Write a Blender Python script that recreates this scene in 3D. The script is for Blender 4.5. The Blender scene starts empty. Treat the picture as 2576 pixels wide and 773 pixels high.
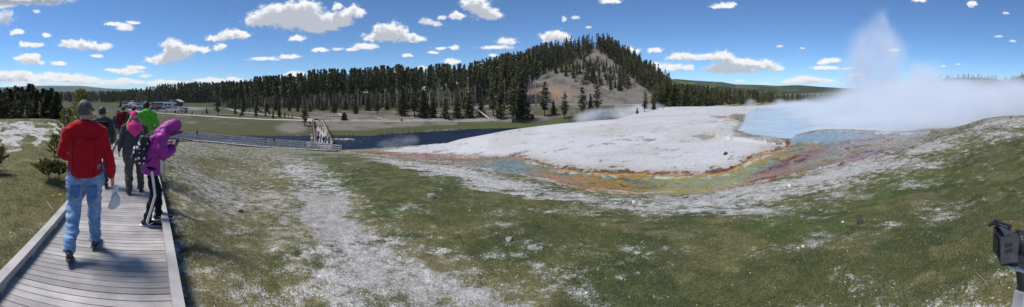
import bpy, bmesh, math, random, time
import numpy as np
from mathutils import Vector, Matrix, Euler
from math import sin, cos, pi, radians, sqrt, atan2, log, exp

T0 = time.time()
rnd = random.Random(7)
nrg = np.random.default_rng(11)
scene = bpy.context.scene
COL = scene.collection
# ------------------------------------------------------------------ frame of reference
# panorama, metres; the camera stands 1.7 m above the deck it stands on (z = 0)
FP, XC, YH, CZ = 777.0, 1288.0, 232.0, 1.7
def az_of(px): return (px - XC) / FP
def at(px, d, z): a = az_of(px); return Vector((d*sin(a), d*cos(a), z))
def on_level(px, py, z): return at(px, (CZ - z)*FP/(py - YH), z)
def at_dist(px, py, d): return at(px, d, CZ - d*(py - YH)/FP)

# ------------------------------------------------------------------ noise in numpy
def _hash(ix, iy, seed):
    h = (ix.astype(np.int64)*374761393 + iy.astype(np.int64)*668265263 + seed*1442695041) & 0xFFFFFFFF
    h = ((h ^ (h >> 13))*1274126177) & 0xFFFFFFFF
    h = ((h ^ (h >> 16))*2246822519) & 0xFFFFFFFF
    return ((h ^ (h >> 15)) & 0xFFFFFF)/float(0xFFFFFF)
def vnoise(x, y, seed=0):
    x = np.asarray(x, float); y = np.asarray(y, float)
    ix = np.floor(x); iy = np.floor(y); fx = x-ix; fy = y-iy
    fx = fx*fx*fx*(fx*(fx*6-15)+10); fy = fy*fy*fy*(fy*(fy*6-15)+10)
    a = _hash(ix, iy, seed); b = _hash(ix+1, iy, seed); c = _hash(ix, iy+1, seed); d = _hash(ix+1, iy+1, seed)
    return (a*(1-fx)+b*fx)*(1-fy)+(c*(1-fx)+d*fx)*fy
def fbm(x, y, oct=5, seed=0, gain=.5):
    s = 0; a = 1; t = 0
    for o in range(oct):
        s = s + a*vnoise(x*2**o+17.3*o, y*2**o-9.1*o, seed+o); t += a; a *= gain
    return s/t
def sstep(a, b, x):
    t = np.clip((x-a)/(b-a), 0, 1); return t*t*(3-2*t)
def poly_sd(px, py, poly):
    """signed distance to a polygon, positive inside"""
    P = np.asarray(poly, float); n = len(P); best = np.full(px.shape, 1e18); inside = np.zeros(px.shape, bool)
    for i in range(n):
        x1, y1 = P[i]; x2, y2 = P[(i+1) % n]; dx, dy = x2-x1, y2-y1
        t = np.clip(((px-x1)*dx+(py-y1)*dy)/(dx*dx+dy*dy+1e-12), 0, 1)
        best = np.minimum(best, (px-x1-t*dx)**2+(py-y1-t*dy)**2)
        c = (y1 > py) != (y2 > py)
        xi = x1+(py-y1)*dx/(dy if abs(dy) > 1e-12 else 1e-12)
        inside ^= c & (px < xi)
    r = np.sqrt(best); return np.where(inside, r, -r)
def line_dist(px, py, pts):
    P = np.asarray(pts, float); best = np.full(px.shape, 1e18); tt = np.zeros(px.shape)
    for i in range(len(P)-1):
        x1, y1 = P[i]; x2, y2 = P[i+1]; dx, dy = x2-x1, y2-y1
        t = np.clip(((px-x1)*dx+(py-y1)*dy)/(dx*dx+dy*dy+1e-12), 0, 1)
        d = (px-x1-t*dx)**2+(py-y1-t*dy)**2
        m = d < best; best = np.where(m, d, best); tt = np.where(m, (i+t), tt)
    return np.sqrt(best), tt

# ------------------------------------------------------------------ objects
def tag(o, label=None, cat=None, group=None, kind=None):
    if label: o['label'] = label
    if cat: o['category'] = cat
    if group: o['group'] = group
    if kind: o['kind'] = kind
    return o
def empty(name, loc=(0, 0, 0), rz=0., label=None, cat=None, group=None, scale=1.):
    o = bpy.data.objects.new(name, None); COL.objects.link(o)
    o.location = loc; o.rotation_euler = (0, 0, rz); o.scale = (scale,)*3
    o.empty_display_size = .1
    return tag(o, label, cat, group)
def link(name, me, mats=(), parent=None):
    o = bpy.data.objects.new(name, me); COL.objects.link(o)
    for m in (mats if isinstance(mats, (list, tuple)) else [mats]): me.materials.append(m)
    if parent is not None: o.parent = parent
    return o
KIDS = {}
def copy_tree(o, parent=None, data=False):
    c = o.copy()
    COL.objects.link(c)
    if parent is not None: c.parent = parent
    for ch in [k for k in o.children]: copy_tree(ch, c)
    return c
def np_mesh(name, V, Fq, smooth=True, midx=None):
    """mesh from numpy verts (n,3) and faces (m,k)"""
    me = bpy.data.meshes.new(name); V = np.asarray(V, np.float32); Fq = np.asarray(Fq, np.int32); k = Fq.shape[1]
    me.vertices.add(len(V)); me.vertices.foreach_set('co', V.ravel())
    me.loops.add(Fq.size); me.loops.foreach_set('vertex_index', Fq.ravel())
    me.polygons.add(len(Fq)); me.polygons.foreach_set('loop_start', np.arange(0, Fq.size, k, dtype=np.int32))
    if midx is not None: me.polygons.foreach_set('material_index', np.asarray(midx, np.int32))
    me.polygons.foreach_set('use_smooth', np.full(len(Fq), smooth, bool))
    me.update(calc_edges=True); me.validate(); return me
def vattr(me, name, arr):
    arr = np.asarray(arr, np.float32)
    if arr.ndim == 2:
        if arr.shape[1] == 3: arr = np.hstack([arr, np.ones((len(arr), 1), np.float32)])
        a = me.attributes.new(name, 'FLOAT_COLOR', 'POINT'); a.data.foreach_set('color', arr.ravel())
    else:
        a = me.attributes.new(name, 'FLOAT', 'POINT'); a.data.foreach_set('value', arr)

class MB:
    """collects shapes into one mesh"""
    def __init__(s): s.v = []; s.f = []; s.m = []
    def add(s, vs, fs, mi=0, M=None):
        o = len(s.v)
        for p in vs:
            p = Vector(p); s.v.append(tuple(M @ p) if M is not None else tuple(p))
        for f in fs: s.f.append(tuple(i+o for i in f)); s.m.append(mi)
        return s
    def box(s, c, size, rot=None, mi=0, taper=(1, 1)):
        hx, hy, hz = size[0]/2, size[1]/2, size[2]/2
        vs = [Vector((x*hx*(taper[0] if z > 0 else 1), y*hy*(taper[1] if z > 0 else 1), z*hz)) for z in (-1, 1) for x, y in ((-1, -1), (1, -1), (1, 1), (-1, 1))]
        R = rot if isinstance(rot, Matrix) else (Euler(rot).to_matrix() if rot else Matrix.Identity(3))
        vs = [R @ v + Vector(c) for v in vs]
        return s.add(vs, [(3, 2, 1, 0), (4, 5, 6, 7), (0, 1, 5, 4), (1, 2, 6, 5), (2, 3, 7, 6), (3, 0, 4, 7)], mi)
    def beam(s, p0, p1, w, h, mi=0, up=(0, 0, 1)):
        p0, p1 = Vector(p0), Vector(p1); y = (p1-p0); L = y.length; y.normalize()
        x = y.cross(Vector(up)); x = x.normalized() if x.length > 1e-5 else Vector((1, 0, 0)); z = x.cross(y)
        R = Matrix((x, y, z)).transposed()
        return s.box((p0+p1)/2, (w, L, h), R, mi)
    def loft(s, pts, rad, n=10, mi=0, side=(1, 0, 0), cap='round', closed_ends=True):
        """rings along points; rad: scalars or (rx, ry); side gives the rx axis"""
        pts = [Vector(p) for p in pts]; rings = []
        rr = [(r, r) if not isinstance(r, (tuple, list)) else r for r in rad]
        if cap == 'round':
            for end in (0, -1):
                q = pts[1]-pts[0] if end == 0 else pts[-2]-pts[-1]; q.normalize()
                ra = rr[end]; m = (ra[0]+ra[1])/2
                ex = [(pts[end]-q*m*sin(a), (ra[0]*cos(a), ra[1]*cos(a))) for a in (radians(40), radians(72))]
                if end == 0:
                    pts = [e[0] for e in reversed(ex)]+pts; rr = [e[1] for e in reversed(ex)]+rr
                else:
                    pts = pts+[e[0] for e in ex]; rr = rr+[e[1] for e in ex]
        vs = []; fs = []
        for i, p in enumerate(pts):
            t = (pts[min(i+1, len(pts)-1)]-pts[max(i-1, 0)]); t = t.normalized() if t.length > 1e-9 else Vector((0, 0, 1))
            x = Vector(side)-t*t.dot(Vector(side))
            if x.length < 1e-3: x = t.orthogonal()
            x.normalize(); y = t.cross(x)
            for k in range(n):
                a = 2*pi*k/n; vs.append(p+x*(rr[i][0]*cos(a))+y*(rr[i][1]*sin(a)))
        for i in range(len(pts)-1):
            for k in range(n):
                a = i*n+k; b = i*n+(k+1) % n; fs.append((a, b, b+n, a+n))
        if closed_ends:
            fs.append(tuple(range(n-1, -1, -1))); fs.append(tuple(range((len(pts)-1)*n, len(pts)*n)))
        return s.add(vs, fs, mi)
    def rod(s, p0, p1, r0, r1=None, n=8, mi=0):
        return s.loft([p0, p1], [r0, r0 if r1 is None else r1], n, mi, cap='flat')
    def ball(s, c, r, n=10, m=7, mi=0, M=None):
        r = (r, r, r) if not isinstance(r, (tuple, list)) else r
        vs = [(0, 0, -1)]; fs = []
        for i in range(1, m):
            t = -pi/2+pi*i/m
            for k in range(n): vs.append((cos(t)*cos(2*pi*k/n), cos(t)*sin(2*pi*k/n), sin(t)))
        vs.append((0, 0, 1))
        for k in range(n): fs.append((0, 1+(k+1) % n, 1+k))
        for i in range(m-2):
            for k in range(n):
                a = 1+i*n+k; b = 1+i*n+(k+1) % n; fs.append((a, b, b+n, a+n))
        L = len(vs)-1
        for k in range(n): fs.append((L, L-n+k, L-n+(k+1) % n))
        R = M or Matrix.Identity(3); c = Vector(c)
        return s.add([R @ Vector((v[0]*r[0], v[1]*r[1], v[2]*r[2]))+c for v in vs], fs, mi)
    def mesh(s, name, smooth=True):
        me = bpy.data.meshes.new(name); me.from_pydata(s.v, [], s.f)
        me.polygons.foreach_set('material_index', np.array(s.m, np.int32))
        me.polygons.foreach_set('use_smooth', np.full(len(s.f), smooth, bool))
        me.update(); return me
    def build(s, name, mats, parent=None, smooth=True, sharp=35):
        me = s.mesh(name, smooth)
        if smooth and sharp:
            bm = bmesh.new(); bm.from_mesh(me)
            for e in bm.edges:
                if len(e.link_faces) == 2 and e.calc_face_angle(0) > radians(sharp): e.smooth = False
            bm.to_mesh(me); bm.free()
        return link(name, me, mats, parent)

WORK = bpy.data.scenes.new('workbench')
def remeshed(mb, voxel, smooth_it=4, name='m', factor=.5, noise=None):
    """one continuous surface from overlapping closed shapes"""
    me = mb.mesh('tmp'); o = bpy.data.objects.new('tmp', me); WORK.collection.objects.link(o)
    r = o.modifiers.new('r', 'REMESH'); r.mode = 'VOXEL'; r.voxel_size = voxel
    if smooth_it:
        q = o.modifiers.new('s', 'SMOOTH'); q.iterations = smooth_it; q.factor = factor
    dg = WORK.view_layers[0].depsgraph; dg.update()
    out = bpy.data.meshes.new_from_object(o.evaluated_get(dg)); out.name = name
    bpy.data.objects.remove(o); bpy.data.meshes.remove(me)
    if noise:
        n = len(out.vertices); co = np.empty(n*3, np.float32); no = np.empty(n*3, np.float32)
        out.vertices.foreach_get('co', co); out.vertices.foreach_get('normal', no)
        co = co.reshape(-1, 3); no = no.reshape(-1, 3)
        amp, sc = noise[0], noise[1]; st = noise[2] if len(noise) > 2 else (1, 1, 1)
        h = fbm(co[:, 0]*sc*st[0]+co[:, 1]*sc*.6*st[1], co[:, 2]*sc*st[2]+co[:, 1]*sc*.5*st[1], 3, 5)-.5
        co += no*(h*amp*2)[:, None]; out.vertices.foreach_set('co', co.ravel())
    out.polygons.foreach_set('use_smooth', np.ones(len(out.polygons), bool)); out.update()
    return out

# ------------------------------------------------------------------ materials
def newmat(name):
    m = bpy.data.materials.new(name); m.use_nodes = True; nt = m.node_tree
    b = nt.nodes['Principled BSDF']; return m, nt, b
def N(nt, typ, **kw):
    n = nt.nodes.new(typ)
    for k, v in kw.items():
        if k.startswith('i_'):
            key = k[2:]; key = int(key) if key.isdigit() else key.replace('_', ' ')
            n.inputs[key].default_value = v
        else: setattr(n, k, v)
    return n
def L(nt, a, b): nt.links.new(a, b)
def ramp(nt, stops):
    n = nt.nodes.new('ShaderNodeValToRGB'); cr = n.color_ramp
    while len(cr.elements) < len(stops): cr.elements.new(.5)
    for e, (p, c) in zip(cr.elements, stops): e.position = p; e.color = (*c, 1) if len(c) == 3 else c
    return n
MATS = {}
def mat(name, col, rough=.7, var=.25, scale=8., metal=0., bump=0., bscale=40., spec=.5, detail=4, stretch=None, sheen=0., coat=0., col2=None):
    """procedural surface: two tones of one colour broken up by noise, optional bump"""
    if name in MATS: return MATS[name]
    m, nt, b = newmat(name)
    tc = N(nt, 'ShaderNodeTexCoord'); src = tc.outputs['Object']
    if stretch:
        mp = N(nt, 'ShaderNodeMapping'); mp.inputs['Scale'].default_value = stretch; L(nt, src, mp.inputs[0]); src = mp.outputs[0]
    n = N(nt, 'ShaderNodeTexNoise', i_Scale=scale, i_Detail=detail, i_Roughness=.6); L(nt, src, n.inputs['Vector'])
    lo = tuple(max(0, c*(1-var)) for c in col); hi = col2 or tuple(min(1, c*(1+var)) for c in col)
    r = ramp(nt, [(.3, lo), (.7, hi)]); L(nt, n.outputs['Fac'], r.inputs[0]); L(nt, r.outputs[0], b.inputs['Base Color'])
    b.inputs['Roughness'].default_value = rough; b.inputs['Metallic'].default_value = metal
    b.inputs['Specular IOR Level'].default_value = spec
    if sheen: b.inputs['Sheen Weight'].default_value = sheen
    if coat: b.inputs['Coat Weight'].default_value = coat; b.inputs['Coat Roughness'].default_value = .08
    if bump:
        n2 = N(nt, 'ShaderNodeTexNoise', i_Scale=bscale, i_Detail=5); L(nt, src, n2.inputs['Vector'])
        bp = N(nt, 'ShaderNodeBump', i_Strength=bump, i_Distance=.02); L(nt, n2.outputs['Fac'], bp.inputs['Height']); L(nt, bp.outputs[0], b.inputs['Normal'])
    MATS[name] = m; return m
# ------------------------------------------------------------------ camera: a cylindrical panorama
cam = bpy.data.cameras.new('camera'); camo = bpy.data.objects.new('camera', cam); COL.objects.link(camo)
camo.location = (0, 0, CZ); camo.rotation_euler = (pi/2, 0, 0)
cam.type = 'PANO'; cam.panorama_type = 'CENTRAL_CYLINDRICAL'
cam.central_cylindrical_range_u_min = -1288/FP; cam.central_cylindrical_range_u_max = 1288/FP
cam.central_cylindrical_range_v_min = -(773-YH)/FP; cam.central_cylindrical_range_v_max = YH/FP
cam.central_cylindrical_radius = 1.0
cam.clip_start = .05; cam.clip_end = 30000
scene.camera = camo
# ------------------------------------------------------------------ light
SUN_EL, SUN_AZ = 56., -125.          # degrees; azimuth from +Y clockwise
wd = bpy.data.worlds.new('World'); scene.world = wd; wd.use_nodes = True
nt = wd.node_tree; bg = nt.nodes['Background']
sky = N(nt, 'ShaderNodeTexSky'); sky.sky_type = 'NISHITA'; sky.sun_disc = False
sky.sun_elevation = radians(SUN_EL); sky.sun_rotation = radians(SUN_AZ)
sky.altitude = 2600; sky.air_density = 1.0; sky.dust_density = .0; sky.ozone_density = 3.0
tnt = N(nt, 'ShaderNodeMix', data_type='RGBA', blend_type='MULTIPLY'); tnt.inputs['Factor'].default_value = 1; tnt.inputs['B'].default_value = (.55, .74, .90, 1)
L(nt, sky.outputs[0], tnt.inputs['A']); L(nt, tnt.outputs['Result'], bg.inputs['Color']); bg.inputs['Strength'].default_value = .11
sl = bpy.data.lights.new('sun', 'SUN'); so = bpy.data.objects.new('sun', sl); COL.objects.link(so)
sl.energy = 3.7; sl.angle = radians(22); sl.color = (1, .965, .925)
sd = Vector((sin(radians(SUN_AZ))*cos(radians(SUN_EL)), cos(radians(SUN_AZ))*cos(radians(SUN_EL)), sin(radians(SUN_EL))))
so.rotation_euler = (-sd).to_track_quat('-Z', 'Y').to_euler(); so.location = sd*50
vs = scene.view_settings; vs.view_transform = 'Standard'; vs.look = 'None'; vs.exposure = 0.4; vs.gamma = 1
scene.render.engine = 'CYCLES'
cy = scene.cycles
cy.max_bounces = 6; cy.diffuse_bounces = 2; cy.glossy_bounces = 3; cy.transparent_max_bounces = 24; cy.volume_bounces = 4
cy.transmission_bounces = 3
cy.use_denoising = True
try: cy.denoiser = 'OPENIMAGEDENOISE'
except Exception: pass

# ------------------------------------------------------------------ clouds on a shell far beyond the hills
CL = [ # cloud groups: ellipses (x, y, rx, ry)
 [(650,52,40,22),(700,30,45,24),(740,48,62,33),(800,62,52,24),(850,50,45,23),(890,28,26,16),(770,20,45,20),(847,18,10,9)],
 [(945,97,38,11),(985,82,45,24),(1030,97,42,11),(962,72,22,12)], [(1195,12,42,22),(1228,38,38,15)], [(1150,40,19,11)],
 [(1075,54,20,10),(1100,62,15,8),(1112,45,10,7)],
 [(402,152,40,13),(435,116,30,18),(447,138,40,16),(505,127,24,8),(551,119,17,8),(470,124,34,11)],
 [(550,97,38,9),(585,85,34,14),(610,88,19,9)], [(185,111,38,12),(235,118,50,11)], [(243,141,18,5)], [(285,61,25,5),(315,70,26,10),(336,57,18,4)],
 [(60,147,31,8),(85,156,33,9),(80,141,20,9)], [(148,160,20,6)], [(60,112,16,8),(92,115,22,7)], [(118,90,13,7)], [(45,82,20,8)],
 [(40,2,95,20),(130,0,70,13),(-20,10,60,22)], [(12,48,26,24)], [(92,28,11,6)],
 [(40,188,50,9),(110,195,55,8),(-20,195,40,8)], [(180,201,45,7),(225,198,34,6)], [(60,205,70,5),(150,210,70,4)], [(130,188,30,5)],
 [(325,181,38,8),(290,177,32,6),(346,169,26,5)], [(367,191,20,4)], [(330,207,44,6),(315,200,22,5)], [(420,207,65,6),(530,203,44,7)], [(592,202,26,8)],
 [(747,98,23,8)], [(665,149,38,6),(730,143,30,7)], [(738,189,34,10)], [(805,126,27,6)], [(850,124,17,4)], [(885,123,18,5),(920,117,34,9)],
 [(1026,140,15,5)], [(1090,132,15,5)], [(1110,121,16,4),(1142,120,14,6)], [(1135,155,23,10)], [(1250,121,48,6),(1275,106,28,10)],
 [(1375,96,25,16),(1405,90,27,13),(1426,100,18,10)], [(1416,50,8,9)], [(1448,46,12,6)], [(1535,3,30,9)], [(1482,69,10,3.5)],
 [(1800,16,19,7),(1830,14,21,9)], [(1588,127,24,9)], [(1648,126,20,8)], [(1650,160,13,5)], [(1685,169,44,11),(1735,170,14,7)],
 [(1710,143,33,12),(1760,145,40,11),(1815,141,30,14),(1850,157,48,13),(1910,165,55,13),(1800,173,36,9),(1860,179,42,8),(1950,172,30,7)],
 [(1962,116,10,4)], [(2020,122,8,3)], [(2090,152,27,7),(2068,158,14,5)], [(2075,171,42,6)], [(2130,173,24,4)], [(2020,201,50,9),(2000,207,40,6),(2070,204,34,6)],
 [(2155,190,22,10)], [(2248,125,17,5)], [(2348,204,22,7)], [(2445,13,16,10)], [(2312,1,20,6)], [(2530,33,11,4)], [(2512,92,13,3)], [(2548,104,11,4)],
 [(2372,166,9,3)],[(2410,162,8,2)],[(2180,200,10,3)],[(1470,190,14,4)],[(1860,205,20,4)],[(1920,211,24,4)],[(980,185,26,6)],[(1240,140,12,5)],[(1060,172,20,6)],
 [(15,191,70,11),(85,200,90,9)],[(160,193,60,9),(215,205,70,8)],[(300,207,60,7),(430,211,70,6)],[(470,215,110,5)],[(250,214,90,4)],[(60,214,80,4)],[(2640,120,40,10)],[(-80,120,50,14)],[(-60,60,60,16)],[(2700,60,30,9)],[(2680,190,60,9)],
]
def build_sky():
    R = 9000.
    xs = np.arange(-180, 2757, 1.45); ys = np.arange(-70, 236, 1.25)
    X, Y = np.meshgrid(xs, ys)
    w1x = fbm(X/26, Y/20, 5, 1, .55)-.5; w1y = fbm(X/26, Y/20, 5, 40, .55)-.5
    alpha = np.zeros_like(X); shade = np.zeros_like(X)
    for gi, g in enumerate(CL):
        x0 = min(e[0]-e[2]*1.7 for e in g)-10; x1 = max(e[0]+e[2]*1.7 for e in g)+10
        y0 = min(e[1]-e[3]*2-6 for e in g); y1 = max(e[1]+e[3]*2+6 for e in g)
        ia, ib = np.searchsorted(xs, [x0, x1]); ja, jb = np.searchsorted(ys, [y0, y1])
        if ia == ib or ja == jb: continue
        S = np.s_[ja:jb, ia:ib]; x = X[S]; y = Y[S]
        rmean = np.mean([e[3] for e in g])
        k = min(1., rmean/14)
        ph = gi*37.7
        wx = (fbm((x+ph)/22, y/14, 4, 3, .6)-.5)*26*k + (fbm((x+ph)/7, y/5, 4, 13, .6)-.5)*9*k
        wy = (fbm((x+ph)/22, y/14, 4, 23, .6)-.5)*18*k + (fbm((x+ph)/7, y/5, 4, 33, .6)-.5)*8*k
        f = np.full(x.shape, -1e9); top = np.full(x.shape, 1e9)
        acc = np.zeros_like(x)
        for (cx, cy_, rx, ry) in g:
            dx = (x+wx-cx)/(rx*1.1); dy = (y+wy-cy_)/(ry*1.15)
            dy = np.where(dy > 0, dy*1.25, dy)          # flatter undersides
            acc = acc + np.exp(-1.9*(dx*dx+dy*dy)**1.35)
        dens = acc - .16 + (fbm((x+ph)/9, y/6, 5, 51, .62)-.5)*.55
        if gi == 15 or rmean < 4.6 or gi in (4, 16, 17, 39, 40): al = sstep(-.05, .75, dens)*(.8 if gi != 15 else .95)
        else: al = sstep(-.08, .5, dens)
        # lit from above: light falls off with the depth of cloud above each point
        col = np.cumsum(np.clip(dens, 0, .8), axis=0)*1.25
        d1 = np.clip(dens, 0, 1)
        below = (fbm((x+ph)/13, y/8, 4, 77, .55)-.5)
        sh = sstep(3., 17, col+below*18)*.95
        sh = sh*min(1, rmean/11)
        if gi == 15: sh = np.clip(.55+sh, 0, 1.3)*sstep(24, 6, y)
        a0 = alpha[S]; s0 = shade[S]
        shade[S] = np.where(al > a0, sh, s0); alpha[S] = np.maximum(a0, al)
    az = az_of(X).ravel(); tn = ((YH-Y)/FP).ravel()
    V = np.stack([R*np.sin(az), R*np.cos(az), CZ+R*tn], 1)
    nx, ny = len(xs), len(ys)
    i = np.arange(nx*ny).reshape(ny, nx)
    Fq = np.stack([i[:-1, :-1], i[:-1, 1:], i[1:, 1:], i[1:, :-1]], -1).reshape(-1, 4)
    # leave out quads without any cloud
    am = alpha.ravel()
    keep = am[Fq].max(1) > .004
    Fq = Fq[keep]
    used = np.unique(Fq); rm = np.full(nx*ny, -1); rm[used] = np.arange(len(used))
    me = np_mesh('sky', V[used], rm[Fq])
    s = np.clip(shade.ravel()[used], 0, 1.3)[:, None]
    lit = np.array([.98, .985, 1.0])*1.02; dark = np.array([.50, .54, .61])
    vattr(me, 'Col', lit*(1-s)+dark*s); vattr(me, 'Al', am[used])
    m, nt, b = newmat('cloud'); nt.nodes.remove(b)
    ca = N(nt, 'ShaderNodeAttribute', attribute_name='Col'); aa = N(nt, 'ShaderNodeAttribute', attribute_name='Al')
    em = N(nt, 'ShaderNodeEmission', i_Strength=.73); tr = N(nt, 'ShaderNodeBsdfTransparent'); mx = N(nt, 'ShaderNodeMixShader')
    L(nt, ca.outputs['Color'], em.inputs['Color']); L(nt, aa.outputs['Fac'], mx.inputs[0]); L(nt, tr.outputs[0], mx.inputs[1]); L(nt, em.outputs[0], mx.inputs[2])
    L(nt, mx.outputs[0], nt.nodes['Material Output'].inputs['Surface'])
    m.cycles.emission_sampling = 'NONE'
    o = link('sky', me, m); tag(o, 'white cumulus clouds scattered over the blue sky', 'sky', kind='structure')
build_sky()
# ------------------------------------------------------------------ terrain heights from surveyed points (bearing, distance, height)
RIVER_Z, POOL_Z = -10.5, -1.9
def zz(py, d): return CZ - d*(py-YH)/FP
S = []  # (px, d, z)
def c_(px, rows):
    for d, z in rows: S.append((px, d, z))
c_(1288, [(1.5,-.25),(3.1,-.4),(5,-.67),(8,-1.27),(11,-1.81),(14.5,-2.46),(20,-3.4),(28,-4.17),(40,-4.4),(50,-4.35),(62,-7),(80,-10)])
c_(1000, [(1.5,-.25),(3,-.39),(5.2,-.76),(9,-1.4),(18,-2.9),(27,-4.3),(37,-6),(45,-7.3),(52,-8.2),(62,-9.9)])
c_(850, [(3,-.39),(9.5,-1.58),(19,-3.14),(32,-5.2),(50,-8.1),(60,-9.8)])
c_(700, [(1.5,-.28),(3,-.39),(5.2,-.76),(9.5,-1.58),(18.5,-3.0),(32,-5.0),(48,-7.3),(56,-8.3),(66,-10)])
c_(550, [(3,-.35),(5,-.67),(8.8,-1.33),(17,-2.63),(33,-4.8),(50,-6.9),(58,-8.2),(68,-10)])
c_(460, [(1.5,-.28),(3.2,-.3),(5,-.42),(9,-.85),(17,-1.98),(27,-3.27),(40,-4.9),(52,-6.5),(70,-9.6)])
c_(350, [(3.6,-.5),(6.3,-.68),(13,-1.0),(20,-1.7),(27,-2.4),(45,-6),(70,-9)])
c_(150, [(3,-.4),(5.9,-.45),(11.5,-.58),(18,-.85),(33,-1.4),(37,-2.6),(50,-4.6),(75,-8),(100,-9)])
c_(0, [(3,-.35),(6,-.4),(11.5,-.5),(20,-.8),(33,-1.2),(42,-2.0),(60,-4.5),(100,-8)])
c_(-250, [(2,-.3),(6,-.3),(20,-.5),(40,-1.5),(100,-8)])
c_(1650, [(1.5,-.25),(3,-.39),(4.9,-.62),(7,-1.07),(10,-1.75),(12.5,-2.32),(15.5,-2.7),(16.5,-2.7),(18,-2.62),(24,-2.85),(32,-2.72),(42,-2.5),(50,-2.48),(62,-3.2),(75,-3.4),(95,-3.2)])
c_(1500, [(10,-1.75),(14,-2.6),(16.5,-2.95),(17.4,-2.8),(22,-3.06),(32,-3.16),(42,-3.06),(51,-2.96),(62,-4.5),(80,-6.6),(100,-9)])
c_(1400, [(15.5,-2.8),(19,-3.2),(30,-3.6),(42,-3.6),(52,-3.65),(62,-6),(80,-9.5)])
c_(1150, [(20,-3.35),(28,-4.4),(36,-5.9),(42,-5.75),(50,-6.0),(60,-9.2)])
c_(1050, [(47,-7.2),(52,-8.4)])
c_(1850, [(3,-.35),(4.8,-.57),(6.8,-1.0),(9.5,-1.58),(12.5,-2.1),(14.5,-2.4),(15.8,-2.42),(17.5,-2.28),(20,-2.1),(27,-2.0),(43,-1.95),(58,-2.2),(85,-2.4),(100,-2.9)])
c_(2000, [(3,-.33),(4.7,-.53),(6.5,-.88),(8.8,-1.33),(11.5,-1.75),(14.5,-2.05),(17,-2.0),(20.5,-1.96),(25.5,-1.98)])
c_(2200, [(1.5,-.2),(3.2,-.25),(4.5,-.43),(7.8,-.99),(12,-1.36),(15,-1.56),(17.5,-1.76),(23.5,-1.87),(27,-1.92)])
c_(2400, [(4.2,-.29),(7,-.71),(10,-.85),(13.5,-.87),(17,-.88),(20.5,-1.02),(26,-1.45),(32,-1.9)])
c_(2576, [(1.5,-.15),(3.9,-.15),(6,-.37),(9.5,-.35),(14,-.25),(19,-.2),(25,-.2),(30,-.9),(45,-1.8),(100,-1.5),(200,3)])
c_(2480, [(19,-.6),(26,-.5),(32,-1.2)])
c_(2800, [(2,-.2),(5,-.2),(20,0),(40,0),(100,0)])
for p in (3300, 3730, -720, -1150): c_(p, [(3,-.3),(20,-.1),(60,0),(200,0)])
# far bank
for px, d0 in ((378,101),(590,87),(714,86),(833,87),(943,86.5),(1108,97),(1206,103),(1320,106),(1381,110)):
    S.append((px, d0+1, -10.2))
c_(378, [(130,-8),(200,-8.2),(350,-8)]); c_(600, [(108,-8.1),(116,-8),(200,-8.2),(350,-7.8)])
c_(750, [(104,-8.1),(110,-8),(180,-7.8),(260,-6.5),(350,-5)])
c_(900, [(105,-7.9),(135,-7.5),(165,-7.2),(250,-5.5),(350,-2)])
c_(1100, [(108,-7.9),(140,-6.95),(170,-5.6),(230,1),(300,4)])
c_(1300, [(118,-8.1),(140,-6.95),(172,-4.9),(215,8),(260,17),(340,25)])
c_(1200, [(170,-4.8),(250,9),(340,12)])
c_(1450, [(125,-7.6),(155,-6.4),(168,-5.3),(176,-5.2),(205,7.5),(235,21),(268,36),(330,38)])
c_(1380, [(168,-5.2),(176,-5.0),(203,8),(235,18),(272,33),(340,34)])
c_(1510, [(125,-7.2),(168,-5.3),(177,-5.1),(206,6.5),(228,19),(236,24),(243,34.5),(258,39.6),(320,39)])
c_(1600, [(115,-6.1),(165,-5.3),(180,-5.2),(205,2),(250,22),(300,20)])
c_(1650, [(120,-5.4),(175,-5),(200,-1),(245,11),(300,10)])
c_(1700, [(110,-4),(130,-4.9),(200,-3.5),(240,.8),(300,1)])
c_(1780, [(110,-3.5),(160,-3.5),(240,-2),(350,-1)])
c_(2000, [(93,-2.1),(130,-2.5),(200,-1.5),(350,0)]); c_(2300, [(110,-1.6),(200,0),(350,2)])
c_(150, [(200,-8.2),(350,-8)]); c_(-150, [(200,-8),(350,-8)])
SP = np.array(S, float); KA = 1.35
def _feat(x, y):
    d = np.sqrt(x*x+y*y); a = np.arctan2(x, y)
    return a, np.log(np.clip(d, 1.2, 380.))
_A = az_of(SP[:, 0])*KA; _Lg = np.log(SP[:, 1]); _Z = SP[:, 2]
# wrap the bearings round behind the camera
_wr = [(a+2*pi*KA*s, l, z) for a, l, z in zip(_A, _Lg, _Z) for s in (-1, 1) if abs(a+2*pi*KA*s) < 1.35*pi*KA and abs(a+2*pi*KA*s) > pi*KA]
if _wr:
    _w = np.array(_wr); _A = np.r_[_A, _w[:, 0]]; _Lg = np.r_[_Lg, _w[:, 1]]; _Z = np.r_[_Z, _w[:, 2]]
def _k(r2): return .5*r2*np.log(r2+1e-9)
_n = len(_A); _M = np.zeros((_n+3, _n+3))
_M[:_n, :_n] = _k((_A[:, None]-_A)**2+(_Lg[:, None]-_Lg)**2)+np.eye(_n)*2e-3
_M[:_n, _n] = 1; _M[:_n, _n+1] = _A; _M[:_n, _n+2] = _Lg; _M[_n:, :_n] = _M[:_n, _n:].T
_W = np.linalg.solve(_M, np.r_[_Z, 0, 0, 0])
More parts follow.
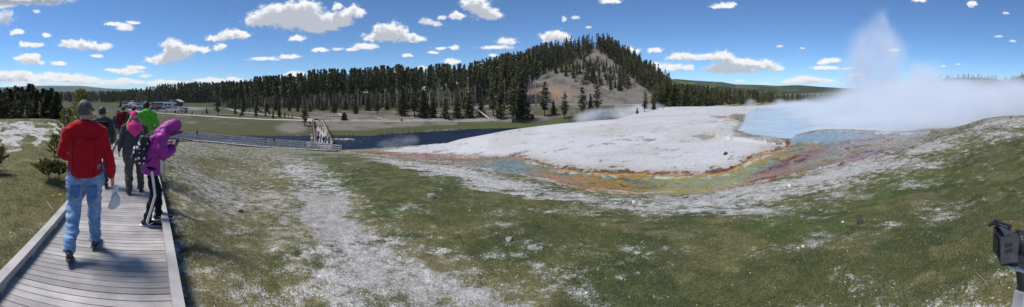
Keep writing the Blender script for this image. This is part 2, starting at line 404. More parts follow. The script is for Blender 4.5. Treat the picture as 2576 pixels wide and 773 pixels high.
# river outline on its own level
RIV = [(378,326),(590,340.5),(714,342.5),(775,341.5),(833,340.4),(943,341.5),(978,337),(1108,329),(1206,323.6),(1320,321),(1381,318)]
_r = [on_level(px, py, RIVER_Z) for px, py in RIV]+[at(1440, 119, 0), at(1520, 128, 0), at(1560, 132, 0)]
_r += [at(1570, 112, 0), at(1520, 104, 0), at(1440, 92, 0), at(1381, 89, 0), at(1200, 78, 0), at(1060, 71, 0), at(943, 66.7, 0), at(860, 64, 0), at(760, 68, 0), at(640, 72, 0), at(540, 73, 0), at(505, 74, 0), at(430, 80, 0), at(300, 92, 0), at(150, 108, 0), at(20, 130, 0), at(30, 155, 0), at(170, 132, 0), at(290, 112, 0)]
RIVER_POLY = [(v.x, v.y) for v in _r]
POOL_PX = [(1905,272),(1880,284),(1872,312),(1857,327),(1887,338),(1950,346),(1985,349),(2000,339),(2040,330),(2075,326),(2150,326),(2218,330),(2279,331),(2327,324),(2380,321.5),(2446,320),(2440,311),(2421,306),(2480,302),(2576,296)]
POOL_POLY = [(v.x, v.y) for v in [on_level(px, py, POOL_Z) for px, py in POOL_PX]+[at(2700, 70, 0), at(2600, 100, 0), at(2300, 112, 0), at(2150, 105, 0), at(2060, 93, 0), at(1970, 80, 0)]]
def _tps(a, l):
    out = np.empty(len(a))
    for i in range(0, len(a), 20000):
        A_ = a[i:i+20000]*KA; l_ = l[i:i+20000]
        out[i:i+20000] = _k((A_[:, None]-_A)**2+(l_[:, None]-_Lg)**2) @ _W[:_n] + _W[_n]+_W[_n+1]*A_+_W[_n+2]*l_
    return out
_GA = np.linspace(-pi, pi, 421); _GL = np.linspace(log(1.2), log(380), 260)
_a2, _l2 = np.meshgrid(_GA, _GL, indexing='ij'); _GZ = _tps(_a2.ravel(), _l2.ravel()).reshape(_a2.shape)
def base_h(x, y):
    a, l = _feat(x, y)
    u = (a+pi)/(2*pi)*(len(_GA)-1); v = (l-_GL[0])/(_GL[-1]-_GL[0])*(len(_GL)-1)
    i = np.clip(u.astype(int), 0, len(_GA)-2); j = np.clip(v.astype(int), 0, len(_GL)-2); u = u-i; v = v-j
    return (_GZ[i, j]*(1-u)+_GZ[i+1, j]*u)*(1-v)+(_GZ[i, j+1]*(1-u)+_GZ[i+1, j+1]*u)*v
def H(x, y, detail=True):
    x = np.asarray(x, float); y = np.asarray(y, float)
    d = np.sqrt(x*x+y*y); a = np.arctan2(x, y)
    z = base_h(x, y)
    far = sstep(330, 520, d); z = z*(1-far)+(-8+6*sstep(.6, 1.2, a))*far
    # carve the river and the pool into it
    sr = poly_sd(x, y, RIVER_POLY); wob = (fbm(x*.35, y*.35, 3, 5)-.5)*1.2; sr = sr+wob
    bank = np.clip((sr+7)/7, 0, 1)
    z = np.where(sr > 0, np.minimum(z, RIVER_Z-.15-np.clip(sr, 0, 3)*.35), np.maximum(z, RIVER_Z+.12+np.clip(-sr, 0, 9)*.02))
    z = np.where(sr > 0, np.minimum(z, RIVER_Z-.1), z)
    sp = poly_sd(x, y, POOL_POLY)+(fbm(x*.6, y*.6, 3, 9)-.5)*.9
    z = np.where(sp > 0, np.minimum(z, POOL_Z-.04-np.clip(sp, 0, 8)*.12), np.where(sp > -2.5, np.maximum(z, POOL_Z+.03+np.clip(-sp, 0, 2.5)*.02), z))
    if detail:
        nf = 1-sstep(14, 40, d)
        z = z+(fbm(x*1.1, y*1.1, 4, 2)-.5)*.14*sstep(1.5, 6, d)*(1-sstep(25, 60, d))*np.where(sp > -3, 0, 1)
        z = z+(fbm(x*7, y*7, 3, 6)-.5)*.045*nf
        hill = sstep(165, 185, d)*(1-far)*sstep(-2, 6, z)
        z = z+(fbm(x*.06, y*.06, 5, 31)-.5)*5*hill
    return z
def pix_hit(px, py, d0=2.2, d1=330.):
    """where the line of sight through a photo point meets the ground"""
    a = az_of(px); ds = np.exp(np.linspace(log(d0), log(d1), 700 if d0 < 20 else 260)); g = H(ds*sin(a), ds*cos(a), d0 < 20 or d0 > 140); r = CZ-ds*(py-YH)/FP
    k = np.argmax(r <= g)
    if r[k] > g[k]: k = len(ds)-1
    d = ds[k]; return Vector((d*sin(a), d*cos(a), g[k])), d
def Hs(x, y): return float(H(np.array([x]), np.array([y]))[0])
def ground(px, d):
    a = az_of(px); x, y = d*sin(a), d*cos(a); return Vector((x, y, Hs(x, y)))

# ------------------------------------------------------------------ the boardwalk's run (needed for the ground under it)
BW = [Vector(p) for p in ((2.6,-1.1,.02),(0,-.06,0),(-2.7,1.08,-.14) ,(-5.6,2.28,-.33),(-8.9,3.55,-.52),(-12.3,4.95,-.7),(-18.5,6.6,-1.25),(-25.9,7.9,-2.15))]
BW = [Vector((p.x+.147, p.y-.605, p.z)) for p in BW]

# ------------------------------------------------------------------ ground sheet: a polar grid, finer near by
def axis_az():
    front = np.arange(-1.80, 1.80, .0031)
    back = np.linspace(1.80, 2*pi-1.80, 90)[:-1]
    return np.r_[front, back]
AZ = axis_az(); RR = np.r_[.6, np.exp(np.linspace(log(1.3), log(60), 470)), np.exp(np.linspace(log(60), log(420), 190))[1:], 480, 600, 800, 1200, 2000, 3500, 6500]
FLOW = [pix_hit(px, py, 8)[0] for px, py in ((2330,337),(2200,352),(2060,378),(1960,408),(1880,440),(1750,462),(1600,463),(1450,452),(1320,425),(1180,402),(1050,392),(940,385),(870,381))]
def flow_coords(x, y):
    best = np.full(x.shape, 1e18); S_ = np.zeros(x.shape); T_ = np.zeros(x.shape); acc = 0
    for a_, b_ in zip(FLOW, FLOW[1:]):
        dx, dy = b_.x-a_.x, b_.y-a_.y; L_ = sqrt(dx*dx+dy*dy); t = np.clip(((x-a_.x)*dx+(y-a_.y)*dy)/(L_*L_), 0, 1)
        q = (x-a_.x-t*dx)**2+(y-a_.y-t*dy)**2; m = q < best; best = np.where(m, q, best); S_ = np.where(m, acc+t*L_, S_); T_ = np.where(m, ((x-a_.x)*dy-(y-a_.y)*dx)/L_, T_); acc += L_
    return S_, T_
def paint(x, y, z):
    """what grows or lies where: vegetation colour, mineral colour, share of mineral, wetness"""
    d = np.sqrt(x*x+y*y); a = np.arctan2(x, y)
    px = XC+FP*a; py = YH-FP*(z-CZ)/d
    def poly_sd(qx, qy, poly, f=globals()['poly_sd']):
        # only where the point can matter
        q = np.full(len(qx), -1e4); xs_ = [p[0] for p in poly]
        if poly is RIVER_POLY or poly is POOL_POLY: return f(qx, qy, poly)
        mk = (np.abs(a) < 1.85) & (d < 110) & (qx > min(xs_)-90) & (qx < max(xs_)+90); q[mk] = f(qx[mk], qy[mk], poly); return q
    n1 = fbm(x*.8, y*.8, 5, 61); n2 = fbm(x*.18, y*.18, 4, 62); n3 = fbm(x*3.1, y*3.1, 4, 63)
    jx = px+(fbm(x*.9, y*.9, 4, 64)-.5)*60; jy = py+(fbm(x*.9, y*.9, 4, 65)-.5)*40*np.clip(5/d, .12, 1)*2
    n = len(x)
    c3 = lambda c: np.tile(np.array(c, float), (n, 1))
    def blend(A, c, w): return A*(1-w[:, None])+np.asarray(c)*w[:, None]
    SM = np.zeros(n); veg = c3((.115, .115, .046)); mine = c3((.40, .39, .37)); mine = blend(mine, (.31, .297, .275), sstep(.45, .6, n2)); W = np.full(n, .42); wet = np.zeros(n)
    veg = blend(veg, (.18, .16, .075), sstep(.5, .62, n1)); veg = blend(veg, (.085, .095, .035), sstep(.50, .38, n2))
    near = d < 45
    # the greener swathe running from the bridge to the right
    G = [(770,384),(870,388),(960,405),(1130,450),(1290,485),(1400,506),(1550,535),(1700,548),(1880,560),(2030,530),(2200,490),(2400,425),(2620,350),(2700,900),(2100,760),(1750,790),(1500,775),(1350,715),(1200,660),(1060,605),(960,545),(905,470),(860,425)]
    sg = poly_sd(jx, jy, G); g = sstep(-55, 45, sg)*near
    veg = blend(veg, (.080, .087, .032), g*.8); veg = blend(veg, (.055, .068, .026), sstep(.5, .62, fbm(x*.9+9, y*.9, 5, 66))*near*.8); veg = blend(veg, (.15, .135, .06), sstep(.55, .66, fbm(x*1.6+4, y*1.6, 4, 67))*near*.6); W = W*(1-g)+(.17+.75*(n1-.45)+.5*(n2-.47))*g
    g2 = g*sstep(.5, .66, n2)
    veg = blend(veg, (.055, .092, .020), g2*.8)
    # bare gravel
    K = [(690,385),(760,392),(835,420),(885,470),(878,530),(965,600),(1150,690),(1350,765),(1400,900),(800,900),(780,700),(765,570),(735,480),(680,430)]
    k = sstep(-55, 45, poly_sd(jx, jy, K))*near; W = np.maximum(W, (.58+.8*(n2-.47)+.5*(n1-.5)-.10*sstep(600, 760, py))*k); 
    K2 = [(430,390),(690,385),(740,480),(760,560),(640,680),(600,900),(430,900),(470,600)]
    k = sstep(-10, 40, poly_sd(jx, jy, K2))*near; W = np.where(k > 0, W*(1-k)+(.29+.6*(n2-.45)+.35*(n1-.5))*k, W); veg = blend(veg, (.15, .135, .068), k*.7)
    K4 = [(1000,773),(1180,690),(1400,745),(1500,800),(1400,900),(1000,900)]
    W = np.maximum(W, .44*sstep(-40, 30, poly_sd(jx, jy, K4))*near)
    # white gravel bank along the hot channel, up the slope on the right
    B = [(905,391),(1000,402),(1130,417),(1290,452),(1400,482),(1500,492),(1600,497),(1750,492),(1880,462),(1990,440),(2100,415),(2300,365),(2440,322),(2500,300),(2640,286),(2640,335),(2500,362),(2400,400),(2200,462),(2000,520),(1880,548),(1750,535),(1600,522),(1400,500),(1250,474),(1100,440),(1000,420)]
    b = sstep(-12, 16, poly_sd(jx, jy, B))*(d < 45); mine = blend(mine, (.43, .42, .40), b*.7); W = W*(1-b)+(.69+.6*(n1-.5)-.33*sstep(1780, 2050, px)+.9*(n2-.5)*sstep(1750,1950,px))*b
    B2 = [(1120,455),(1200,462),(1290,478),(1400,492),(1420,505),(1300,498),(1180,475)]
    W = np.maximum(W, .66*sstep(-6, 10, poly_sd(jx, jy, B2))*near)
    B3 = [(2050,640),(2300,600),(2700,560),(2700,900),(2000,900)]
    W = np.maximum(W, (.22+.6*(n1-.45))*sstep(-30, 60, poly_sd(jx, jy, B3))*near)
    # left of the boardwalk
    Lp = [(-300,383),(70,383),(150,378),(190,385),(230,420),(200,900),(-300,900)]
    l = sstep(-8, 14, poly_sd(jx, jy, Lp))*(d < 14); W = W*(1-l)+(.16+.5*(n1-.5))*l; veg = blend(veg, (.135, .125, .055), l*.8)
    Ls = [(-300,296),(160,296),(240,310),(240,390),(70,384),(-300,384)]
    l = sstep(-3, 4, poly_sd(px, jy, Ls))*(d < 40)*(d > 9); stk = fbm(x*.25, y*1.3, 5, 69); W = W*(1-l)+(.60+.8*(n1-.5)-.35*sstep(.54, .66, stk))*l; mine = blend(mine, (.44, .425, .39), l)
    l = sstep(.5, .7, n2)*l*sstep(330, 300, py); W = W*(1-l)+.2*l
    # sinter terrace (dome)
    D = [(915,386),(1000,374),(1060,366),(1150,340),(1400,304),(1500,285),(1800,285),(1845,294),(1868,310),(1850,328),(1885,340),(1985,350),(1990,362),(1975,376),(1930,388),(1900,398),(1872,412),(1835,431),(1790,439),(1740,441),(1600,440),(1500,437),(1440,431),(1400,425),(1350,410),(1290,395),(1180,390),(1050,385)]
    w6 = (fbm(x*1.3, y*1.3, 5, 71)-.5)*10
    sdm = poly_sd(px, py+w6*.6, D); dm = sstep(-1.5, 2.5, sdm)*(d < 75)*(d > 13)
    back = sstep(48, 54, d)*(px > 1380)*(d < 100)*(px < 2320)*(px > 1380); back = back*sstep(262, 266, py)
    white = np.maximum(dm, back*(z > -5.5))
    mine = blend(mine, (.475, .475, .48), white); mine = blend(mine, (.43, .42, .405), white*sstep(.45, .65, n2)); mine = blend(mine, (.41, .39, .355), white*sstep(.56, .70, n1)*.4); SM = white.copy()
    n5 = fbm(x*4.5+7, y*4.5, 4, 68); W = W*(1-white)+(1.0-.42*sstep(.60, .70, n5)-.35*sstep(.62, .72, n1))*white; veg = blend(veg, (.27, .25, .215), white*.95)
    veg = blend(veg, (.16, .145, .115), back*.6); W = np.where(back > .5, .72+.6*(n2-.5), W)
    # trodden line across the terrace
    tl, _ = line_dist(px, py, [(1050,380),(1290,385),(1450,378),(1560,358),(1720,348),(1880,340)])
    t = np.exp(-(tl/6)**2)*dm*sstep(.42, .6, n1); W = W-.55*t
    W = W-.1*sstep(.6, .72, n2)*dm
    # stained rim of the terrace: black speckle, rust, orange lip
    rim = [(1290,396),(1350,410),(1400,425),(1440,431),(1500,437),(1600,440),(1740,441),(1790,439),(1835,431),(1872,412),(1900,398),(1930,388),(1975,376),(1990,362)]
    rd, _ = line_dist(px, py+w6*.6, rim); ins = (sdm > -1)*(d < 30)
    blk = np.exp(-(rd/(13+16*(n2-.35)))**2)*ins*sstep(.36, .58, n3+.18*np.exp(-(rd/9)**2)); W = W*(1-blk*.62); mine = blend(mine, (.34, .29, .235), np.exp(-(rd/20)**2)*ins*.7)
    veg = blend(veg, (.05, .042, .03), np.exp(-(rd/28)**2)*ins)
    rust = np.exp(-((rd-2.5)/3.6)**2)*ins*(.35+.65*sstep(.4, .6, n1)); mine = blend(mine, (.30, .15, .075), rust*.7); veg = blend(veg, (.15, .07, .035), rust*.9)
    lip = np.exp(-(rd/1.7)**2)*(d < 30)*(.35+.65*sstep(.42, .56, n1)); mine = blend(mine, (.55, .27, .06), lip); veg = blend(veg, (.5, .22, .045), lip)
    wet = np.maximum(wet, lip*.7)
    # pool margin: rusty lip along the terrace
    rim2 = [(1985,352),(1950,348),(1887,340),(1852,329),(1866,318),(1868,305),(1845,297),(1790,293)]
    rd2, _ = line_dist(px, py+w6*.5, rim2); p2 = np.exp(-(rd2/3.6)**2)*(d < 52)*(d > 16)*(.3+.7*sstep(.4, .6, n1)); mine = blend(mine, (.27, .125, .065), p2); veg = blend(veg, (.12, .07, .04), p2); wet = np.maximum(wet, p2*.6)
    p3 = np.exp(-((rd2-6)/7)**2)*(d < 40)*(sdm > 0); W = W*(1-p3*.55)
    # hot channel: mats of colour
    C = [(862,381),(930,379),(1000,383),(1060,386),(1180,391),(1290,396),(1350,411),(1400,426),(1440,432),(1500,438),(1600,441),(1740,442),(1790,440),(1835,432),(1872,413),(1900,399),(1930,389),(1975,377),(1990,363),(1985,350),(2010,340),(2075,327),(2218,331),(2290,332),(2340,328),(2330,345),(2310,362),(2240,385),(2130,412),(2010,437),(1940,452),(1885,462),(1840,472),(1780,486),(1700,490),(1600,490),(1500,483),(1430,468),(1370,455),(1300,437),(1240,432),(1170,418),(1090,404),(1000,394),(930,388)]
    sc = poly_sd(px, py+w6*.4, C); ch = sstep(-1.2, 1.2, sc)*(d < 70)*(d > 9)
    fs, ft = flow_coords(x, y); wv = (fbm(x*.5, y*.5, 4, 84)-.5)*3.2
    m1 = fbm(fs*.28, (ft+wv)*.95, 5, 81, .62); m2 = fbm(fs*.62, (ft+wv)*2.3, 5, 82, .62); m3 = fbm(fs*.16, ft*.5, 4, 83)
    mat_c = c3((.30, .235, .075))
    mat_c = blend(mat_c, (.42, .21, .035), sstep(.47, .58, m2)*.9)
    mat_c = blend(mat_c, (.26, .31, .20), sstep(.5, .40, m1)*.8)
    mat_c = blend(mat_c, (.10, .08, .03), sstep(.40, .30, m2)*.85)
    u = px
    le = sstep(1320, 1100, u+ (m3-.5)*160)      # lower run: orange, lilac, brown
    lo = c3((.36, .20, .12)); lo = blend(lo, (.33, .27, .29), sstep(.46, .56, m1)); lo = blend(lo, (.52, .22, .055), sstep(.50, .58, m2)); lo = blend(lo, (.16, .13, .13), sstep(.42, .34, m2)); lo = blend(lo, (.48, .42, .38), sstep(.6, .66, m1)*.8)
    mat_c = mat_c*(1-le[:, None])+lo*le[:, None]
    fe = sstep(1010, 940, u); mat_c = blend(mat_c, (.36, .155, .075), fe*.75)
    te = np.exp(-((u-1285)/75)**2)*sstep(452, 440, py)*sstep(394, 404, py); mat_c = blend(mat_c, (.25, .31, .29), te*.9)
    ye = sstep(1560, 1700, u)*sstep(1960, 1880, u)*np.exp(-((sc-9)/13)**2); mat_c = blend(mat_c, (.36, .33, .11), ye*.8)
    pk = np.exp(-(((u-1290-160*m3)/70)**2+((py-456)/9)**2)); mat_c = blend(mat_c, (.45, .24, .17), pk*.8)
    pk = np.exp(-(((u-1325)/80)**2+((py-447)/8)**2)); mat_c = blend(mat_c, (.47, .26, .18), pk*.75)
    # right-hand apron: rust and pink terraces with lilac water between
    R_ = [(1880,462),(1885,446),(1910,425),(1975,398),(2060,372),(2150,345),(2230,336),(2320,336),(2340,345),(2240,388),(2130,414),(2010,440)]
    re = sstep(-8, 8, poly_sd(px+(m1-.5)*50, py, R_))
    rc = c3((.30, .13, .055)); rc = blend(rc, (.36, .20, .135), sstep(.48, .60, m1)); rc = blend(rc, (.30, .30, .305), sstep(.46, .58, m2)*sstep(2020, 2160, px+(m3-.5)*240)); rc = blend(rc, (.27, .24, .235), sstep(.60, .68, m2)*.7); rc = blend(rc, (.095, .05, .035), sstep(.43, .34, m2)*.9); rc = blend(rc, (.33, .28, .12), sstep(.56, .64, m3)*.6)
    mat_c = mat_c*(1-re[:, None])+rc*re[:, None]
    up = sstep(375, 345, py)*sstep(1900, 2000, u)*(1-re*.6)
    uc = c3((.36, .37, .32)); uc = blend(uc, (.36, .33, .12), sstep(.5, .58, m1)); uc = blend(uc, (.40, .20, .15), sstep(.54, .62, m2)); uc = blend(uc, (.33, .42, .46), sstep(.5, .4, m3))
    mat_c = mat_c*(1-up[:, None])+uc*up[:, None]
    rif = sstep(.57, .64, fbm(fs*.5, (ft+wv)*2.8, 4, 86))*np.maximum(.8*np.exp(-((sc-4)/4.)**2), .22*sstep(1980, 2100, px)); mat_c = blend(mat_c, (.50, .56, .58), rif*.75)
    lum = mat_c.mean(1, keepdims=True); mat_c = np.clip(lum+(mat_c-lum)*1.18, .01, 1)*np.where(rif[:, None] > .4, .9, .66)
    mine = mine*(1-ch[:, None])+mat_c*ch[:, None]; veg = veg*(1-ch[:, None])+(mat_c*.55)*ch[:, None]
    W = W*(1-ch)+(.78+.5*(n3-.5))*ch; wet = np.maximum(wet, ch)
    ed = np.exp(-((sc+2)/3.)**2)*(d < 45)*(px > 1000); mine = blend(mine, (.42, .30, .26), ed*.5*(1-ch))
    # beneath the pool: pale blue silt
    sp = poly_sd(x, y, POOL_POLY); pl = sstep(-.6, .5, sp); mine = blend(mine, (.44, .50, .53), pl); veg = blend(veg, (.36, .44, .47), pl); W = np.maximum(W, pl*.8)
    wet = np.maximum(wet, pl)
    # --- beyond the river
    sr = poly_sd(x, y, RIVER_POLY)
    far = (d > 80)*(a < .33)*1.0
    fb = far*1.0
    veg = blend(veg, (.078, .076, .037), fb); mine = blend(mine, (.175, .155, .13), fb); W = W*(1-fb)+(.25+1.1*(n2-.5)+.4*(n1-.5))*fb
    gb = fb*sstep(745, 800, px+(n2-.5)*60)*sstep(262, 300, py)*(d < 150); W = W*(1-gb)+(.62+.9*(n2-.5))*gb
    gs = np.exp(-((sr+2.2)/2.2)**2)*(d > 75)*(sr < 1); veg = blend(veg, (.068, .082, .03), gs*.75); W = W*(1-gs)
    gs = sstep(-9, -3, sr)*(d > 95)*(px > 1150)*(px < 1480); veg = blend(veg, (.072, .088, .034), gs); W = W*(1-gs*.9)
    pb = np.exp(-(((px-735)/45)**2+((py-322)/16)**2))*fb*(d<110); W = np.maximum(W, pb*.95)
    fp = sstep(150, 230, d)*(px < 620); veg = blend(veg, (.060, .066, .028), fp); W = W*(1-fp*.8)
    # hill: grey-brown scree, ochre cut, outcrop
    hill = sstep(1140, 1250, px)*(d > 160)*(d < 330)*(px < 1900)*sstep(270, 264, py)
    sc_c = c3((.155, .14, .122)); sc_c = blend(sc_c, (.11, .098, .085), sstep(.46, .6, n2)); oc = np.exp(-(((px-1385)/55)**2+((py-238)/16)**2))*sstep(.35, .6, n1+.1); sc_c = blend(sc_c, (.33, .19, .10), oc*.8)
    cr = np.exp(-(((px-1500)/40)**2+((py-143)/22)**2)); sc_c = blend(sc_c, (.17, .115, .08), cr*sstep(.4, .6, n2)); sc_c = blend(sc_c, (.07, .06, .055), cr*sstep(.52, .44, n1))
    mine = mine*(1-hill[:, None])+sc_c*hill[:, None]; W = W*(1-hill)+(.93+.4*(n2-.5))*hill
    gtop = hill*sstep(1500, 1420, px)*sstep(190, 160, py); W = W*(1-gtop)+.15*gtop
    fl = sstep(420, 600, d); veg = blend(veg, (.04, .055, .028), fl); W = W*(1-fl)
    paint.smooth = SM; return veg, mine, np.clip(W, 0, 1), np.clip(wet, 0, 1)

def build_ground():
    A, R = np.meshgrid(AZ, RR); x = (R*np.sin(A)).ravel(); y = (R*np.cos(A)).ravel()
    z = H(x, y)
    veg, mine, W, wet = paint(x, y, z); sm_ = paint.smooth
    # terraced relief on the mats
    fs, ft = flow_coords(x, y); m2 = fbm(fs*.62, (ft+(fbm(x*.5, y*.5, 4, 84)-.5)*3.2)*2.3, 5, 82, .62); d = np.sqrt(x*x+y*y)
    z = z+np.where((wet > .4) & (poly_sd(x, y, POOL_POLY) < -.3), (m2-.5)*.22, 0)
    z = z-sm_*(fbm(x*1.1, y*1.1, 4, 2)-.5)*.10*(1-sstep(25, 60, d))
    # keep the ground under the walkway
    bd, bt = line_dist(x, y, [(p.x, p.y) for p in BW]); i = np.clip(bt.astype(int), 0, len(BW)-2); f = bt-i
    bz = np.array([p.z for p in BW]); dz = bz[i]*(1-f)+bz[i+1]*f
    under = sstep(1.9, 1.0, bd); z = np.where(under > 0, np.minimum(z, z*(1-under)+(dz-.24)*under), z)
    na, nr = len(AZ), len(RR); i = np.arange(na*nr).reshape(nr, na)
    j = np.concatenate([i, i[:, :1]], 1)
    Fq = np.stack([j[:-1, :-1], j[:-1, 1:], j[1:, 1:], j[1:, :-1]], -1).reshape(-1, 4)
    V = np.stack([x, y, z], 1)
    V = np.vstack([V, [[0, 0, -.28]]]); c = len(V)-1
    me = np_mesh('ground', V, Fq)
    pad = lambda q: np.vstack([q, q[:1]]) if q.ndim == 2 else np.r_[q, q[:1]]
    vattr(me, 'Veg', pad(veg)); vattr(me, 'Min', pad(mine)); vattr(me, 'W', pad(W)); vattr(me, 'Wet', pad(wet)); vattr(me, 'Sm', pad(sm_))
    m, nt, b = newmat('ground'); tc = N(nt, 'ShaderNodeTexCoord'); P = tc.outputs['Object']
    at_ = lambda k: N(nt, 'ShaderNodeAttribute', attribute_name=k)
    n1 = N(nt, 'ShaderNodeTexNoise', i_Scale=3.2, i_Detail=9., i_Roughness=.72); L(nt, P, n1.inputs['Vector'])
    n2 = N(nt, 'ShaderNodeTexNoise', i_Scale=38., i_Detail=4., i_Roughness=.7); L(nt, P, n2.inputs['Vector'])
    vo = N(nt, 'ShaderNodeTexVoronoi', i_Scale=46.); L(nt, P, vo.inputs['Vector'])
    w = at_('W')
    s1 = N(nt, 'ShaderNodeMath', operation='MULTIPLY_ADD'); L(nt, n1.outputs['Fac'], s1.inputs[0]); s1.inputs[1].default_value = 1.5; s1.inputs[2].default_value = -.75
    s2 = N(nt, 'ShaderNodeMath', operation='MULTIPLY_ADD'); L(nt, n2.outputs['Fac'], s2.inputs[0]); s2.inputs[1].default_value = .9; s2.inputs[2].default_value = -.45
    s3 = N(nt, 'ShaderNodeMath', operation='ADD'); L(nt, s1.outputs[0], s3.inputs[0]); L(nt, s2.outputs[0], s3.inputs[1])
    s4 = N(nt, 'ShaderNodeMath', operation='ADD'); L(nt, s3.outputs[0], s4.inputs[0]); L(nt, w.outputs['Fac'], s4.inputs[1])
    mr = N(nt, 'ShaderNodeMapRange', interpolation_type='SMOOTHSTEP'); mr.inputs['From Min'].default_value = .36; mr.inputs['From Max'].default_value = .62; L(nt, s4.outputs[0], mr.inputs['Value'])
    mx = N(nt, 'ShaderNodeMix', data_type='RGBA'); L(nt, mr.outputs[0], mx.inputs['Factor']); L(nt, at_('Veg').outputs['Color'], mx.inputs['A']); L(nt, at_('Min').outputs['Color'], mx.inputs['B'])
    # grain: pebbles and stems
    sep = N(nt, 'ShaderNodeSeparateColor'); L(nt, vo.outputs['Color'], sep.inputs[0])
    g1 = N(nt, 'ShaderNodeMapRange'); g1.inputs['To Min'].default_value = .66; g1.inputs['To Max'].default_value = 1.3; L(nt, sep.outputs[0], g1.inputs['Value'])
    g2 = N(nt, 'ShaderNodeMapRange'); g2.inputs['From Min'].default_value = .3; g2.inputs['From Max'].default_value = .7; g2.inputs['To Min'].default_value = .66; g2.inputs['To Max'].default_value = 1.32; L(nt, n1.outputs['Fac'], g2.inputs['Value'])
    gm = N(nt, 'ShaderNodeMath', operation='MULTIPLY'); L(nt, g1.outputs[0], gm.inputs[0]); L(nt, g2.outputs[0], gm.inputs[1])
    sma = N(nt, 'ShaderNodeMath', operation='MULTIPLY'); sma.inputs[1].default_value = .62; L(nt, at_('Sm').outputs['Fac'], sma.inputs[0])
    gx = N(nt, 'ShaderNodeMix', data_type='FLOAT'); L(nt, sma.outputs[0], gx.inputs['Factor']); L(nt, gm.outputs[0], gx.inputs['A']); gx.inputs['B'].default_value = 1.; gm = gx
    wetn = at_('Wet')
    ml = N(nt, 'ShaderNodeVectorMath', operation='SCALE'); L(nt, mx.outputs['Result'], ml.inputs[0]); L(nt, gm.outputs[0], ml.inputs['Scale'])
    L(nt, ml.outputs[0], b.inputs['Base Color'])
    ro = N(nt, 'ShaderNodeMapRange'); ro.inputs['To Min'].default_value = .95; ro.inputs['To Max'].default_value = .22; L(nt, wetn.outputs['Fac'], ro.inputs['Value']); L(nt, ro.outputs[0], b.inputs['Roughness'])
    sp = N(nt, 'ShaderNodeMapRange'); sp.inputs['To Min'].default_value = .15; sp.inputs['To Max'].default_value = .5; L(nt, wetn.outputs['Fac'], sp.inputs['Value']); L(nt, sp.outputs[0], b.inputs['Specular IOR Level'])
    bs = N(nt, 'ShaderNodeMath', operation='ADD'); L(nt, n2.outputs['Fac'], bs.inputs[0]); L(nt, vo.outputs['Distance'], bs.inputs[1])
    bst = N(nt, 'ShaderNodeMapRange'); bst.inputs['To Min'].default_value = .55; bst.inputs['To Max'].default_value = .10; L(nt, wetn.outputs['Fac'], bst.inputs['Value'])
    bp = N(nt, 'ShaderNodeBump', i_Strength=.55, i_Distance=.03); L(nt, bst.outputs[0], bp.inputs['Strength']); L(nt, bs.outputs[0], bp.inputs['Height']); L(nt, bp.outputs[0], b.inputs['Normal'])
    o = link('ground', me, m); tag(o, 'grass, white gravel and pale sinter ground sloping to the river', 'ground', kind='structure')
    return o
build_ground()

# ------------------------------------------------------------------ water
def flat_poly(name, poly, z, m, label):
    bm = bmesh.new(); vs_ = [bm.verts.new((x, y, z)) for x, y in poly]; f = bm.faces.new(vs_); bmesh.ops.triangulate(bm, faces=[f]); bm.normal_update()
    if sum(f.normal.z for f in bm.faces) < 0: bmesh.ops.reverse_faces(bm, faces=bm.faces)
    me = bpy.data.meshes.new(name); bm.to_mesh(me); bm.free(); o = link(name, me, m); tag(o, label, 'water', kind='structure'); return o
def grow(poly, r):
    P = np.array(poly); c = P.mean(0); out = []
    n = len(P)
    A = sum(P[i][0]*P[(i+1) % n][1]-P[(i+1) % n][0]*P[i][1] for i in range(n)); s = 1 if A > 0 else -1
    for i in range(n):
        t = P[(i+1) % n]-P[i-1]; t = t/np.linalg.norm(t); out.append((P[i][0]+s*t[1]*r, P[i][1]-s*t[0]*r))
    return out
def water_mat(name, deep, rough, wave, wscale, spec, foam=None, stretch=(1, 1, 1), lo=.45, hi=1.5):
    m, nt, b = newmat(name); tc = N(nt, 'ShaderNodeTexCoord'); mp = N(nt, 'ShaderNodeMapping'); mp.inputs['Scale'].default_value = stretch; L(nt, tc.outputs['Object'], mp.inputs[0])
    n = N(nt, 'ShaderNodeTexNoise', i_Scale=wscale, i_Detail=6., i_Roughness=.65, i_Distortion=.4); L(nt, mp.outputs[0], n.inputs['Vector'])
    bp = N(nt, 'ShaderNodeBump', i_Strength=wave, i_Distance=.25); L(nt, n.outputs['Fac'], bp.inputs['Height']); L(nt, bp.outputs[0], b.inputs['Normal'])
    r = ramp(nt, [(.35, tuple(c*lo for c in deep)), (.66, tuple(c*hi for c in deep))]+([(foam, (.55, .6, .65))] if foam else [])); L(nt, n.outputs['Fac'], r.inputs[0]); L(nt, r.outputs[0], b.inputs['Base Color'])
    b.inputs['Roughness'].default_value = rough; b.inputs['Specular IOR Level'].default_value = spec; b.inputs['IOR'].default_value = 1.33
    return m
flat_poly('river', grow(RIVER_POLY, 2.5), RIVER_Z, water_mat('river_water', (.008, .016, .036), .35, 1.0, .9, .2, foam=.76), 'dark blue rippled river flowing behind the white terrace')
flat_poly('hot_spring', grow(POOL_POLY, 1.4), POOL_Z, water_mat('spring_water', (.36, .42, .44), .2, .03, .35, .5, lo=.82, hi=1.15), 'pale blue steaming water of the hot spring pool')
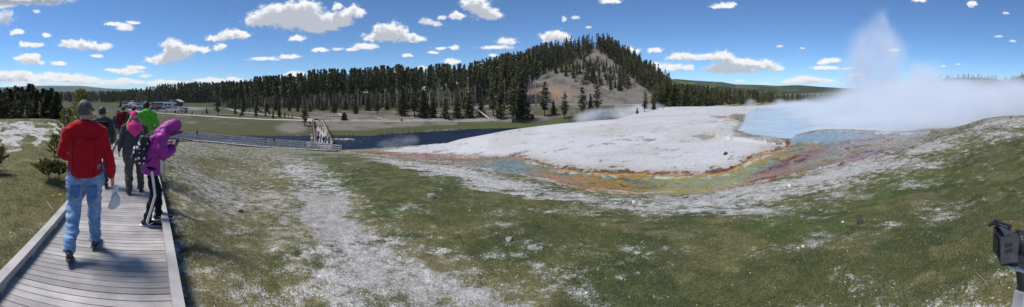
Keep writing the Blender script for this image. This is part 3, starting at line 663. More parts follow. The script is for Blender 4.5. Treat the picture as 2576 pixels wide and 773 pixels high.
# ------------------------------------------------------------------ trees
def leaf_mat(name, lo, hi, tip):
    m, nt, b = newmat(name); tc = N(nt, 'ShaderNodeTexCoord'); oi = N(nt, 'ShaderNodeObjectInfo')
    g = N(nt, 'ShaderNodeNewGeometry')
    n = N(nt, 'ShaderNodeTexNoise', i_Scale=.45, i_Detail=5., i_Roughness=.7); L(nt, g.outputs['Position'], n.inputs['Vector'])
    r = ramp(nt, [(.30, lo), (.55, hi), (.78, tip)]); L(nt, n.outputs['Fac'], r.inputs[0])
    hs = N(nt, 'ShaderNodeHueSaturation'); L(nt, r.outputs[0], hs.inputs['Color'])
    mr = N(nt, 'ShaderNodeMapRange'); mr.inputs['To Min'].default_value = .62; mr.inputs['To Max'].default_value = 1.3; L(nt, oi.outputs['Random'], mr.inputs['Value']); L(nt, mr.outputs[0], hs.inputs['Value'])
    mr2 = N(nt, 'ShaderNodeMapRange'); mr2.inputs['To Min'].default_value = .475; mr2.inputs['To Max'].default_value = .51
    fr = N(nt, 'ShaderNodeMath', operation='FRACT'); mm = N(nt, 'ShaderNodeMath', operation='MULTIPLY'); mm.inputs[1].default_value = 7.3; L(nt, oi.outputs['Random'], mm.inputs[0]); L(nt, mm.outputs[0], fr.inputs[0]); L(nt, fr.outputs[0], mr2.inputs['Value']); L(nt, mr2.outputs[0], hs.inputs['Hue'])
    L(nt, hs.outputs[0], b.inputs['Base Color']); b.inputs['Roughness'].default_value = .8; b.inputs['Specular IOR Level'].default_value = .2
    MATS[name] = m; return m
NEEDLE = leaf_mat('needles', (.058, .062, .025), (.100, .102, .038), (.155, .145, .055))
GOLD = leaf_mat('golden_needles', (.12, .13, .035), (.21, .20, .055), (.32, .24, .07))
_nt = GOLD.node_tree; _b = _nt.nodes['Principled BSDF']; _tr = N(_nt, 'ShaderNodeBsdfTranslucent'); L(_nt, _b.inputs['Base Color'].links[0].from_socket, _tr.inputs['Color']); _mx = N(_nt, 'ShaderNodeMixShader'); _mx.inputs[0].default_value = .4
L(_nt, _b.outputs[0], _mx.inputs[1]); L(_nt, _tr.outputs[0], _mx.inputs[2]); L(_nt, _mx.outputs[0], _nt.nodes['Material Output'].inputs['Surface'])
NEEDLE_Y = leaf_mat('young_needles', (.10, .115, .03), (.17, .175, .05), (.27, .22, .07))
BARK = mat('bark', (.17, .145, .12), .9, .4, 6)
BARK_P = mat('pale_bark', (.30, .275, .245), .9, .35, 5)
DEADW = mat('dead_wood', (.36, .335, .30), .85, .3, 7)

def sprays(C, Dv, Ln, Wd, rng, roll=None):
    """diamond shaped sprays of needles: centres, outward directions, lengths, widths"""
    n = len(C); Dv = Dv/np.linalg.norm(Dv, axis=1, keepdims=True)
    q = rng.normal(size=(n, 3)); q[:, 2] *= .8; S = np.cross(Dv, q); S /= np.linalg.norm(S, axis=1, keepdims=True)+1e-9
    up = np.cross(S, Dv)*.15
    a = C-Dv*Ln[:, None]*.45; b = C+S*Wd[:, None]*.5+up*Ln[:, None]; c = C+Dv*Ln[:, None]*.55; d = C-S*Wd[:, None]*.5+up*Ln[:, None]
    V = np.stack([a, b, c, d], 1).reshape(-1, 3); F = np.arange(4*n).reshape(n, 4); return V, F
def crown_pts(rng, z0, z1, levels, nb, length, along, size, droop=.15, miss=.12, lean=0):
    C = []; D = []; Ls = []; seedph = rng.random()*6
    for li in range(levels):
        t = li/(levels-1); z = z0+(z1-z0)*(t**.92); Lr = length(t)
        if Lr < .004: Lr = .004
        k = max(3, int(nb*(1-.5*t))); ph = rng.random()*6.3
        for j in range(k):
            if rng.random() < miss: continue
            a = ph+2*pi*j/k+rng.normal()*.35; ll = Lr*(.45+.75*rng.random())*(.8+.35*sin(a*2+seedph)*sin(t*9+seedph)); dz = -droop*ll+rng.normal()*.012
            for s in range(along):
                f = (s+.55+rng.random()*.4)/along
                C.append((cos(a)*ll*f, sin(a)*ll*f, z+dz*f*f+rng.normal()*.006)); D.append((cos(a+rng.normal()*.5), sin(a+rng.normal()*.5), .25+rng.normal()*.35)); Ls.append(size*(.7+.6*rng.random())*(1-.35*t))
    # leader
    for s in range(5): C.append((rng.normal()*.004, rng.normal()*.004, z1-.012*s)); D.append((rng.normal()*.25, rng.normal()*.25, 1)); Ls.append(size*.8)
    return np.array(C), np.array(D), np.array(Ls)
def trunk_mesh(rng, r, top=.97, bend=.012, twigs=0, tz=(.1, .5), tl=.06):
    mb = MB(); pts = []; x = y = 0
    for i in range(7):
        t = i/6*top; pts.append((x, y, t-.01 if i == 0 else t)); x += rng.normal()*bend/3; y += rng.normal()*bend/3
    mb.loft(pts, [r*(1.25 if i == 0 else 1)*(1-.85*i/6) for i in range(7)], 6, cap='flat')
    for k in range(twigs):
        z = tz[0]+(tz[1]-tz[0])*rng.random(); a = rng.random()*6.3; l = tl*(.4+.8*rng.random())
        mb.rod((0, 0, z), (cos(a)*l, sin(a)*l, z+l*(-.2+.5*rng.random())), r*.22, r*.06, 3)
    return mb.mesh('trunk')
def tree_kind(kind, seed):
    rng = np.random.default_rng(seed)
    if kind == 'lodgepole':
        z0 = .42+.18*rng.random(); w = .062+.02*rng.random()
        C, D, Ls = crown_pts(rng, z0, .985, 26, 6, lambda t: w*(1-t)**.62*(.55+.45*min(1, t*4))+.008, 3, .042, miss=.2)
        tr = trunk_mesh(rng, .0085, twigs=14, tz=(.15, z0), tl=.05); bark = BARK_P
    elif kind == 'dense':
        w = .16+.05*rng.random()
        C, D, Ls = crown_pts(rng, .05, .985, 30, 9, lambda t: w*(1-t)**.8+.01, 4, .062, miss=.1)
        tr = trunk_mesh(rng, .014, top=.9); bark = BARK
    elif kind == 'open':
        w = .17+.04*rng.random()
        C, D, Ls = crown_pts(rng, .20, .985, 22, 7, lambda t: w*(1-t)**.55*(.5+.5*min(1, t*3))*(.7+.6*rng.random())+.012, 4, .058, miss=.26, droop=-.05)
        tr = trunk_mesh(rng, .014, top=.93, twigs=12, tz=(.05, .4), tl=.1); bark = BARK
    elif kind == 'bush':
        C, D, Ls = crown_pts(rng, .06, .95, 14, 14, lambda t: .46*(1-t)**.5+.04, 5, .15, miss=.05, droop=.1)
        tr = trunk_mesh(rng, .03, top=.6); bark = BARK
    V, F = sprays(C, D, Ls*1.25, Ls*.62, rng)
    V2, F2 = sprays(C+rng.normal(size=C.shape)*.006, D+rng.normal(size=D.shape)*.4, Ls*1.1, Ls*.6, rng)
    V = np.vstack([V, V2]); F = np.vstack([F, F2+len(V2)])
    return tr, np_mesh('crown', V, F, smooth=False), bark
PROTO = {}
def proto(kind, n=4):
    if kind not in PROTO: PROTO[kind] = [tree_kind(kind, 100+hash_s(kind)+i) for i in range(n)]
    return PROTO[kind]
def hash_s(s): return sum(ord(c)*(i+3) for i, c in enumerate(s)) % 900
TREES = []
def put_tree(name, kind, p, h, label, cat='tree', group=None, leaf=None, wide=1.):
    tr, cr, bark = rnd.choice(proto(kind, 6 if kind == 'lodgepole' else 4))
    e = empty(name, (p.x, p.y, p.z-.03*min(1, h)), rnd.random()*6.28, label, cat, group)
    e.scale = (h*wide, h*wide, h); e.rotation_euler = (rnd.gauss(0, .02), rnd.gauss(0, .02), rnd.random()*6.28)
    lf = leaf or NEEDLE
    for nm, me, m in (('trunk', tr, bark), ('crown', cr, lf)):
        o = bpy.data.objects.new(nm, me); COL.objects.link(o); o.parent = e
        if not me.materials: me.materials.append(m)
        if me.materials[0] is not m: o.material_slots[0].link = 'OBJECT'; o.material_slots[0].material = m
    TREES.append(e); return e
def tree_px(name, kind, bx, by, ty, label, group=None, d0=2.2, leaf=None, wide=1., cat='tree', dfix=None):
    if dfix: p = ground(bx, dfix); d = dfix
    else: p, d = pix_hit(bx, by, d0)
    h = CZ+d*(YH-ty)/FP-p.z
    return put_tree(name, kind, p, h, label, cat, group, leaf, wide)
# --- the singled-out trees beyond the river
for bx, by, ty, k, w, lab in [
    (767,318,258,'open',1.25,'broad bushy pine growing on the bank beside the far end of the bridge'),
    (866,303,282,'bush',.9,'low rounded dark spruce bush on the grey gravel flat right of the bridge'),
    (838,284,250,'dense',1.,'dark cone shaped spruce standing behind the low rounded bush'),
    (592,287,264,'dense',1.1,'small full pine at the forest edge left of the paved path'),
    (609,291,269,'dense',1.,'slim young pine next to the small full pine by the path'),
    (644,293,267,'dense',1.,'young pine standing alone in the grass above the riverside path'),
    (668,293,277,'dense',1.1,'short pine, leftmost of the clump above the three walkers'),
    (677,289,273,'dense',1.,'pine in the middle of the clump above the path'),
    (687,298,273,'dense',.9,'narrow pine nearest the path in the clump'),
    (703,295,261,'dense',1.,'tallest pine of the clump left of the bridge'),
    (716,294,280,'dense',1.1,'shortest pine at the end of the clump by the bridge'),
    (548,291,238,'open',1.15,'tall open crowned pine standing alone beside the riverside path'),
    (520,286,270,'dense',1.1,'small pine beside the bench and the walker'),
    (467,285,272,'dense',1.2,'small pine in front of the white car'),
    (427,272,251,'dense',1.1,'reddish pine in front of the white motorhome'),
    (416,272,256,'dense',1.1,'smaller pine in front of the red coach'),
    (441,285,277,'bush',.7,'low shrub next to a boulder by the path'),
    (304,270,252,'dense',1.5,'dark bushy pine at the edge of the car park'),
    (949,290,236,'open',1.1,'crooked pine with dead lower branches on the gravel slope'),
    (895,287,252,'dense',1.2,'small pine on the gravel slope left of the crooked pine'),
    (926,279,236,'dense',1.1,'young pine behind the crooked pine'),
    (978,269,240,'dense',1.,'young pine at the forest edge right of the crooked pine'),
    (1012,292,220,'dense',1.25,'leftmost big pine of the dark group on the far bank'),
    (1043,295,212,'open',1.35,'tallest pine of the dark group on the far bank'),
    (1066,297,226,'dense',1.4,'bushy pine right of the tallest in the dark far bank group'),
    (1090,296,246,'dense',1.4,'low pine ending the dark group on the far bank'),
    (1121,300,248,'dense',1.5,'rounded pine by the sandy gap on the far bank'),
    (1150,298,244,'dense',1.5,'spreading pine behind the leaning fallen trunk'),
    (1180,296,232,'dense',1.4,'thick pine left of the leaning fallen trunk'),
    (1210,294,250,'dense',1.5,'low dense pine right above the leaning fallen trunk'),
    (1241,293,191,'open',1.2,'tall pine at the foot of the wooded hill, left of the twin pine'),
    (1291,309,196,'open',1.3,'large twin pine on the river bank, front tree'),
    (1312,303,194,'dense',1.2,'dense dark pine behind the large twin pine on the bank'),
    (1258,300,225,'dense',1.2,'dark pine tucked left of the large twin pine'),
    (1370,293,206,'open',1.3,'wide pine in front of the ochre cut bank'),
    (1392,288,252,'dense',1.4,'short bushy pine at the side of the wide pine'),
    (1420,300,235,'open',1.25,'slender pine between the wide pine and the bare snag'),
    (1466,297,218,'open',1.2,'pine right of the bare snag below the road'),
    (1500,290,216,'open',1.1,'dark pine with a straight trunk at the edge of the scree'),
    (1487,292,236,'dense',1.,'thin pine between the two pines below the road'),
    (1622,284,230,'open',1.1,'grey green pine in the drifting steam below the scree'),
    (1645,277,245,'dense',1.2,'short pine left of the dark grove on the terrace edge'),
    (1603,293,270,'dense',1.3,'small pine half hidden in the steam'),
]: tree_px('pine_tree', k, bx, by, ty, lab, 'pines scattered along the far river bank', d0=84, wide=w*1.22)
# --- skyline of the forest
SKY_T = np.array([(-80,215),(0,220),(60,214),(140,231),(300,228),(420,212),(500,205),(600,203),(640,193),(700,188),(760,183),(800,172),(850,172),(900,171),(950,166),(1000,162),(1050,170),(1100,160),(1150,160),(1200,152),(1240,142),(1280,132),(1320,126),(1370,103),(1420,112),(1470,106),(1520,98),(1560,124),(1600,142),(1640,167),(1680,192),(1720,206),(1760,212),(1900,222),(2060,236)], float)
def sky_y(px): return float(np.interp(px, SKY_T[:, 0], SKY_T[:, 1]))
def forest_tree(px, d, ty, group, label, kind='lodgepole', wide=1.):
    p = ground(px, d); h = CZ+d*(YH-ty)/FP-p.z
    h = max(4., min(h, 29)); return put_tree('lodgepole_pine' if kind == 'lodgepole' else 'pine_tree', kind, p, h, label, 'tree', group, wide=wide)
for i in range(118):
    px = 560+790*(i+rnd.random())/118; d = 160+22*rnd.random()+ (25 if px < 760 else 0)
    forest_tree(px, d, sky_y(px)+rnd.choice((2, 5, 9, 14, 22))+rnd.random()*5, 'front rows of the forest beyond the river', 'tall bare stemmed lodgepole pine in the front rows of the forest beyond the river', wide=1.15)
for i in range(26):
    px = 600+740*(i+rnd.random())/26; d = 148+14*rnd.random()
    forest_tree(px, d, 246+rnd.random()*14-(10 if px > 1000 else 0), 'young pines at the forest foot', 'young bushy pine at the foot of the tall forest', 'dense', 1.5)
# --- wooded hill: dense on the shoulder and the ridge, thin over the scree
def in_poly(x, y, P): return poly_sd(np.array([x]), np.array([y]), P)[0] > 0
HP = [([(1190,235),(1240,180),(1330,150),(1400,132),(1470,122),(1500,122),(1470,150),(1400,175),(1340,205),(1300,250),(1200,262)], 34),
      ([(1500,124),(1520,118),(1560,135),(1600,160),(1650,200),(1690,240),(1665,252),(1610,215),(1560,175),(1535,150)], 30),
      ([(1400,175),(1470,160),(1560,180),(1600,225),(1560,235),(1500,225),(1440,210),(1390,190)], 30)]
hill_trees = 0
for P, cnt in HP:
    k = 0
    while k < cnt:
        x = min(p[0] for p in P)+rnd.random()*(max(p[0] for p in P)-min(p[0] for p in P)); y = min(p[1] for p in P)+rnd.random()*(max(p[1] for p in P)-min(p[1] for p in P))
        if not in_poly(x, y, P): continue
        p, d = pix_hit(x, y, 150)
        if d > 318: continue
        sp = P is HP[2][0]
        put_tree('pine_tree', 'dense' if (sp or rnd.random() < .5) else 'lodgepole', p, rnd.uniform(5, 9.5) if sp else rnd.uniform(8, 14), 'dark pine on the scree face of the hill' if sp else 'dark pine clinging to the shoulder of the hill', 'tree', 'pines on the hill', wide=1.15); k += 1
# --- grove right of the hill, at the edge of the terrace
for i in range(36):
    px = 1655+400*(i/36)**1.1+rnd.random()*14; d = rnd.uniform(98, 122)+(px-1655)*.12; top = 205+(px-1655)*.085+rnd.random()*16
    p = ground(px, d); put_tree('pine_tree', rnd.choice(('dense', 'open', 'dense')), p, max(3, CZ+d*(YH-top)/FP-p.z), 'dark pine in the grove at the far edge of the white terrace', 'tree', 'grove beyond the terrace', wide=1.7)
# --- cluster on the left behind the sinter flat
for i in range(40):
    px = -80+228*(i+rnd.random())/40; d = rnd.uniform(37, 58); top = 207+rnd.random()*34+(12 if px > 90 else 0)
    p = ground(px, d); put_tree('pine_tree', rnd.choice(('dense', 'open', 'dense')), p, max(2.5, CZ+d*(YH-top)/FP-p.z), 'bushy pine in the cluster behind the pale sinter flat', 'tree', 'pine cluster by the sinter flat', wide=rnd.uniform(1.5, 2.5))
tree_px('pine_tree', 'dense', 141, 291, 258, 'small pale pine beside the wooden railing at the cluster edge', wide=1.2, d0=25)

# --- near saplings with real needles
def sapling(name, p, h, label, seed, spread=.28, nb=34, leaf=None, low=.06, rz=0, tuft=1.):
    rng = np.random.default_rng(seed); mb = MB(); C = []; D = []; Ln = []
    pts = [(0, 0, -.03), (.02*h, 0, .35*h), (.0, .02*h, .7*h), (0, 0, h*.96)]
    mb.loft(pts, [.022*h+.004, .017*h, .01*h, .003*h], 6, cap='flat')
    for i in range(nb):
        t = (i+.5)/nb; z = h*(low+(.97-low)*t); a = i*2.4+rng.normal()*.3; l = h*spread*(1-t)**.7*(.7+.5*rng.random())+.05*h
        dirv = np.array([cos(a), sin(a), .45+.4*t]); dirv /= np.linalg.norm(dirv); e = np.array([0, 0, z])+dirv*l+np.array([0, 0, .12*l])
        mb.rod((0, 0, z), e, .006*h+.002, .002*h, 4)
        k = max(3, int(l/(.05*h)))
        for s in range(k):
            f = .3+.7*(s+1)/k; c = np.array([0, 0, z])*(1-f)+e*f
            for q in range(15):
                dd = dirv*.9+rng.normal(size=3)*.55; dd /= np.linalg.norm(dd); ln = .05*(h**.5)*(.7+.6*rng.random())*tuft; C.append(c+dd*ln*.5); D.append(dd); Ln.append(ln)
    C, D, Ln = np.array(C), np.array(D), np.array(Ln); V, F = sprays(C, D, Ln, Ln*.24, rng)
    e = empty(name, p, rz, label, 'tree'); link('trunk', mb.mesh('trunk'), BARK, e); link('crown', np_mesh('crown', V, F, False), leaf or GOLD, e); return e
p = ground(204, 13.5); sapling('pine_sapling', p, 1.75-p.z, 'golden green young pine beside the boardwalk, behind the man in red', 5, .27, 74, tuft=1.6)
p = ground(168, 11.5); sapling('pine_sapling', p, CZ-11.5*(276-YH)/FP-p.z, 'shorter yellow green sapling left of the golden young pine', 6, .30, 46, tuft=1.5)
p = ground(137, 11.); sapling('pine_sapling', p, .75, 'thin sapling standing on the edge of the pale sinter flat', 7, .32, 34, tuft=1.5)
p = ground(122, 7.6); sapling('pine_shrub', p, .42, 'low sprawling pine shrub in the grass left of the man in red', 8, 1.0, 56, low=.15, tuft=1.3)
p = ground(150, 7.9); sapling('pine_shrub', p, .36, 'low pine shrub half hidden behind the man in red', 9, .9, 46, low=.15, tuft=1.3)
p = ground(-22, 8.2); sapling('pine_sapling', p, .95, 'young pine at the edge of view in the dry grass', 10, .45, 60, tuft=1.6)

# ------------------------------------------------------------------ woods too many to count: two masses of low detail trees
def wood(name, spots, label, leaf, nsp=46, tr=True):
    rng = np.random.default_rng(3); Vs = []; Fs = []; MI = []; o = 0
    base = []
    for s in range(8):
        full = s % 2
        C, D, Ls = crown_pts(rng, .42 if not full else .08, .985, 13, 5, lambda t: (.085 if not full else .19)*(1-t)**.7+.012, 2, .085, miss=.15)
        V, F = sprays(C, D, Ls*1.3, Ls*.75, rng); V2, F2 = sprays(C, D, Ls*1.2, Ls*.7, rng)
        V = np.vstack([V, V2]); F = np.vstack([F, F2+len(V2)]); mi = np.zeros(len(F), int)
        r = .009; T = np.array([(r*cos(a)*(1-.7*z), r*sin(a)*(1-.7*z), z*.95) for z in (0, 1) for a in (0, 2.1, 4.2)]); TF = np.array([(0, 1, 4, 3), (1, 2, 5, 4), (2, 0, 3, 5)])
        base.append((np.vstack([V, T]), np.vstack([F, TF+len(V)]), np.r_[mi, [1, 1, 1]]))
    for (x, y, z, h, full) in spots:
        V, F, mi = base[rng.integers(0, 4)*2+(1 if full else 0)]; a = rng.random()*6.28; R = np.array([[cos(a), -sin(a), 0], [sin(a), cos(a), 0], [0, 0, 1]])
        w = 1.+.4*rng.random(); Vs.append((V*[w, w, 1]) @ R.T*h+[x, y, z]); Fs.append(F+o); MI.append(mi); o += len(V)
    me = np_mesh(name, np.vstack(Vs), np.vstack(Fs), False, np.concatenate(MI)); ob = link(name, me, [leaf, BARK_P]); tag(ob, label, 'forest', kind='stuff'); return ob
sp = []
for i in range(420):
    px = rnd.uniform(570, 1330); d = rnd.uniform(160, 215)+(20 if px < 760 else 0); p = ground(px, d); sp.append((p.x, p.y, p.z, rnd.uniform(3.5, 9.5), True))
for i in range(560):
    px = rnd.uniform(540, 1360); d = rnd.uniform(180, 330); p = ground(px, d); h = CZ+d*(YH-(sky_y(px)+rnd.random()**1.5*26))/FP-p.z
    if 3 < h < 30: sp.append((p.x, p.y, p.z, h, rnd.random() < .25))
for i in range(1300):
    px = rnd.uniform(-140, 640); d = rnd.uniform(290, 420)+max(0, 250-px)*.15; p = ground(px, d); top = max(sky_y(px), 224 if px < 300 else 0)+rnd.random()*16; h = CZ+d*(YH-top)/FP-p.z
    sp.append((p.x, p.y, p.z, max(6, min(h*1.06, 20)), rnd.random() < .75))
wood('forest', sp, 'dense conifer forest massed behind the front rows beyond the river', NEEDLE)
sp = []
for P, cnt in ((HP[0][0], 520), (HP[1][0], 420), (HP[2][0], 130), ([(1190,262),(1200,190),(1330,140),(1420,125),(1400,165),(1345,195),(1310,225),(1290,262)], 420), ([(1180,250),(1260,170),(1380,125),(1520,112),(1560,128),(1620,170),(1700,235),(1640,215),(1560,150),(1480,128),(1400,140),(1300,190)], 330)):
    k = 0
    while k < cnt:
        x = rnd.uniform(1180, 1720); y = rnd.uniform(105, 260)
        if not in_poly(x, y, P): continue
        p, d = pix_hit(x, y, 150); k += 1
        if d > 320: continue
        sp.append((p.x, p.y, p.z, rnd.uniform(6, 14)*(.6 if P is HP[2][0] else 1), rnd.random() < .6))
for i in range(320):      # the ridge line itself
    px = rnd.uniform(1220, 1690); a = az_of(px); ds = np.linspace(190, 310, 60); g = H(ds*sin(a), ds*cos(a)); k = int(np.argmax((g-CZ)/ds)); p = ground(px, ds[k]+rnd.uniform(-4, 8))
    top = sky_y(px)+rnd.random()*14; h = CZ+ds[k]*(YH-top)/FP-p.z
    if h > 2: sp.append((p.x, p.y, p.z, min(h, 15), rnd.random() < .4))
wood('hill_forest', sp, 'dark conifers crowding the ridge and shoulder of the hill', NEEDLE)
sp = []
for i in range(620):
    px = rnd.uniform(1640, 2180); d = rnd.uniform(118, 190); p = ground(px, d); top = 208+max(0, px-1690)*.08+rnd.random()*14; h = CZ+d*(YH-top)/FP-p.z
    if px > 2120: h = min(h, 5)
    sp.append((p.x, p.y, p.z, max(2.5, min(h, 16)), True))
wood('terrace_forest', sp, 'dark woodland behind the grove beyond the white terrace', NEEDLE)

# ------------------------------------------------------------------ distant hills as real ridges
def ridge(name, az0, az1, d, crest, depth, z0, m, label, seed, n=220, rough=.12):
    az_ = np.linspace(az_of(az0), az_of(az1), n); pxs = XC+FP*az_; top = np.interp(pxs, [c[0] for c in crest], [c[1] for c in crest])
    rows = 26; V = []
    for r in range(rows):
        t = r/(rows-1)              # 0 foot .. .6 crest .. 1 back
        prof = sin(min(1, t/.62)*pi/2)**1.15 if t < .62 else cos((t-.62)/.38*pi/2)
        dd = d+depth*(t-.62); hz = CZ+d*(YH-top)/FP-z0
        nn = (fbm(az_*d/(depth*.45), np.full(n, t*4.), 5, seed)-.5)*rough*hz*2*sin(pi*t)*(0 if abs(t-.62) < .02 else 1)
        V.append(np.stack([dd*np.sin(az_), dd*np.cos(az_), z0+hz*prof+nn], 1))
    V = np.concatenate(V); i = np.arange(rows*n).reshape(rows, n); F = np.stack([i[:-1, :-1], i[:-1, 1:], i[1:, 1:], i[1:, :-1]], -1).reshape(-1, 4)
    o = link(name, np_mesh(name, V, F), m); tag(o, label, 'hill', kind='structure'); return o
def hill_mat(name, a, b_, c, scale, snow=None):
    m, nt, b = newmat(name); g = N(nt, 'ShaderNodeNewGeometry'); n = N(nt, 'ShaderNodeTexNoise', i_Scale=scale, i_Detail=9., i_Roughness=.68); L(nt, g.outputs['Position'], n.inputs['Vector'])
    st = [(.38, a), (.52, b_), (.66, c)]+([(.74, c), (.76, snow)] if snow else []); r = ramp(nt, st); L(nt, n.outputs['Fac'], r.inputs[0]); L(nt, r.outputs[0], b.inputs['Base Color']); b.inputs['Roughness'].default_value = .95; b.inputs['Specular IOR Level'].default_value = .1
    n2 = N(nt, 'ShaderNodeTexNoise', i_Scale=scale*14, i_Detail=4.); L(nt, g.outputs['Position'], n2.inputs['Vector']); bp = N(nt, 'ShaderNodeBump', i_Strength=1., i_Distance=.25/scale*.2); L(nt, n2.outputs['Fac'], bp.inputs['Height']); L(nt, bp.outputs[0], b.inputs['Normal']); return m
HM = hill_mat('wooded_hill', (.022, .032, .016), (.04, .05, .022), (.12, .13, .05), .012, (.7, .7, .72))  # noise breaks the dark green with paler green and white patches
ridge('wooded_hills', 1560, 2420, 1500, [(1560,215),(1660,202),(1700,199),(1760,203),(1815,206),(1850,213),(1900,214),(1960,217),(2010,215),(2060,219),(2200,226),(2420,230)], 900, -12, HM, 'dark wooded hills with paler patches behind the terrace', 4)
ridge('wooded_rise', -420, 900, 900, [(-420,231),(0,230),(300,230),(500,229),(900,225)], 500, -12, hill_mat('wooded_rise', (.02, .03, .016), (.032, .042, .02), (.05, .06, .026), .03), 'low dark wooded rise on the horizon', 6)
ridge('blue_mountains', -500, 560, 4800, [(-500,219),(-100,219),(0,219.5),(60,216),(120,216),(160,217),(200,217),(235,220),(270,223),(330,225),(420,228),(560,231)], 1700, -15, hill_mat('mountain', (.04, .055, .05), (.06, .075, .06), (.09, .10, .08), .0016), 'long blue mountain range on the horizon', 8)  # bluish base tones: part of the distance haze is put into the colour
ridge('snow_peaks', 150, 260, 5200, [(150,226),(172,221),(183,218.3),(190,219.5),(197,217.6),(206,218.6),(216,220.5),(260,226)], 700, -15, hill_mat('snow', (.5, .52, .56), (.8, .81, .84), (.85, .86, .88), .004), 'far snow covered peaks above the blue mountains', 9)
HS = hill_mat('snow_hill', (.05, .055, .03), (.11, .11, .055), (.17, .15, .11), .035, (.75, .76, .8))
HRc = [(2270,231),(2310,222),(2340,206),(2380,198),(2430,197),(2480,198),(2520,204),(2545,200),(2580,188),(2640,178),(2750,172),(2900,176)]
rh = ridge('right_hills', 2255, 2900, 420, HRc, 230, -3, HS, 'sunlit hill with snow patches behind the steam', 12, rough=.06)
sp = []
for i in range(330):
    px = rnd.uniform(2290, 2800); t = rnd.uniform(.25, .64); d = 420+230*(t-.62); hz = CZ+420*(YH-np.interp(px, [c[0] for c in HRc], [c[1] for c in HRc]))/FP+3
    z = -3+hz*sin(min(1, t/.62)*pi/2)**1.15; a = az_of(px); sp.append((d*sin(a), d*cos(a), z-1.2, rnd.uniform(3.5, 7.5), True))
wood('hillside_trees', sp, 'yellow green conifers on the sunlit hillside behind the steam', NEEDLE_Y)
# ------------------------------------------------------------------ roads and paths draped on the ground
ASPH = mat('asphalt', (.10, .10, .102), .9, .3, .6, detail=6)
CONC = mat('pale_path', (.36, .345, .32), .9, .18, .8, detail=6)
DIRT = mat('dirt_track', (.22, .20, .175), .95, .3, .5, detail=7)
def drape(name, pts, w, lift, m, label, cat='path', step=2.2, across=3):
    P = [Vector((p.x, p.y)) for p in pts]; out = []
    for i in range(len(P)-1):
        k = max(1, int((P[i+1]-P[i]).length/step))
        for j in range(k): out.append(P[i].lerp(P[i+1], j/k))
    out.append(P[-1])
    for _ in range(6):   # ease the corners
        out = [out[0]]+[(out[i-1]+out[i]*2+out[i+1])/4 for i in range(1, len(out)-1)]+[out[-1]]
    V = []
    for i, p in enumerate(out):
        t = (out[min(i+1, len(out)-1)]-out[max(i-1, 0)]).normalized(); nrm = Vector((-t.y, t.x))
        for k in range(across+1):
            q = p+nrm*(w*(k/across-.5)*(1+.06*sin(i*1.7+k))); V.append((q.x, q.y, 0))
    V = np.array(V); V[:, 2] = H(V[:, 0], V[:, 1])+lift
    n = across+1; i = np.arange(len(out)*n).reshape(-1, n); F = np.stack([i[:-1, :-1], i[:-1, 1:], i[1:, 1:], i[1:, :-1]], -1).reshape(-1, 4)[:, ::-1]
    o = link(name, np_mesh(name, V, F), m); tag(o, label, cat, kind='structure'); return o
def hits(pl, d0=84): return [pix_hit(x, y, d0)[0] for x, y in pl]
def drape_area(name, pl, lift, m, label, z=-8.1, step=3.):
    P = [on_level(x, y, z) for x, y in pl]; poly = [(p.x, p.y) for p in P]
    x0, x1 = min(p[0] for p in poly), max(p[0] for p in poly); y0, y1 = min(p[1] for p in poly), max(p[1] for p in poly)
    X, Y = np.meshgrid(np.arange(x0, x1, step), np.arange(y0, y1, step)); ny, nx = X.shape
    ins = (poly_sd(X.ravel(), Y.ravel(), poly) > -1.2).reshape(ny, nx); i = np.arange(nx*ny).reshape(ny, nx)
    Z = H(X.ravel(), Y.ravel(), False)+lift
    q = ins[:-1, :-1] & ins[:-1, 1:] & ins[1:, 1:] & ins[1:, :-1]
    F = np.stack([i[:-1, :-1], i[:-1, 1:], i[1:, 1:], i[1:, :-1]], -1)[q]
    o = link(name, np_mesh(name, np.stack([X.ravel(), Y.ravel(), Z], 1), F), m); tag(o, label, 'parking lot', kind='structure'); return o
drape_area('parking_lot', [(300,262),(322,257.5),(345,257),(395,262),(446,266),(500,268.5),(533,270.2),(545,275),(524,280),(470,282.2),(420,283),(387,282.5),(350,279),(325,274),(300,268)], .10, ASPH, 'grey asphalt car park beyond the river')
drape_area('traffic_island', [(452,271),(480,270),(520,272),(528,274.5),(515,278),(480,279.5),(455,278.5)], .22, mat('island', (.20, .175, .12), .95, .35, .5), 'dry grass island inside the car park loop')
drape('path', hits([(325,276),(345,281),(387,285),(425,286.5),(480,290),(540,294),(608,299),(660,301),(714,302.4),(760,303),(800,306)]), 2.8, .09, CONC, 'pale paved path from the car park to the bridge')
drape('path', hits([(520,270.5),(566,272.7),(600,280),(640,286),(690,291),(746,296),(790,303)]), 2.2, .08, CONC, 'upper pale path winding between the young pines')
drape('dirt_track', hits([(806,305),(860,304),(930,305),(1020,305.5),(1110,303),(1200,303),(1260,301)]), 4.2, .07, DIRT, 'grey dirt track along the far river bank')
drape('road', hits([(1180,270),(1250,266),(1330,264.5),(1450,263.5),(1560,263.5),(1640,264.5)], 120), 5.5, .12, mat('road_grey', (.24, .225, .205), .9, .2, .5), 'grey road cut along the foot of the hill', 'road')

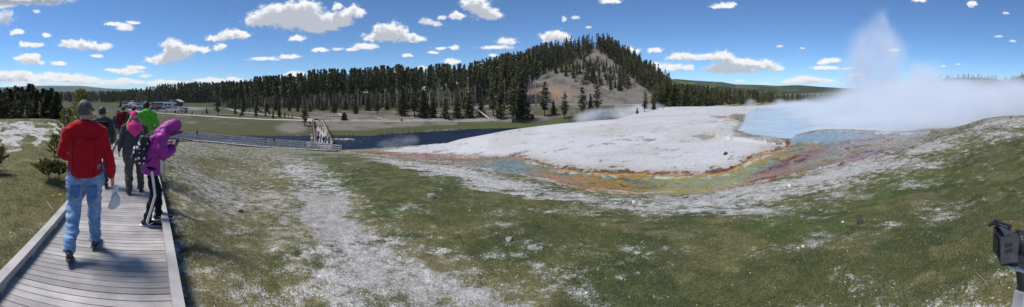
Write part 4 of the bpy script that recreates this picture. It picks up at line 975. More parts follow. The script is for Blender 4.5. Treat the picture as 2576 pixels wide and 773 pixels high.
# ------------------------------------------------------------------ boardwalk
PLANK = mat('plank', (.34, .315, .295), .5, .3, 2.2, bump=.3, bscale=70, detail=9)
CURB = mat('kerb_board', (.38, .355, .33), .62, .22, 3, bump=.2, bscale=60)
RAIL = mat('weathered_wood', (.54, .51, .47), .85, .25, 3, bump=.3, bscale=30)
def grain(m, ang):
    # each board its own tone, with grain along its length
    nt = m.node_tree; b = nt.nodes['Principled BSDF']; src = b.inputs['Base Color'].links[0].from_socket; g = N(nt, 'ShaderNodeNewGeometry'); tc = N(nt, 'ShaderNodeTexCoord')
    m1 = N(nt, 'ShaderNodeMapping'); m1.inputs['Rotation'].default_value = (0, 0, ang); m2 = N(nt, 'ShaderNodeMapping'); m2.inputs['Scale'].default_value = (2.2, 60, 8); L(nt, tc.outputs['Object'], m1.inputs[0]); L(nt, m1.outputs[0], m2.inputs[0])
    n = N(nt, 'ShaderNodeTexNoise', i_Scale=1., i_Detail=5., i_Roughness=.7); L(nt, m2.outputs[0], n.inputs['Vector'])
    r1 = N(nt, 'ShaderNodeMapRange'); r1.inputs['To Min'].default_value = .78; r1.inputs['To Max'].default_value = 1.2; L(nt, g.outputs['Random Per Island'], r1.inputs['Value'])
    r2 = N(nt, 'ShaderNodeMapRange'); r2.inputs['From Min'].default_value = .3; r2.inputs['From Max'].default_value = .7; r2.inputs['To Min'].default_value = .78; r2.inputs['To Max'].default_value = 1.18; L(nt, n.outputs['Fac'], r2.inputs['Value'])
    mu = N(nt, 'ShaderNodeMath', operation='MULTIPLY'); L(nt, r1.outputs[0], mu.inputs[0]); L(nt, r2.outputs[0], mu.inputs[1]); sc = N(nt, 'ShaderNodeVectorMath', operation='SCALE'); L(nt, src, sc.inputs[0]); L(nt, mu.outputs[0], sc.inputs['Scale']); L(nt, sc.outputs[0], b.inputs['Base Color'])
grain(PLANK, radians(-67))
def resample(pts, step):
    out = []; 
    for i in range(len(pts)-1):
        k = max(1, int(round((pts[i+1]-pts[i]).length/step)))
        for j in range(k): out.append(pts[i].lerp(pts[i+1], j/k))
    out.append(pts[-1]); return out
def smooth_path(pts, step, it=12):
    o = resample([Vector(p) for p in pts], step)
    for _ in range(it): o = [o[0]]+[(o[i-1]+o[i]*2+o[i+1])/4 for i in range(1, len(o)-1)]+[o[-1]]
    return o
def frame(path, i):
    t = path[min(i+1, len(path)-1)]-path[max(i-1, 0)]; t.normalize(); s = Vector((t.y, -t.x, 0)).normalized(); return t, s   # s: right-hand side
HW = .81
bw = smooth_path(BW, .098, 40)
def boardwalk(name, path, hw, label, kerb=True, gap=.009, kerb_to=1e9):
    e = empty(name, path[0], 0, label, 'boardwalk'); o0 = path[0]
    dk = MB(); r2 = random.Random(5)
    for i in range(len(path)-1):
        a, b = path[i]-o0, path[i+1]-o0; t, s = frame(path, i); L_ = (b-a).length
        c = (a+b)/2; zj = r2.uniform(-.0015, .0015)
        R = Matrix((s, t, s.cross(t))).transposed()
        dk.box(c+Vector((0, 0, zj-.019)), (2*hw+r2.uniform(-.01, .01), L_-gap, .038), R)
    dk.build('deck', PLANK, e, smooth=False)
    for sgn in (-1, 0, 1):
        bm_ = MB()
        for i in range(0, len(path)-12, 12):
            a, b = path[i], path[min(i+12, len(path)-1)]; _, s = frame(path, i); bm_.beam(a-o0+s*sgn*(hw-.12)-Vector((0, 0, .13)), b-o0+s*sgn*(hw-.12)-Vector((0, 0, .13)), .06, .17)
        bm_.build('stringer', PLANK, e, smooth=False)
    if kerb:
        for sgn in (-1, 1):
            k = MB(); n = 25
            for i in range(0, len(path)-1, n):
                j = min(i+n, len(path)-1); _, s = frame(path, i); _, s2 = frame(path, j)
                k.beam(path[i]-o0+s*sgn*(hw-.02)+Vector((0, 0, .085)), path[j]-o0+s2*sgn*(hw-.02)+Vector((0, 0, .085)), .10, .075)
                for q in range(i+1, j, 8):
                    k.box(path[q]-o0+s*sgn*(hw-.02)+Vector((0, 0, .024)), (.09, .12, .046), Matrix((s, frame(path, q)[0], Vector((0, 0, 1)))).transposed())
            k.build('kerb', CURB, e, smooth=False)
    return e
boardwalk('boardwalk', bw, HW, 'grey plank boardwalk with raised kerb boards under the walkers')
LB = [(-25.7,7.42,-2.15),(-33,12,-3.3),(-41,18.5,-4.75),(-46.3,25.4,-6.25),(-44.2,31,-6.85),(-39.6,36.2,-7.5),(-31.6,48.2,-9.0)]
lb = smooth_path(LB, .3, 20)
boardwalk('boardwalk', lb, 1.3, 'lower run of grey boardwalk sloping down to the bridge', kerb=False)
SPUR = smooth_path([(-25.7,7.42,-2.15),(-30,5.6,-2.1),(-38,3.0,-2.1),(-46,1.5,-2.6)], .3, 10)
boardwalk('boardwalk', SPUR, 1.0, 'short side run of boardwalk beside the left pine cluster', kerb=False)
def railing(name, path, side, hw, label, post_every=2.2, h=1.06, rails=(.95, .60, .25), group='wooden boardwalk railings'):
    e = empty(name, path[0], 0, label, 'railing', group); o0 = path[0]; d = 0; nxt = 0; posts = []
    for i in range(len(path)):
        if i: d += (path[i]-path[i-1]).length
        if d >= nxt or i == len(path)-1: posts.append(i); nxt += post_every
    for i in posts:
        t, s = frame(path, i); p = path[i]-o0+s*side*(hw+.05); g = Hs((path[i]+s*side*hw).x, (path[i]+s*side*hw).y)-path[i].z-.1
        MB().box(p+Vector((0, 0, (h+max(g, -1.6))/2)), (.10, .10, h-max(g, -1.6)), Matrix((s, Vector((t.x, t.y, 0)).normalized(), Vector((0, 0, 1)))).transposed()).build('post', RAIL, e, smooth=False)
    for k, z in enumerate(rails):
        m_ = MB()
        for a, b in zip(posts, posts[1:]):
            _, s = frame(path, a); _, s2 = frame(path, b); w = (.055, .20)
            off = -.075
            m_.beam(path[a]-o0+s*side*(hw+.05+off)+Vector((0, 0, z+(.06 if k == 0 else 0))), path[b]-o0+s2*side*(hw+.05+off)+Vector((0, 0, z+(.06 if k == 0 else 0))), *w)
        m_.build('rail', RAIL, e, smooth=False)
    return e
j0 = next(i for i, p in enumerate(bw) if p.length > 15.5)
railing('railing', bw[j0:], -1, HW, 'grey wooden railing behind the queue at the top of the boardwalk')
railing('railing', bw[j0+12:], 1, HW, 'grey wooden railing hidden behind the man in green')
railing('railing', SPUR[4:], 1, 1.0, 'short grey railing in front of the left pine cluster')
railing('railing', lb[70:], 1, 1.3, 'long grey railing on the near side of the lower boardwalk')
railing('railing', lb[40:-8], -1, 1.3, 'grey railing on the river side of the lower boardwalk')
# ------------------------------------------------------------------ bridge
LOGD = mat('dark_log', (.085, .066, .055), .85, .35, 2.5, bump=.4, bscale=14); LOGG = mat('grey_log', (.21, .185, .165), .85, .25, 2.5, bump=.4, bscale=14)
PINK = mat('pink_stone', (.40, .29, .25), .9, .3, 1.4, bump=.6, bscale=6); BDECK = mat('bridge_deck', (.37, .335, .30), .85, .2, 3, bump=.2)
bA = at(815, 58.2, -9.0); bB = at(800, 107, -9.0); bA = Vector((bA.x, bA.y, -9.0)); dv = (bB-bA).normalized(); sv = Vector((dv.y, -dv.x, 0)); BL = (bB-bA).length; BH = 1.75
br = empty('footbridge', bA, -atan2(dv.x, dv.y), 'long timber footbridge with thick log rails crossing the river', 'bridge')
m_ = MB()
for i in range(int(BL/.25)): m_.box((0, i*.25+.12, -.03), (2*BH, .235, .06))
m_.build('deck', BDECK, br, smooth=False)
for x in (-1.3, 0, 1.3): MB().box((x, BL/2, -.42), (.3, BL, .7)).build('beam', LOGD, br, smooth=False)
for sx in (-1, 1):
    for i in range(18):
        y = .3+i*(BL-.6)/17
        MB().loft([(sx*(BH+.12), y, -.9), (sx*(BH+.12), y, 1.28)], [.14, .13], 8, cap='flat').build('post', LOGD, br)
    MB().loft([(sx*(BH-.06), -.35, .98), (sx*(BH-.06), BL+.2, .98)], [.17, .16], 10, cap='flat').build('log_rail', LOGG, br)
    MB().loft([(sx*(BH-.02), -.2, .38), (sx*(BH-.02), BL+.1, .38)], [.14, .13], 10, cap='flat').build('log_rail', LOGG, br)
    MB().loft([(sx*BH, -.1, .08), (sx*BH, BL, .08)], [.10, .10], 8, cap='flat').build('log_kerb', LOGD, br)
def rockpile(c, size, n, rng, r=.35):
    m = MB()
    for k in range(n):
        p = Vector((c[0]+(rng.random()-.5)*size[0], c[1]+(rng.random()-.5)*size[1], c[2]+(rng.random()-.5)*size[2])); rr = r*(.6+.7*rng.random()); o = len(m.v)
        m.ball(p, (rr, rr*.9, rr*.75), 7, 5)
        for q in range(o, len(m.v)):
            v = m.v[q]; m.v[q] = tuple(v[i]+(rng.random()-.5)*rr*.3 for i in range(3))
    return m
rr_ = random.Random(3)
for y in (1.2, BL*.45, BL-1.0):
    m_ = rockpile((-.0, y, -1.35), (4.6, 1.6 if y > 2 else 3.4, 1.9), 150, rr_, .36); m_.build('stone_pier', PINK, br, smooth=False)
m_ = rockpile((-2.75, 3.6, -.75), (.8, 7., 2.0), 90, rr_, .33); m_.build('stone_wing', PINK, br, smooth=False)
# landing with its own railing at the bridge foot
railing('railing', smooth_path([lb[-1]+Vector((-2.6, -2.2, .45)), lb[-1]+Vector((.4, -1.2, 0)), lb[-1]+Vector((2.1, -.4, 0))], .4, 2), 1, .2, 'end section of grey railing at the foot of the bridge', h=1.15)
# ------------------------------------------------------------------ washroom building behind the coach, guard rail, sign board
def building():
    p = on_level(446, 266.5, -8.1); e = empty('washroom_building', p, -az_of(446)-.35, 'small brown building with a pale sloping roof behind the coach', 'building')
    BR = mat('brown_boards', (.12, .085, .06), .85, .3, 2); RF = mat('pale_roof', (.42, .40, .37), .7, .15, 1.5)
    m = MB(); m.box((0, 0, 1.5), (6, 7, 3)); m.build('wall', BR, e, False)
    r = MB(); r.box((-1.9, 0, 3.75), (4.6, 8.4, .22), (0, radians(-24), 0)); r.box((1.9, 0, 3.75), (4.6, 8.4, .22), (0, radians(24), 0)); rf = r.build('roof', RF, e, False)
    MB().add([(-3, -3.5, 3), (3, -3.5, 3), (0, -3.5, 4.3)], [(0, 1, 2)]).build('gable', BR, e, False)
    d = MB(); d.box((.9, -3.53, 1.05), (1.0, .08, 2.1)); dd = d.build('door', mat('door_brown', (.07, .05, .04), .7), e, False); MB().ball((1.3, -3.6, 1.05), .06, 6, 4).build('handle', MATS['pale_roof'], dd)
    w = MB(); w.box((-1.3, -3.53, 2.1), (.9, .08, .6)); w.build('window', mat('dark_glass', (.02, .025, .03), .1, .2), e, False)
building()
def info_board():
    p = on_level(431, 266, -8.1); e = empty('notice_board', p, -az_of(431), 'pale roofed notice board standing behind the coach', 'notice board')
    W = mat('board_pale', (.5, .48, .44), .7, .1, 2)
    for x in (-1.3, 1.3): MB().box((x, 0, 1.9), (.18, .18, 3.8)).build('post', MATS['dark_log'], e, False)
    MB().box((0, -.12, 3.0), (2.8, .1, 1.5)).build('panel', W, e, False); MB().box((0, 0, 4.0), (3.6, 1.2, .15)).build('roof', MATS['pale_roof'], e, False)
info_board()
def guard():
    pts = hits([(1328,266.0),(1400,265.2),(1480,264.9),(1560,264.8),(1618,265.4)], 130); e = empty('guard_rail', pts[0], 0, 'low stone and log guard rail along the road below the scree', 'guard rail')
    pp = resample(pts, 4.4); r2 = random.Random(2)
    ST = mat('guard_stone', (.36, .33, .29), .9, .3, 1.5)
    for a, b in zip(pp, pp[1:]):
        za, zb = Hs(a.x, a.y), Hs(b.x, b.y); v = b-a
        q = MB(); q.beam((a.x+v.x*.06-pts[0].x, a.y+v.y*.06-pts[0].y, za+.42-pts[0].z), (b.x-v.x*.06-pts[0].x, b.y-v.y*.06-pts[0].y, zb+.42-pts[0].z), .35, .32); q.build('rail', ST, e, False)
        MB().box((a.x-pts[0].x, a.y-pts[0].y, za+.25-pts[0].z), (.45, .45, .7), (0, 0, r2.random())).build('post', ST, e, False)
guard()
for px, lab in ((1573, 'dark narrow marker post on the road below the scree'), (1331, 'dark marker post where the guard rail begins')):
    p, d = pix_hit(px, 264.6, 120); e = empty('marker_post', p, 0, lab, 'post', 'road marker posts'); MB().box((0, 0, .9), (.22, .22, 1.9)).build('post', MATS['dark_log'], e, False); MB().box((0, -.14, 1.5), (.5, .05, .75)).build('plate', MATS['door_brown'], e, False)
def bench(px, py, lab):
    p, d = pix_hit(px, py, 100); e = empty('bench', p, -az_of(px)+.15, lab, 'bench', 'benches beside the path')
    MB().box((0, 0, .46), (2.4, .5, .09)).build('seat', RAIL, e, False)
    for x in (-.85, .85): MB().box((x, 0, .2), (.22, .42, .42)).build('leg', MATS['dark_log'], e, False)
bench(487, 288.6, 'pale topped bench just right of the couple on the path'); bench(500, 290.0, 'pale topped bench just left of the lone walker in navy')
def aframe():
    p, d = pix_hit(827.5, 303.6, 88); e = empty('sandwich_board', p, -az_of(827)+.35, 'white folding sandwich board sign on the gravel by the bridge', 'sign')
    W = mat('sign_white', (.72, .71, .69), .6, .08, 3)
    for s in (-1, 1):
        m = MB(); m.box((0, s*.2, .55), (.62, .04, 1.12), (s*radians(19), 0, 0)); q = m.build('panel', W, e, False)
        if s < 0:
            t = MB()
            for i, (w, z) in enumerate(((.4, .86), (.46, .72), (.36, .58), (.42, .44))): t.box((0, -.2-.030-(.55-z)*.344, z), (w, .012, .05), (radians(-19), 0, 0))
            t.build('lettering', MATS['dark_log'], q, False)
aframe()
# ------------------------------------------------------------------ vehicles
GLASSM = mat('car_glass', (.018, .022, .026), .06, .2, 2, spec=.8); TYRE = mat('tyre', (.02, .02, .02), .8); RIM = mat('rim', (.4, .41, .42), .35, .1, metal=.7)
LAMPW = mat('head_lamp', (.7, .7, .72), .15, .05); LAMPR = mat('tail_lamp', (.35, .02, .015), .2, .1); TRIM = mat('dark_trim', (.03, .03, .032), .5)
def paint_mat(name, c): return mat('paint_'+name, c, .28, .05, 1., coat=.6, spec=.5)
PAINT = dict(white=(.70, .71, .72), silver=(.36, .38, .40), bluegrey=(.14, .20, .28), blue=(.06, .12, .26), black=(.012, .013, .016), red=(.30, .02, .02), grey=(.16, .165, .17), navy=(.02, .03, .06), lightblue=(.25, .34, .43))
PROF = { # side outline of body (y forward, z) and of the glasshouse: y0 rear foot, y0t rear top, y1t front top, y1 front foot, roof height
 'sedan': dict(L=4.7, W=1.82, body=[(-2.35,.35),(-2.33,.86),(-2.1,.98),(-1.5,1.0),(1.0,.98),(2.0,.86),(2.3,.7),(2.35,.35)], cab=(-1.75, -1.05, .35, 1.05, 1.46)),
 'suv': dict(L=4.75, W=1.92, body=[(-2.37,.42),(-2.36,1.0),(-2.2,1.1),(1.0,1.1),(2.05,1.0),(2.33,.82),(2.37,.42)], cab=(-2.25, -1.95, .25, 1.05, 1.74)),
 'van': dict(L=5.9, W=2.02, body=[(-2.95,.42),(-2.95,1.25),(1.7,1.25),(2.7,1.05),(2.92,.8),(2.95,.42)], cab=(-2.93, -2.85, 1.2, 2.1, 2.55)),
}
def extr(mb, prof, hw, mi=0, inset=.0, bev=.07):
    """extrude a side outline across the width, with eased edges"""
    n = len(prof); vs = []
    cy_ = sum(p[0] for p in prof)/n; cz_ = sum(p[1] for p in prof)/n
    for x, sc in ((-hw, 1-bev), (-hw+bev*.9, 1), (hw-bev*.9, 1), (hw, 1-bev)):
        for y, z in prof: vs.append((x, cy_+(y-cy_)*(1-(1-sc)*.35), cz_+(z-cz_)*sc))
    fs = [tuple(range(n)), tuple(range(4*n-1, 3*n-1, -1))]
    for r in range(3):
        for i in range(n): a = r*n+i; b = r*n+(i+1) % n; fs.append((a, a+n, b+n, b))
    mb.add(vs, fs, mi)
def wheel(parent, x, y, r=.34, w=.22):
    o = MB().loft([(x-w/2, y, r), (x-w/2+.03, y, r), (x+w/2-.03, y, r), (x+w/2, y, r)], [r*.9, r, r, r*.9], 16, cap='flat').build('wheel', TYRE, parent)
    s = 1 if x > 0 else -1
    MB().loft([(x+s*(w/2-.02), y, r), (x+s*(w/2+.012), y, r)], [r*.62, r*.56], 14, cap='flat').build('rim', RIM, o); return o
def car(kind, paint, p, heading, label, group='cars parked in the lot beyond the river', cat='car', name=None):
    e = empty(name or {'sedan': 'parked_car', 'suv': 'parked_car', 'van': 'parked_van'}[kind], p, -heading, label, cat, group); pf = PROF[kind]; hw = pf['W']/2; PM = paint_mat(paint, PAINT[paint])
    m = MB(); extr(m, pf['body'], hw); m.build('body', PM, e)
    y0, y0t, y1t, y1, rz = pf['cab']; zb = max(z for _, z in pf['body'])-.03
    g = MB(); b = hw-.10; t = hw-.26
    vs = [(-b, y0, zb), (b, y0, zb), (b, y1, zb), (-b, y1, zb), (-t, y0t, rz-.05), (t, y0t, rz-.05), (t, y1t, rz-.05), (-t, y1t, rz-.05)]
    g.add(vs, [(3, 2, 1, 0), (4, 5, 6, 7), (0, 1, 5, 4), (1, 2, 6, 5), (2, 3, 7, 6), (3, 0, 4, 7)]); g.build('window', GLASSM, e, False)
    r = MB(); extr(r, [(y0t-.1, rz-.09), (y0t+.05, rz-.005), ((y0t+y1t)/2, rz+.03), (y1t-.1, rz), (y1t+.08, rz-.09)], t+.05, 0, bev=.05); r.build('roof', PM, e)
    for s in (-1, 1):
        for y in (-pf['L']*.30, pf['L']*.305): wheel(e, s*(hw-.1), y, .36 if kind != 'sedan' else .32)
        MB().ball((s*(hw-.32), pf['L']/2-.07, .72 if kind == 'sedan' else .86), (.2, .09, .09), 8, 5).build('headlight', LAMPW, e)
        MB().box((s*(hw-.16), -pf['L']/2+.01, .86 if kind == 'sedan' else 1.0), (.24, .07, .2)).build('tail_light', LAMPR, e, False)
        MB().ball((s*(hw+.08), y1-.25, zb+.08), (.11, .07, .08), 6, 4).build('mirror', PM, e)
    MB().box((0, pf['L']/2-.02, .46), (1.5, .08, .18)).build('bumper', TRIM, e, False)
    return e
ZL = -7.98
def lot(px, py): 
    v = on_level(px, py, -8.1); v.z = Hs(v.x, v.y)+.1; return v
z8 = lambda x, y: ((x/6.44+460)/1.59, (y/6.44+380)/1.59)
FR = [(300,318,'sedan','lightblue','pale blue saloon at the far left end of the front row'),(345,333,'sedan','blue','blue saloon second in the front parking row'),(390,345,'suv','silver','silver off-roader parked third in the front row'),
 (445,357,'sedan','bluegrey','blue grey saloon in the middle of the front row'),(510,368,'suv','lightblue','pale blue people carrier beside the blue grey saloon'),(575,382,'sedan','navy','navy saloon half hidden by the man in green'),
 (640,394,'suv','silver','bright silver hatchback by the shoulder of the man in green'),(720,405,'sedan','grey','grey saloon behind the man in green')]
for x, y, k, c, lab in FR: car(k, c, lot(*z8(x, y)), radians(100)+az_of(330)+rnd.uniform(-.05, .05), lab)
for x, y, k, c, lab, hd in [(232,240,'suv','silver','silver car at the left end of the back row',60),(275,232,'sedan','grey','grey saloon in the back row beside the silver car',60),(318,226,'sedan','red','dark red car in the back row left of the white van',60),
 (384,252,'suv','white','white off-roader facing out of the back row',165),(455,218,'van','white','tall white van parked at the back of the lot',150),(520,208,'sedan','lightblue','pale car to the right of the tall white van',75),
 (598,262,'sedan','white','white saloon at the left end of the middle row',120),(645,268,'sedan','red','bright red saloon in the middle row',120),(676,284,'suv','navy','dark navy car between the red and white saloons',120),(708,304,'suv','white','white off-roader at the near end of the middle row',120),
 (640,236,'sedan','bluegrey','blue grey car behind the red saloon',110),(690,232,'suv','silver','silver car behind the white off-roader in the middle row',110),(880,250,'suv','silver','silver car beyond the coach front',60),(915,262,'suv','grey','grey car beside the coach front',60),(900,322,'van','silver','silver van parked left of the red coach',185)]:
    car(k, c, lot(*z8(x, y)), az_of(340)+radians(hd), lab, cat='van' if k == 'van' else 'car')
car('suv', 'navy', lot(*z8(1190, 402)), az_of(410)+radians(98), 'dark blue off-roader driving below the red coach', None, name='car')
car('suv', 'white', lot(*z8(1770, 438)), az_of(455)+radians(-80), 'white off-roader behind the small pine by the path', None, name='car')
# pickup
def pickup(p, heading):
    e = empty('pickup_truck', p, -heading, 'black pickup truck with an open bed behind the man in green', 'pickup truck'); PM = paint_mat('black', PAINT['black'])
    m = MB(); extr(m, [(-2.85,.5),(-2.85,1.02),(.2,1.05),(1.7,1.05),(2.6,.98),(2.8,.8),(2.82,.5)], .98); m.build('body', PM, e)
    for s in (-1, 1): MB().box((s*.9, -1.75, 1.1), (.12, 2.1, .22)).build('bed_side', PM, e, False)
    MB().box((0, -2.78, 1.1), (1.9, .1, .22)).build('tailgate', PM, e, False)
    g = MB(); g.add([(-.86,-.7,1.03),(.86,-.7,1.03),(.86,1.5,1.03),(-.86,1.5,1.03),(-.7,-.5,1.78),(.7,-.5,1.78),(.7,.7,1.78),(-.7,.7,1.78)], [(3,2,1,0),(4,5,6,7),(0,1,5,4),(1,2,6,5),(2,3,7,6),(3,0,4,7)]); g.build('window', GLASSM, e, False)
    r = MB(); extr(r, [(-.6,1.74),(-.5,1.83),(.6,1.83),(.8,1.74)], .76); r.build('roof', PM, e)
    for s in (-1, 1):
        for y in (-1.75, 1.75): wheel(e, s*.88, y, .41, .26)
        MB().box((s*.75, 2.78, .85), (.34, .08, .2)).build('headlight', LAMPW, e, False); MB().box((s*.85, -2.86, .95), (.16, .05, .3)).build('tail_light', LAMPR, e, False)
pickup(lot(*z8(990, 425)), az_of(390)+radians(-82))
def coach(p, heading):
    e = empty('coach', p, -heading, 'long red and orange tour coach with a dark window band', 'coach'); RED = paint_mat('coach_red', (.62, .045, .02)); YEL = paint_mat('coach_yellow', (.72, .36, .02)); WHT = paint_mat('coach_white', (.72, .72, .72))
    m = MB(); extr(m, [(-6.4,.75),(-6.4,2.0),(6.05,2.0),(6.3,1.6),(6.4,1.2),(6.42,.75)], 1.28, bev=.04); m.build('body', RED, e)
    y = MB(); extr(y, [(-6.38,.35),(-6.39,.78),(6.40,.78),(6.38,.35)], 1.285, bev=.04); y.build('skirt', YEL, e)
    g = MB(); extr(g, [(-6.36,1.98),(-6.36,3.25),(5.0,3.25),(5.75,2.9),(6.1,1.98)], 1.26, bev=.03); g.build('window', GLASSM, e)
    r = MB(); extr(r, [(-6.4,3.2),(-6.38,3.5),(-5.5,3.62),(4.6,3.62),(5.25,3.42),(5.4,3.2)], 1.28, bev=.04); r.build('roof', WHT, e)
    for s in (-1, 1):
        for yy in (4.1, -3.3, -4.6): wheel(e, s*1.15, yy, .5, .3)
        MB().box((s*.95, 6.38, .95), (.4, .1, .25)).build('headlight', LAMPW, e, False)
        MB().beam((s*1.2, 6.1, 3.0), (s*1.45, 6.55, 2.6), .06, .06).build('mirror', TRIM, e, False)
    MB().box((0, 6.1, 2.4), (2.2, .3, 1.1), (radians(-14), 0, 0)).build('windscreen', GLASSM, e, False)
    for s, rz in ((-1, -pi/2), (1, pi/2)):
        t = bpy.data.curves.new('lettering', 'FONT'); t.body = 'GOLD COAST TOURS'; t.size = .62; t.extrude = .01; t.align_x = 'CENTER'
        to = bpy.data.objects.new('tmp', t); COL.objects.link(to); me = bpy.data.meshes.new_from_object(to.evaluated_get(bpy.context.evaluated_depsgraph_get())); bpy.data.objects.remove(to)
        o = link('lettering', me, paint_mat('coach_white', (.72, .72, .72)), e); o.location = (s*1.30, 1.4, 1.45); o.rotation_euler = (pi/2, 0, rz)
coach(lot(*z8(1215, 338))+Vector((0, 0, 0)), az_of(398)-radians(84))
def motorhome(p, heading):
    e = empty('motorhome', p, -heading, 'white motorhome with an overcab bunk in front of the coach', 'motorhome'); e.scale = (1.15,)*3; W = paint_mat('rv', (.66, .66, .64))
    m = MB(); extr(m, [(-3.6,.6),(-3.6,3.1),(2.9,3.15),(3.3,2.9),(3.2,2.35),(2.0,2.2),(1.9,.6)], 1.2, bev=.03); m.build('body', W, e)
    c = MB(); extr(c, [(1.8,.5),(1.8,1.5),(3.2,1.25),(3.9,1.1),(4.0,.5)], 1.0); c.build('cab', W, e)
    g = MB(); g.add([(-.95,1.8,1.45),(.95,1.8,1.45),(.95,3.2,1.25),(-.95,3.2,1.25),(-.9,1.9,2.3),(.9,1.9,2.3),(.85,2.5,2.3),(-.85,2.5,2.3)], [(3,2,1,0),(4,5,6,7),(0,1,5,4),(1,2,6,5),(2,3,7,6),(3,0,4,7)]); g.build('windscreen', GLASSM, e, False)
    for s in (-1, 1):
        for y, z in ((-2.3, 2.0), (-.3, 2.0)): MB().box((s*1.2, y, z), (.04, 1.2, .75)).build('window', GLASSM, e, False)
        MB().box((s*1.21, -.8, 1.2), (.02, 4.8, .25)).build('stripe', MATS['paint_silver'], e, False)
        for y in (-2.2, 2.9): wheel(e, s*1.0, y, .38, .25)
        MB().ball((s*.75, 3.95, .9), (.16, .09, .12), 7, 5).build('headlight', LAMPW, e)
    MB().box((1.22, 1.2, 1.5), (.04, .75, 1.75)).build('door', W, e, False)
motorhome(lot(*z8(1420, 350)), az_of(430)+radians(92))
# ------------------------------------------------------------------ people
SKIN = mat('skin', (.46, .27, .19), .55, .12, 6); SKIN_D = mat('skin_deep', (.30, .17, .11), .55, .12, 6)
def cloth(name, c, var=.2, scale=10, rough=.9, bump=.35, bscale=18, sheen=.0, col2=None): return mat('cloth_'+name, c, rough, var, scale, bump=bump, bscale=bscale, spec=.2, sheen=sheen, col2=col2)
HAIRC = dict(grey=(.085,.076,.066), dark=(.014,.011,.009), brown=(.05,.03,.018), blonde=(.42,.30,.15), bald=(.30,.19,.14))
def hair_mat(k): return mat('hair_'+k, HAIRC[k], .6, .65, 24, bump=.6, bscale=60, stretch=(1, 1, .3))
def fingers(mb, w, d, palm_n, side, curl=.5, s=1., thumb_in=1.):
    """palm and five fingers from the wrist w along d; palm_n = direction the palm faces; side = towards the thumb"""
    w = Vector(w); d = Vector(d).normalized(); nrm = Vector(palm_n); nrm = (nrm-d*nrm.dot(d)).normalized(); sd_ = d.cross(nrm); sd_ = sd_ if sd_.dot(Vector(side)) > 0 else -sd_
    mb.loft([w-d*.02*s, w+d*.03*s, w+d*.088*s], [(.029*s, .021*s), (.039*s, .016*s), (.041*s, .013*s)], 10, side=sd_)
    for k, (o, ln) in enumerate(((.031, .070), (.0105, .080), (-.0105, .075), (-.031, .058))):
        p = w+d*.084*s+sd_*o*s; a = .15+curl*.5; pts = [p-d*.015*s, p]
        for j, f in enumerate((.42, .33, .25)):
            q = d*cos(a)+nrm*sin(a)+sd_*o*1.2*(1-curl); p = p+q*ln*f*s; pts.append(p); a += curl*(1.15 if j == 0 else .85)
        mb.loft(pts, [.0095*s, .0095*s, .009*s, .008*s, .0068*s], 7, side=sd_)
    p = w+d*.022*s+sd_*.028*s; q1 = (sd_*.8+d*.62+nrm*.30*thumb_in).normalized(); q2 = (sd_*.35+d*.8+nrm*.65*thumb_in).normalized()
    mb.loft([p-sd_*.012*s, p, p+q1*.036*s, p+q1*.036*s+q2*.032*s], [.013*s, .0125*s, .0105*s, .0085*s], 7, side=nrm)
BASE = dict(pelvis=(0,0,.96), waist=(0,.0,1.09), chest=(0,-.01,1.30), neck=(0,-.02,1.49), head=(0,.015,1.645),
    shL=(-.185,-.015,1.43), elL=(-.25,-.04,1.14), wrL=(-.25,.07,.89), shR=(.185,-.015,1.43), elR=(.25,-.04,1.14), wrR=(.25,.07,.89),
    hipL=(-.09,0,.93), knL=(-.10,.03,.51), anL=(-.10,-.02,.09), toL=(-.115,.16,.035), hipR=(.09,0,.93), knR=(.10,.03,.51), anR=(.10,-.02,.09), toR=(.115,.16,.035))
POSES = {
 'stand': {},
 'walk': dict(knL=(-.09,.20,.55), anL=(-.09,.22,.10), toL=(-.10,.40,.06), knR=(.09,-.02,.50), anR=(.09,-.30,.16), toR=(.10,-.16,.04), elL=(-.25,-.14,1.16), wrL=(-.24,-.12,.90), elR=(.25,.03,1.14), wrR=(.23,.20,.92)),
 'walk2': dict(knR=(.09,.20,.55), anR=(.09,.22,.10), toR=(.10,.40,.06), knL=(-.09,-.02,.50), anL=(-.09,-.30,.16), toL=(-.10,-.16,.04), elR=(.25,-.14,1.16), wrR=(.24,-.12,.90), elL=(-.25,.03,1.14), wrL=(-.23,.20,.92)),
 'lean': dict(chest=(0,.06,1.29), neck=(0,.12,1.46), head=(0,.17,1.61), shL=(-.185,.10,1.40), shR=(.185,.10,1.40), elL=(-.25,.20,1.16), wrL=(-.18,.40,1.12), elR=(.25,.20,1.16), wrR=(.18,.40,1.12)),
 'photo': dict(elL=(-.25,.10,1.18), wrL=(-.08,.28,1.45), elR=(.25,.10,1.18), wrR=(.08,.28,1.45)),
 'pocket': dict(elL=(-.29,-.08,1.16), wrL=(-.18,.08,.98), elR=(.29,-.08,1.16), wrR=(.18,.08,.98)),
 'cross': dict(elL=(-.25,.06,1.16), wrL=(-.02,.17,1.16), elR=(.25,.06,1.16), wrR=(.02,.18,1.14)),
}
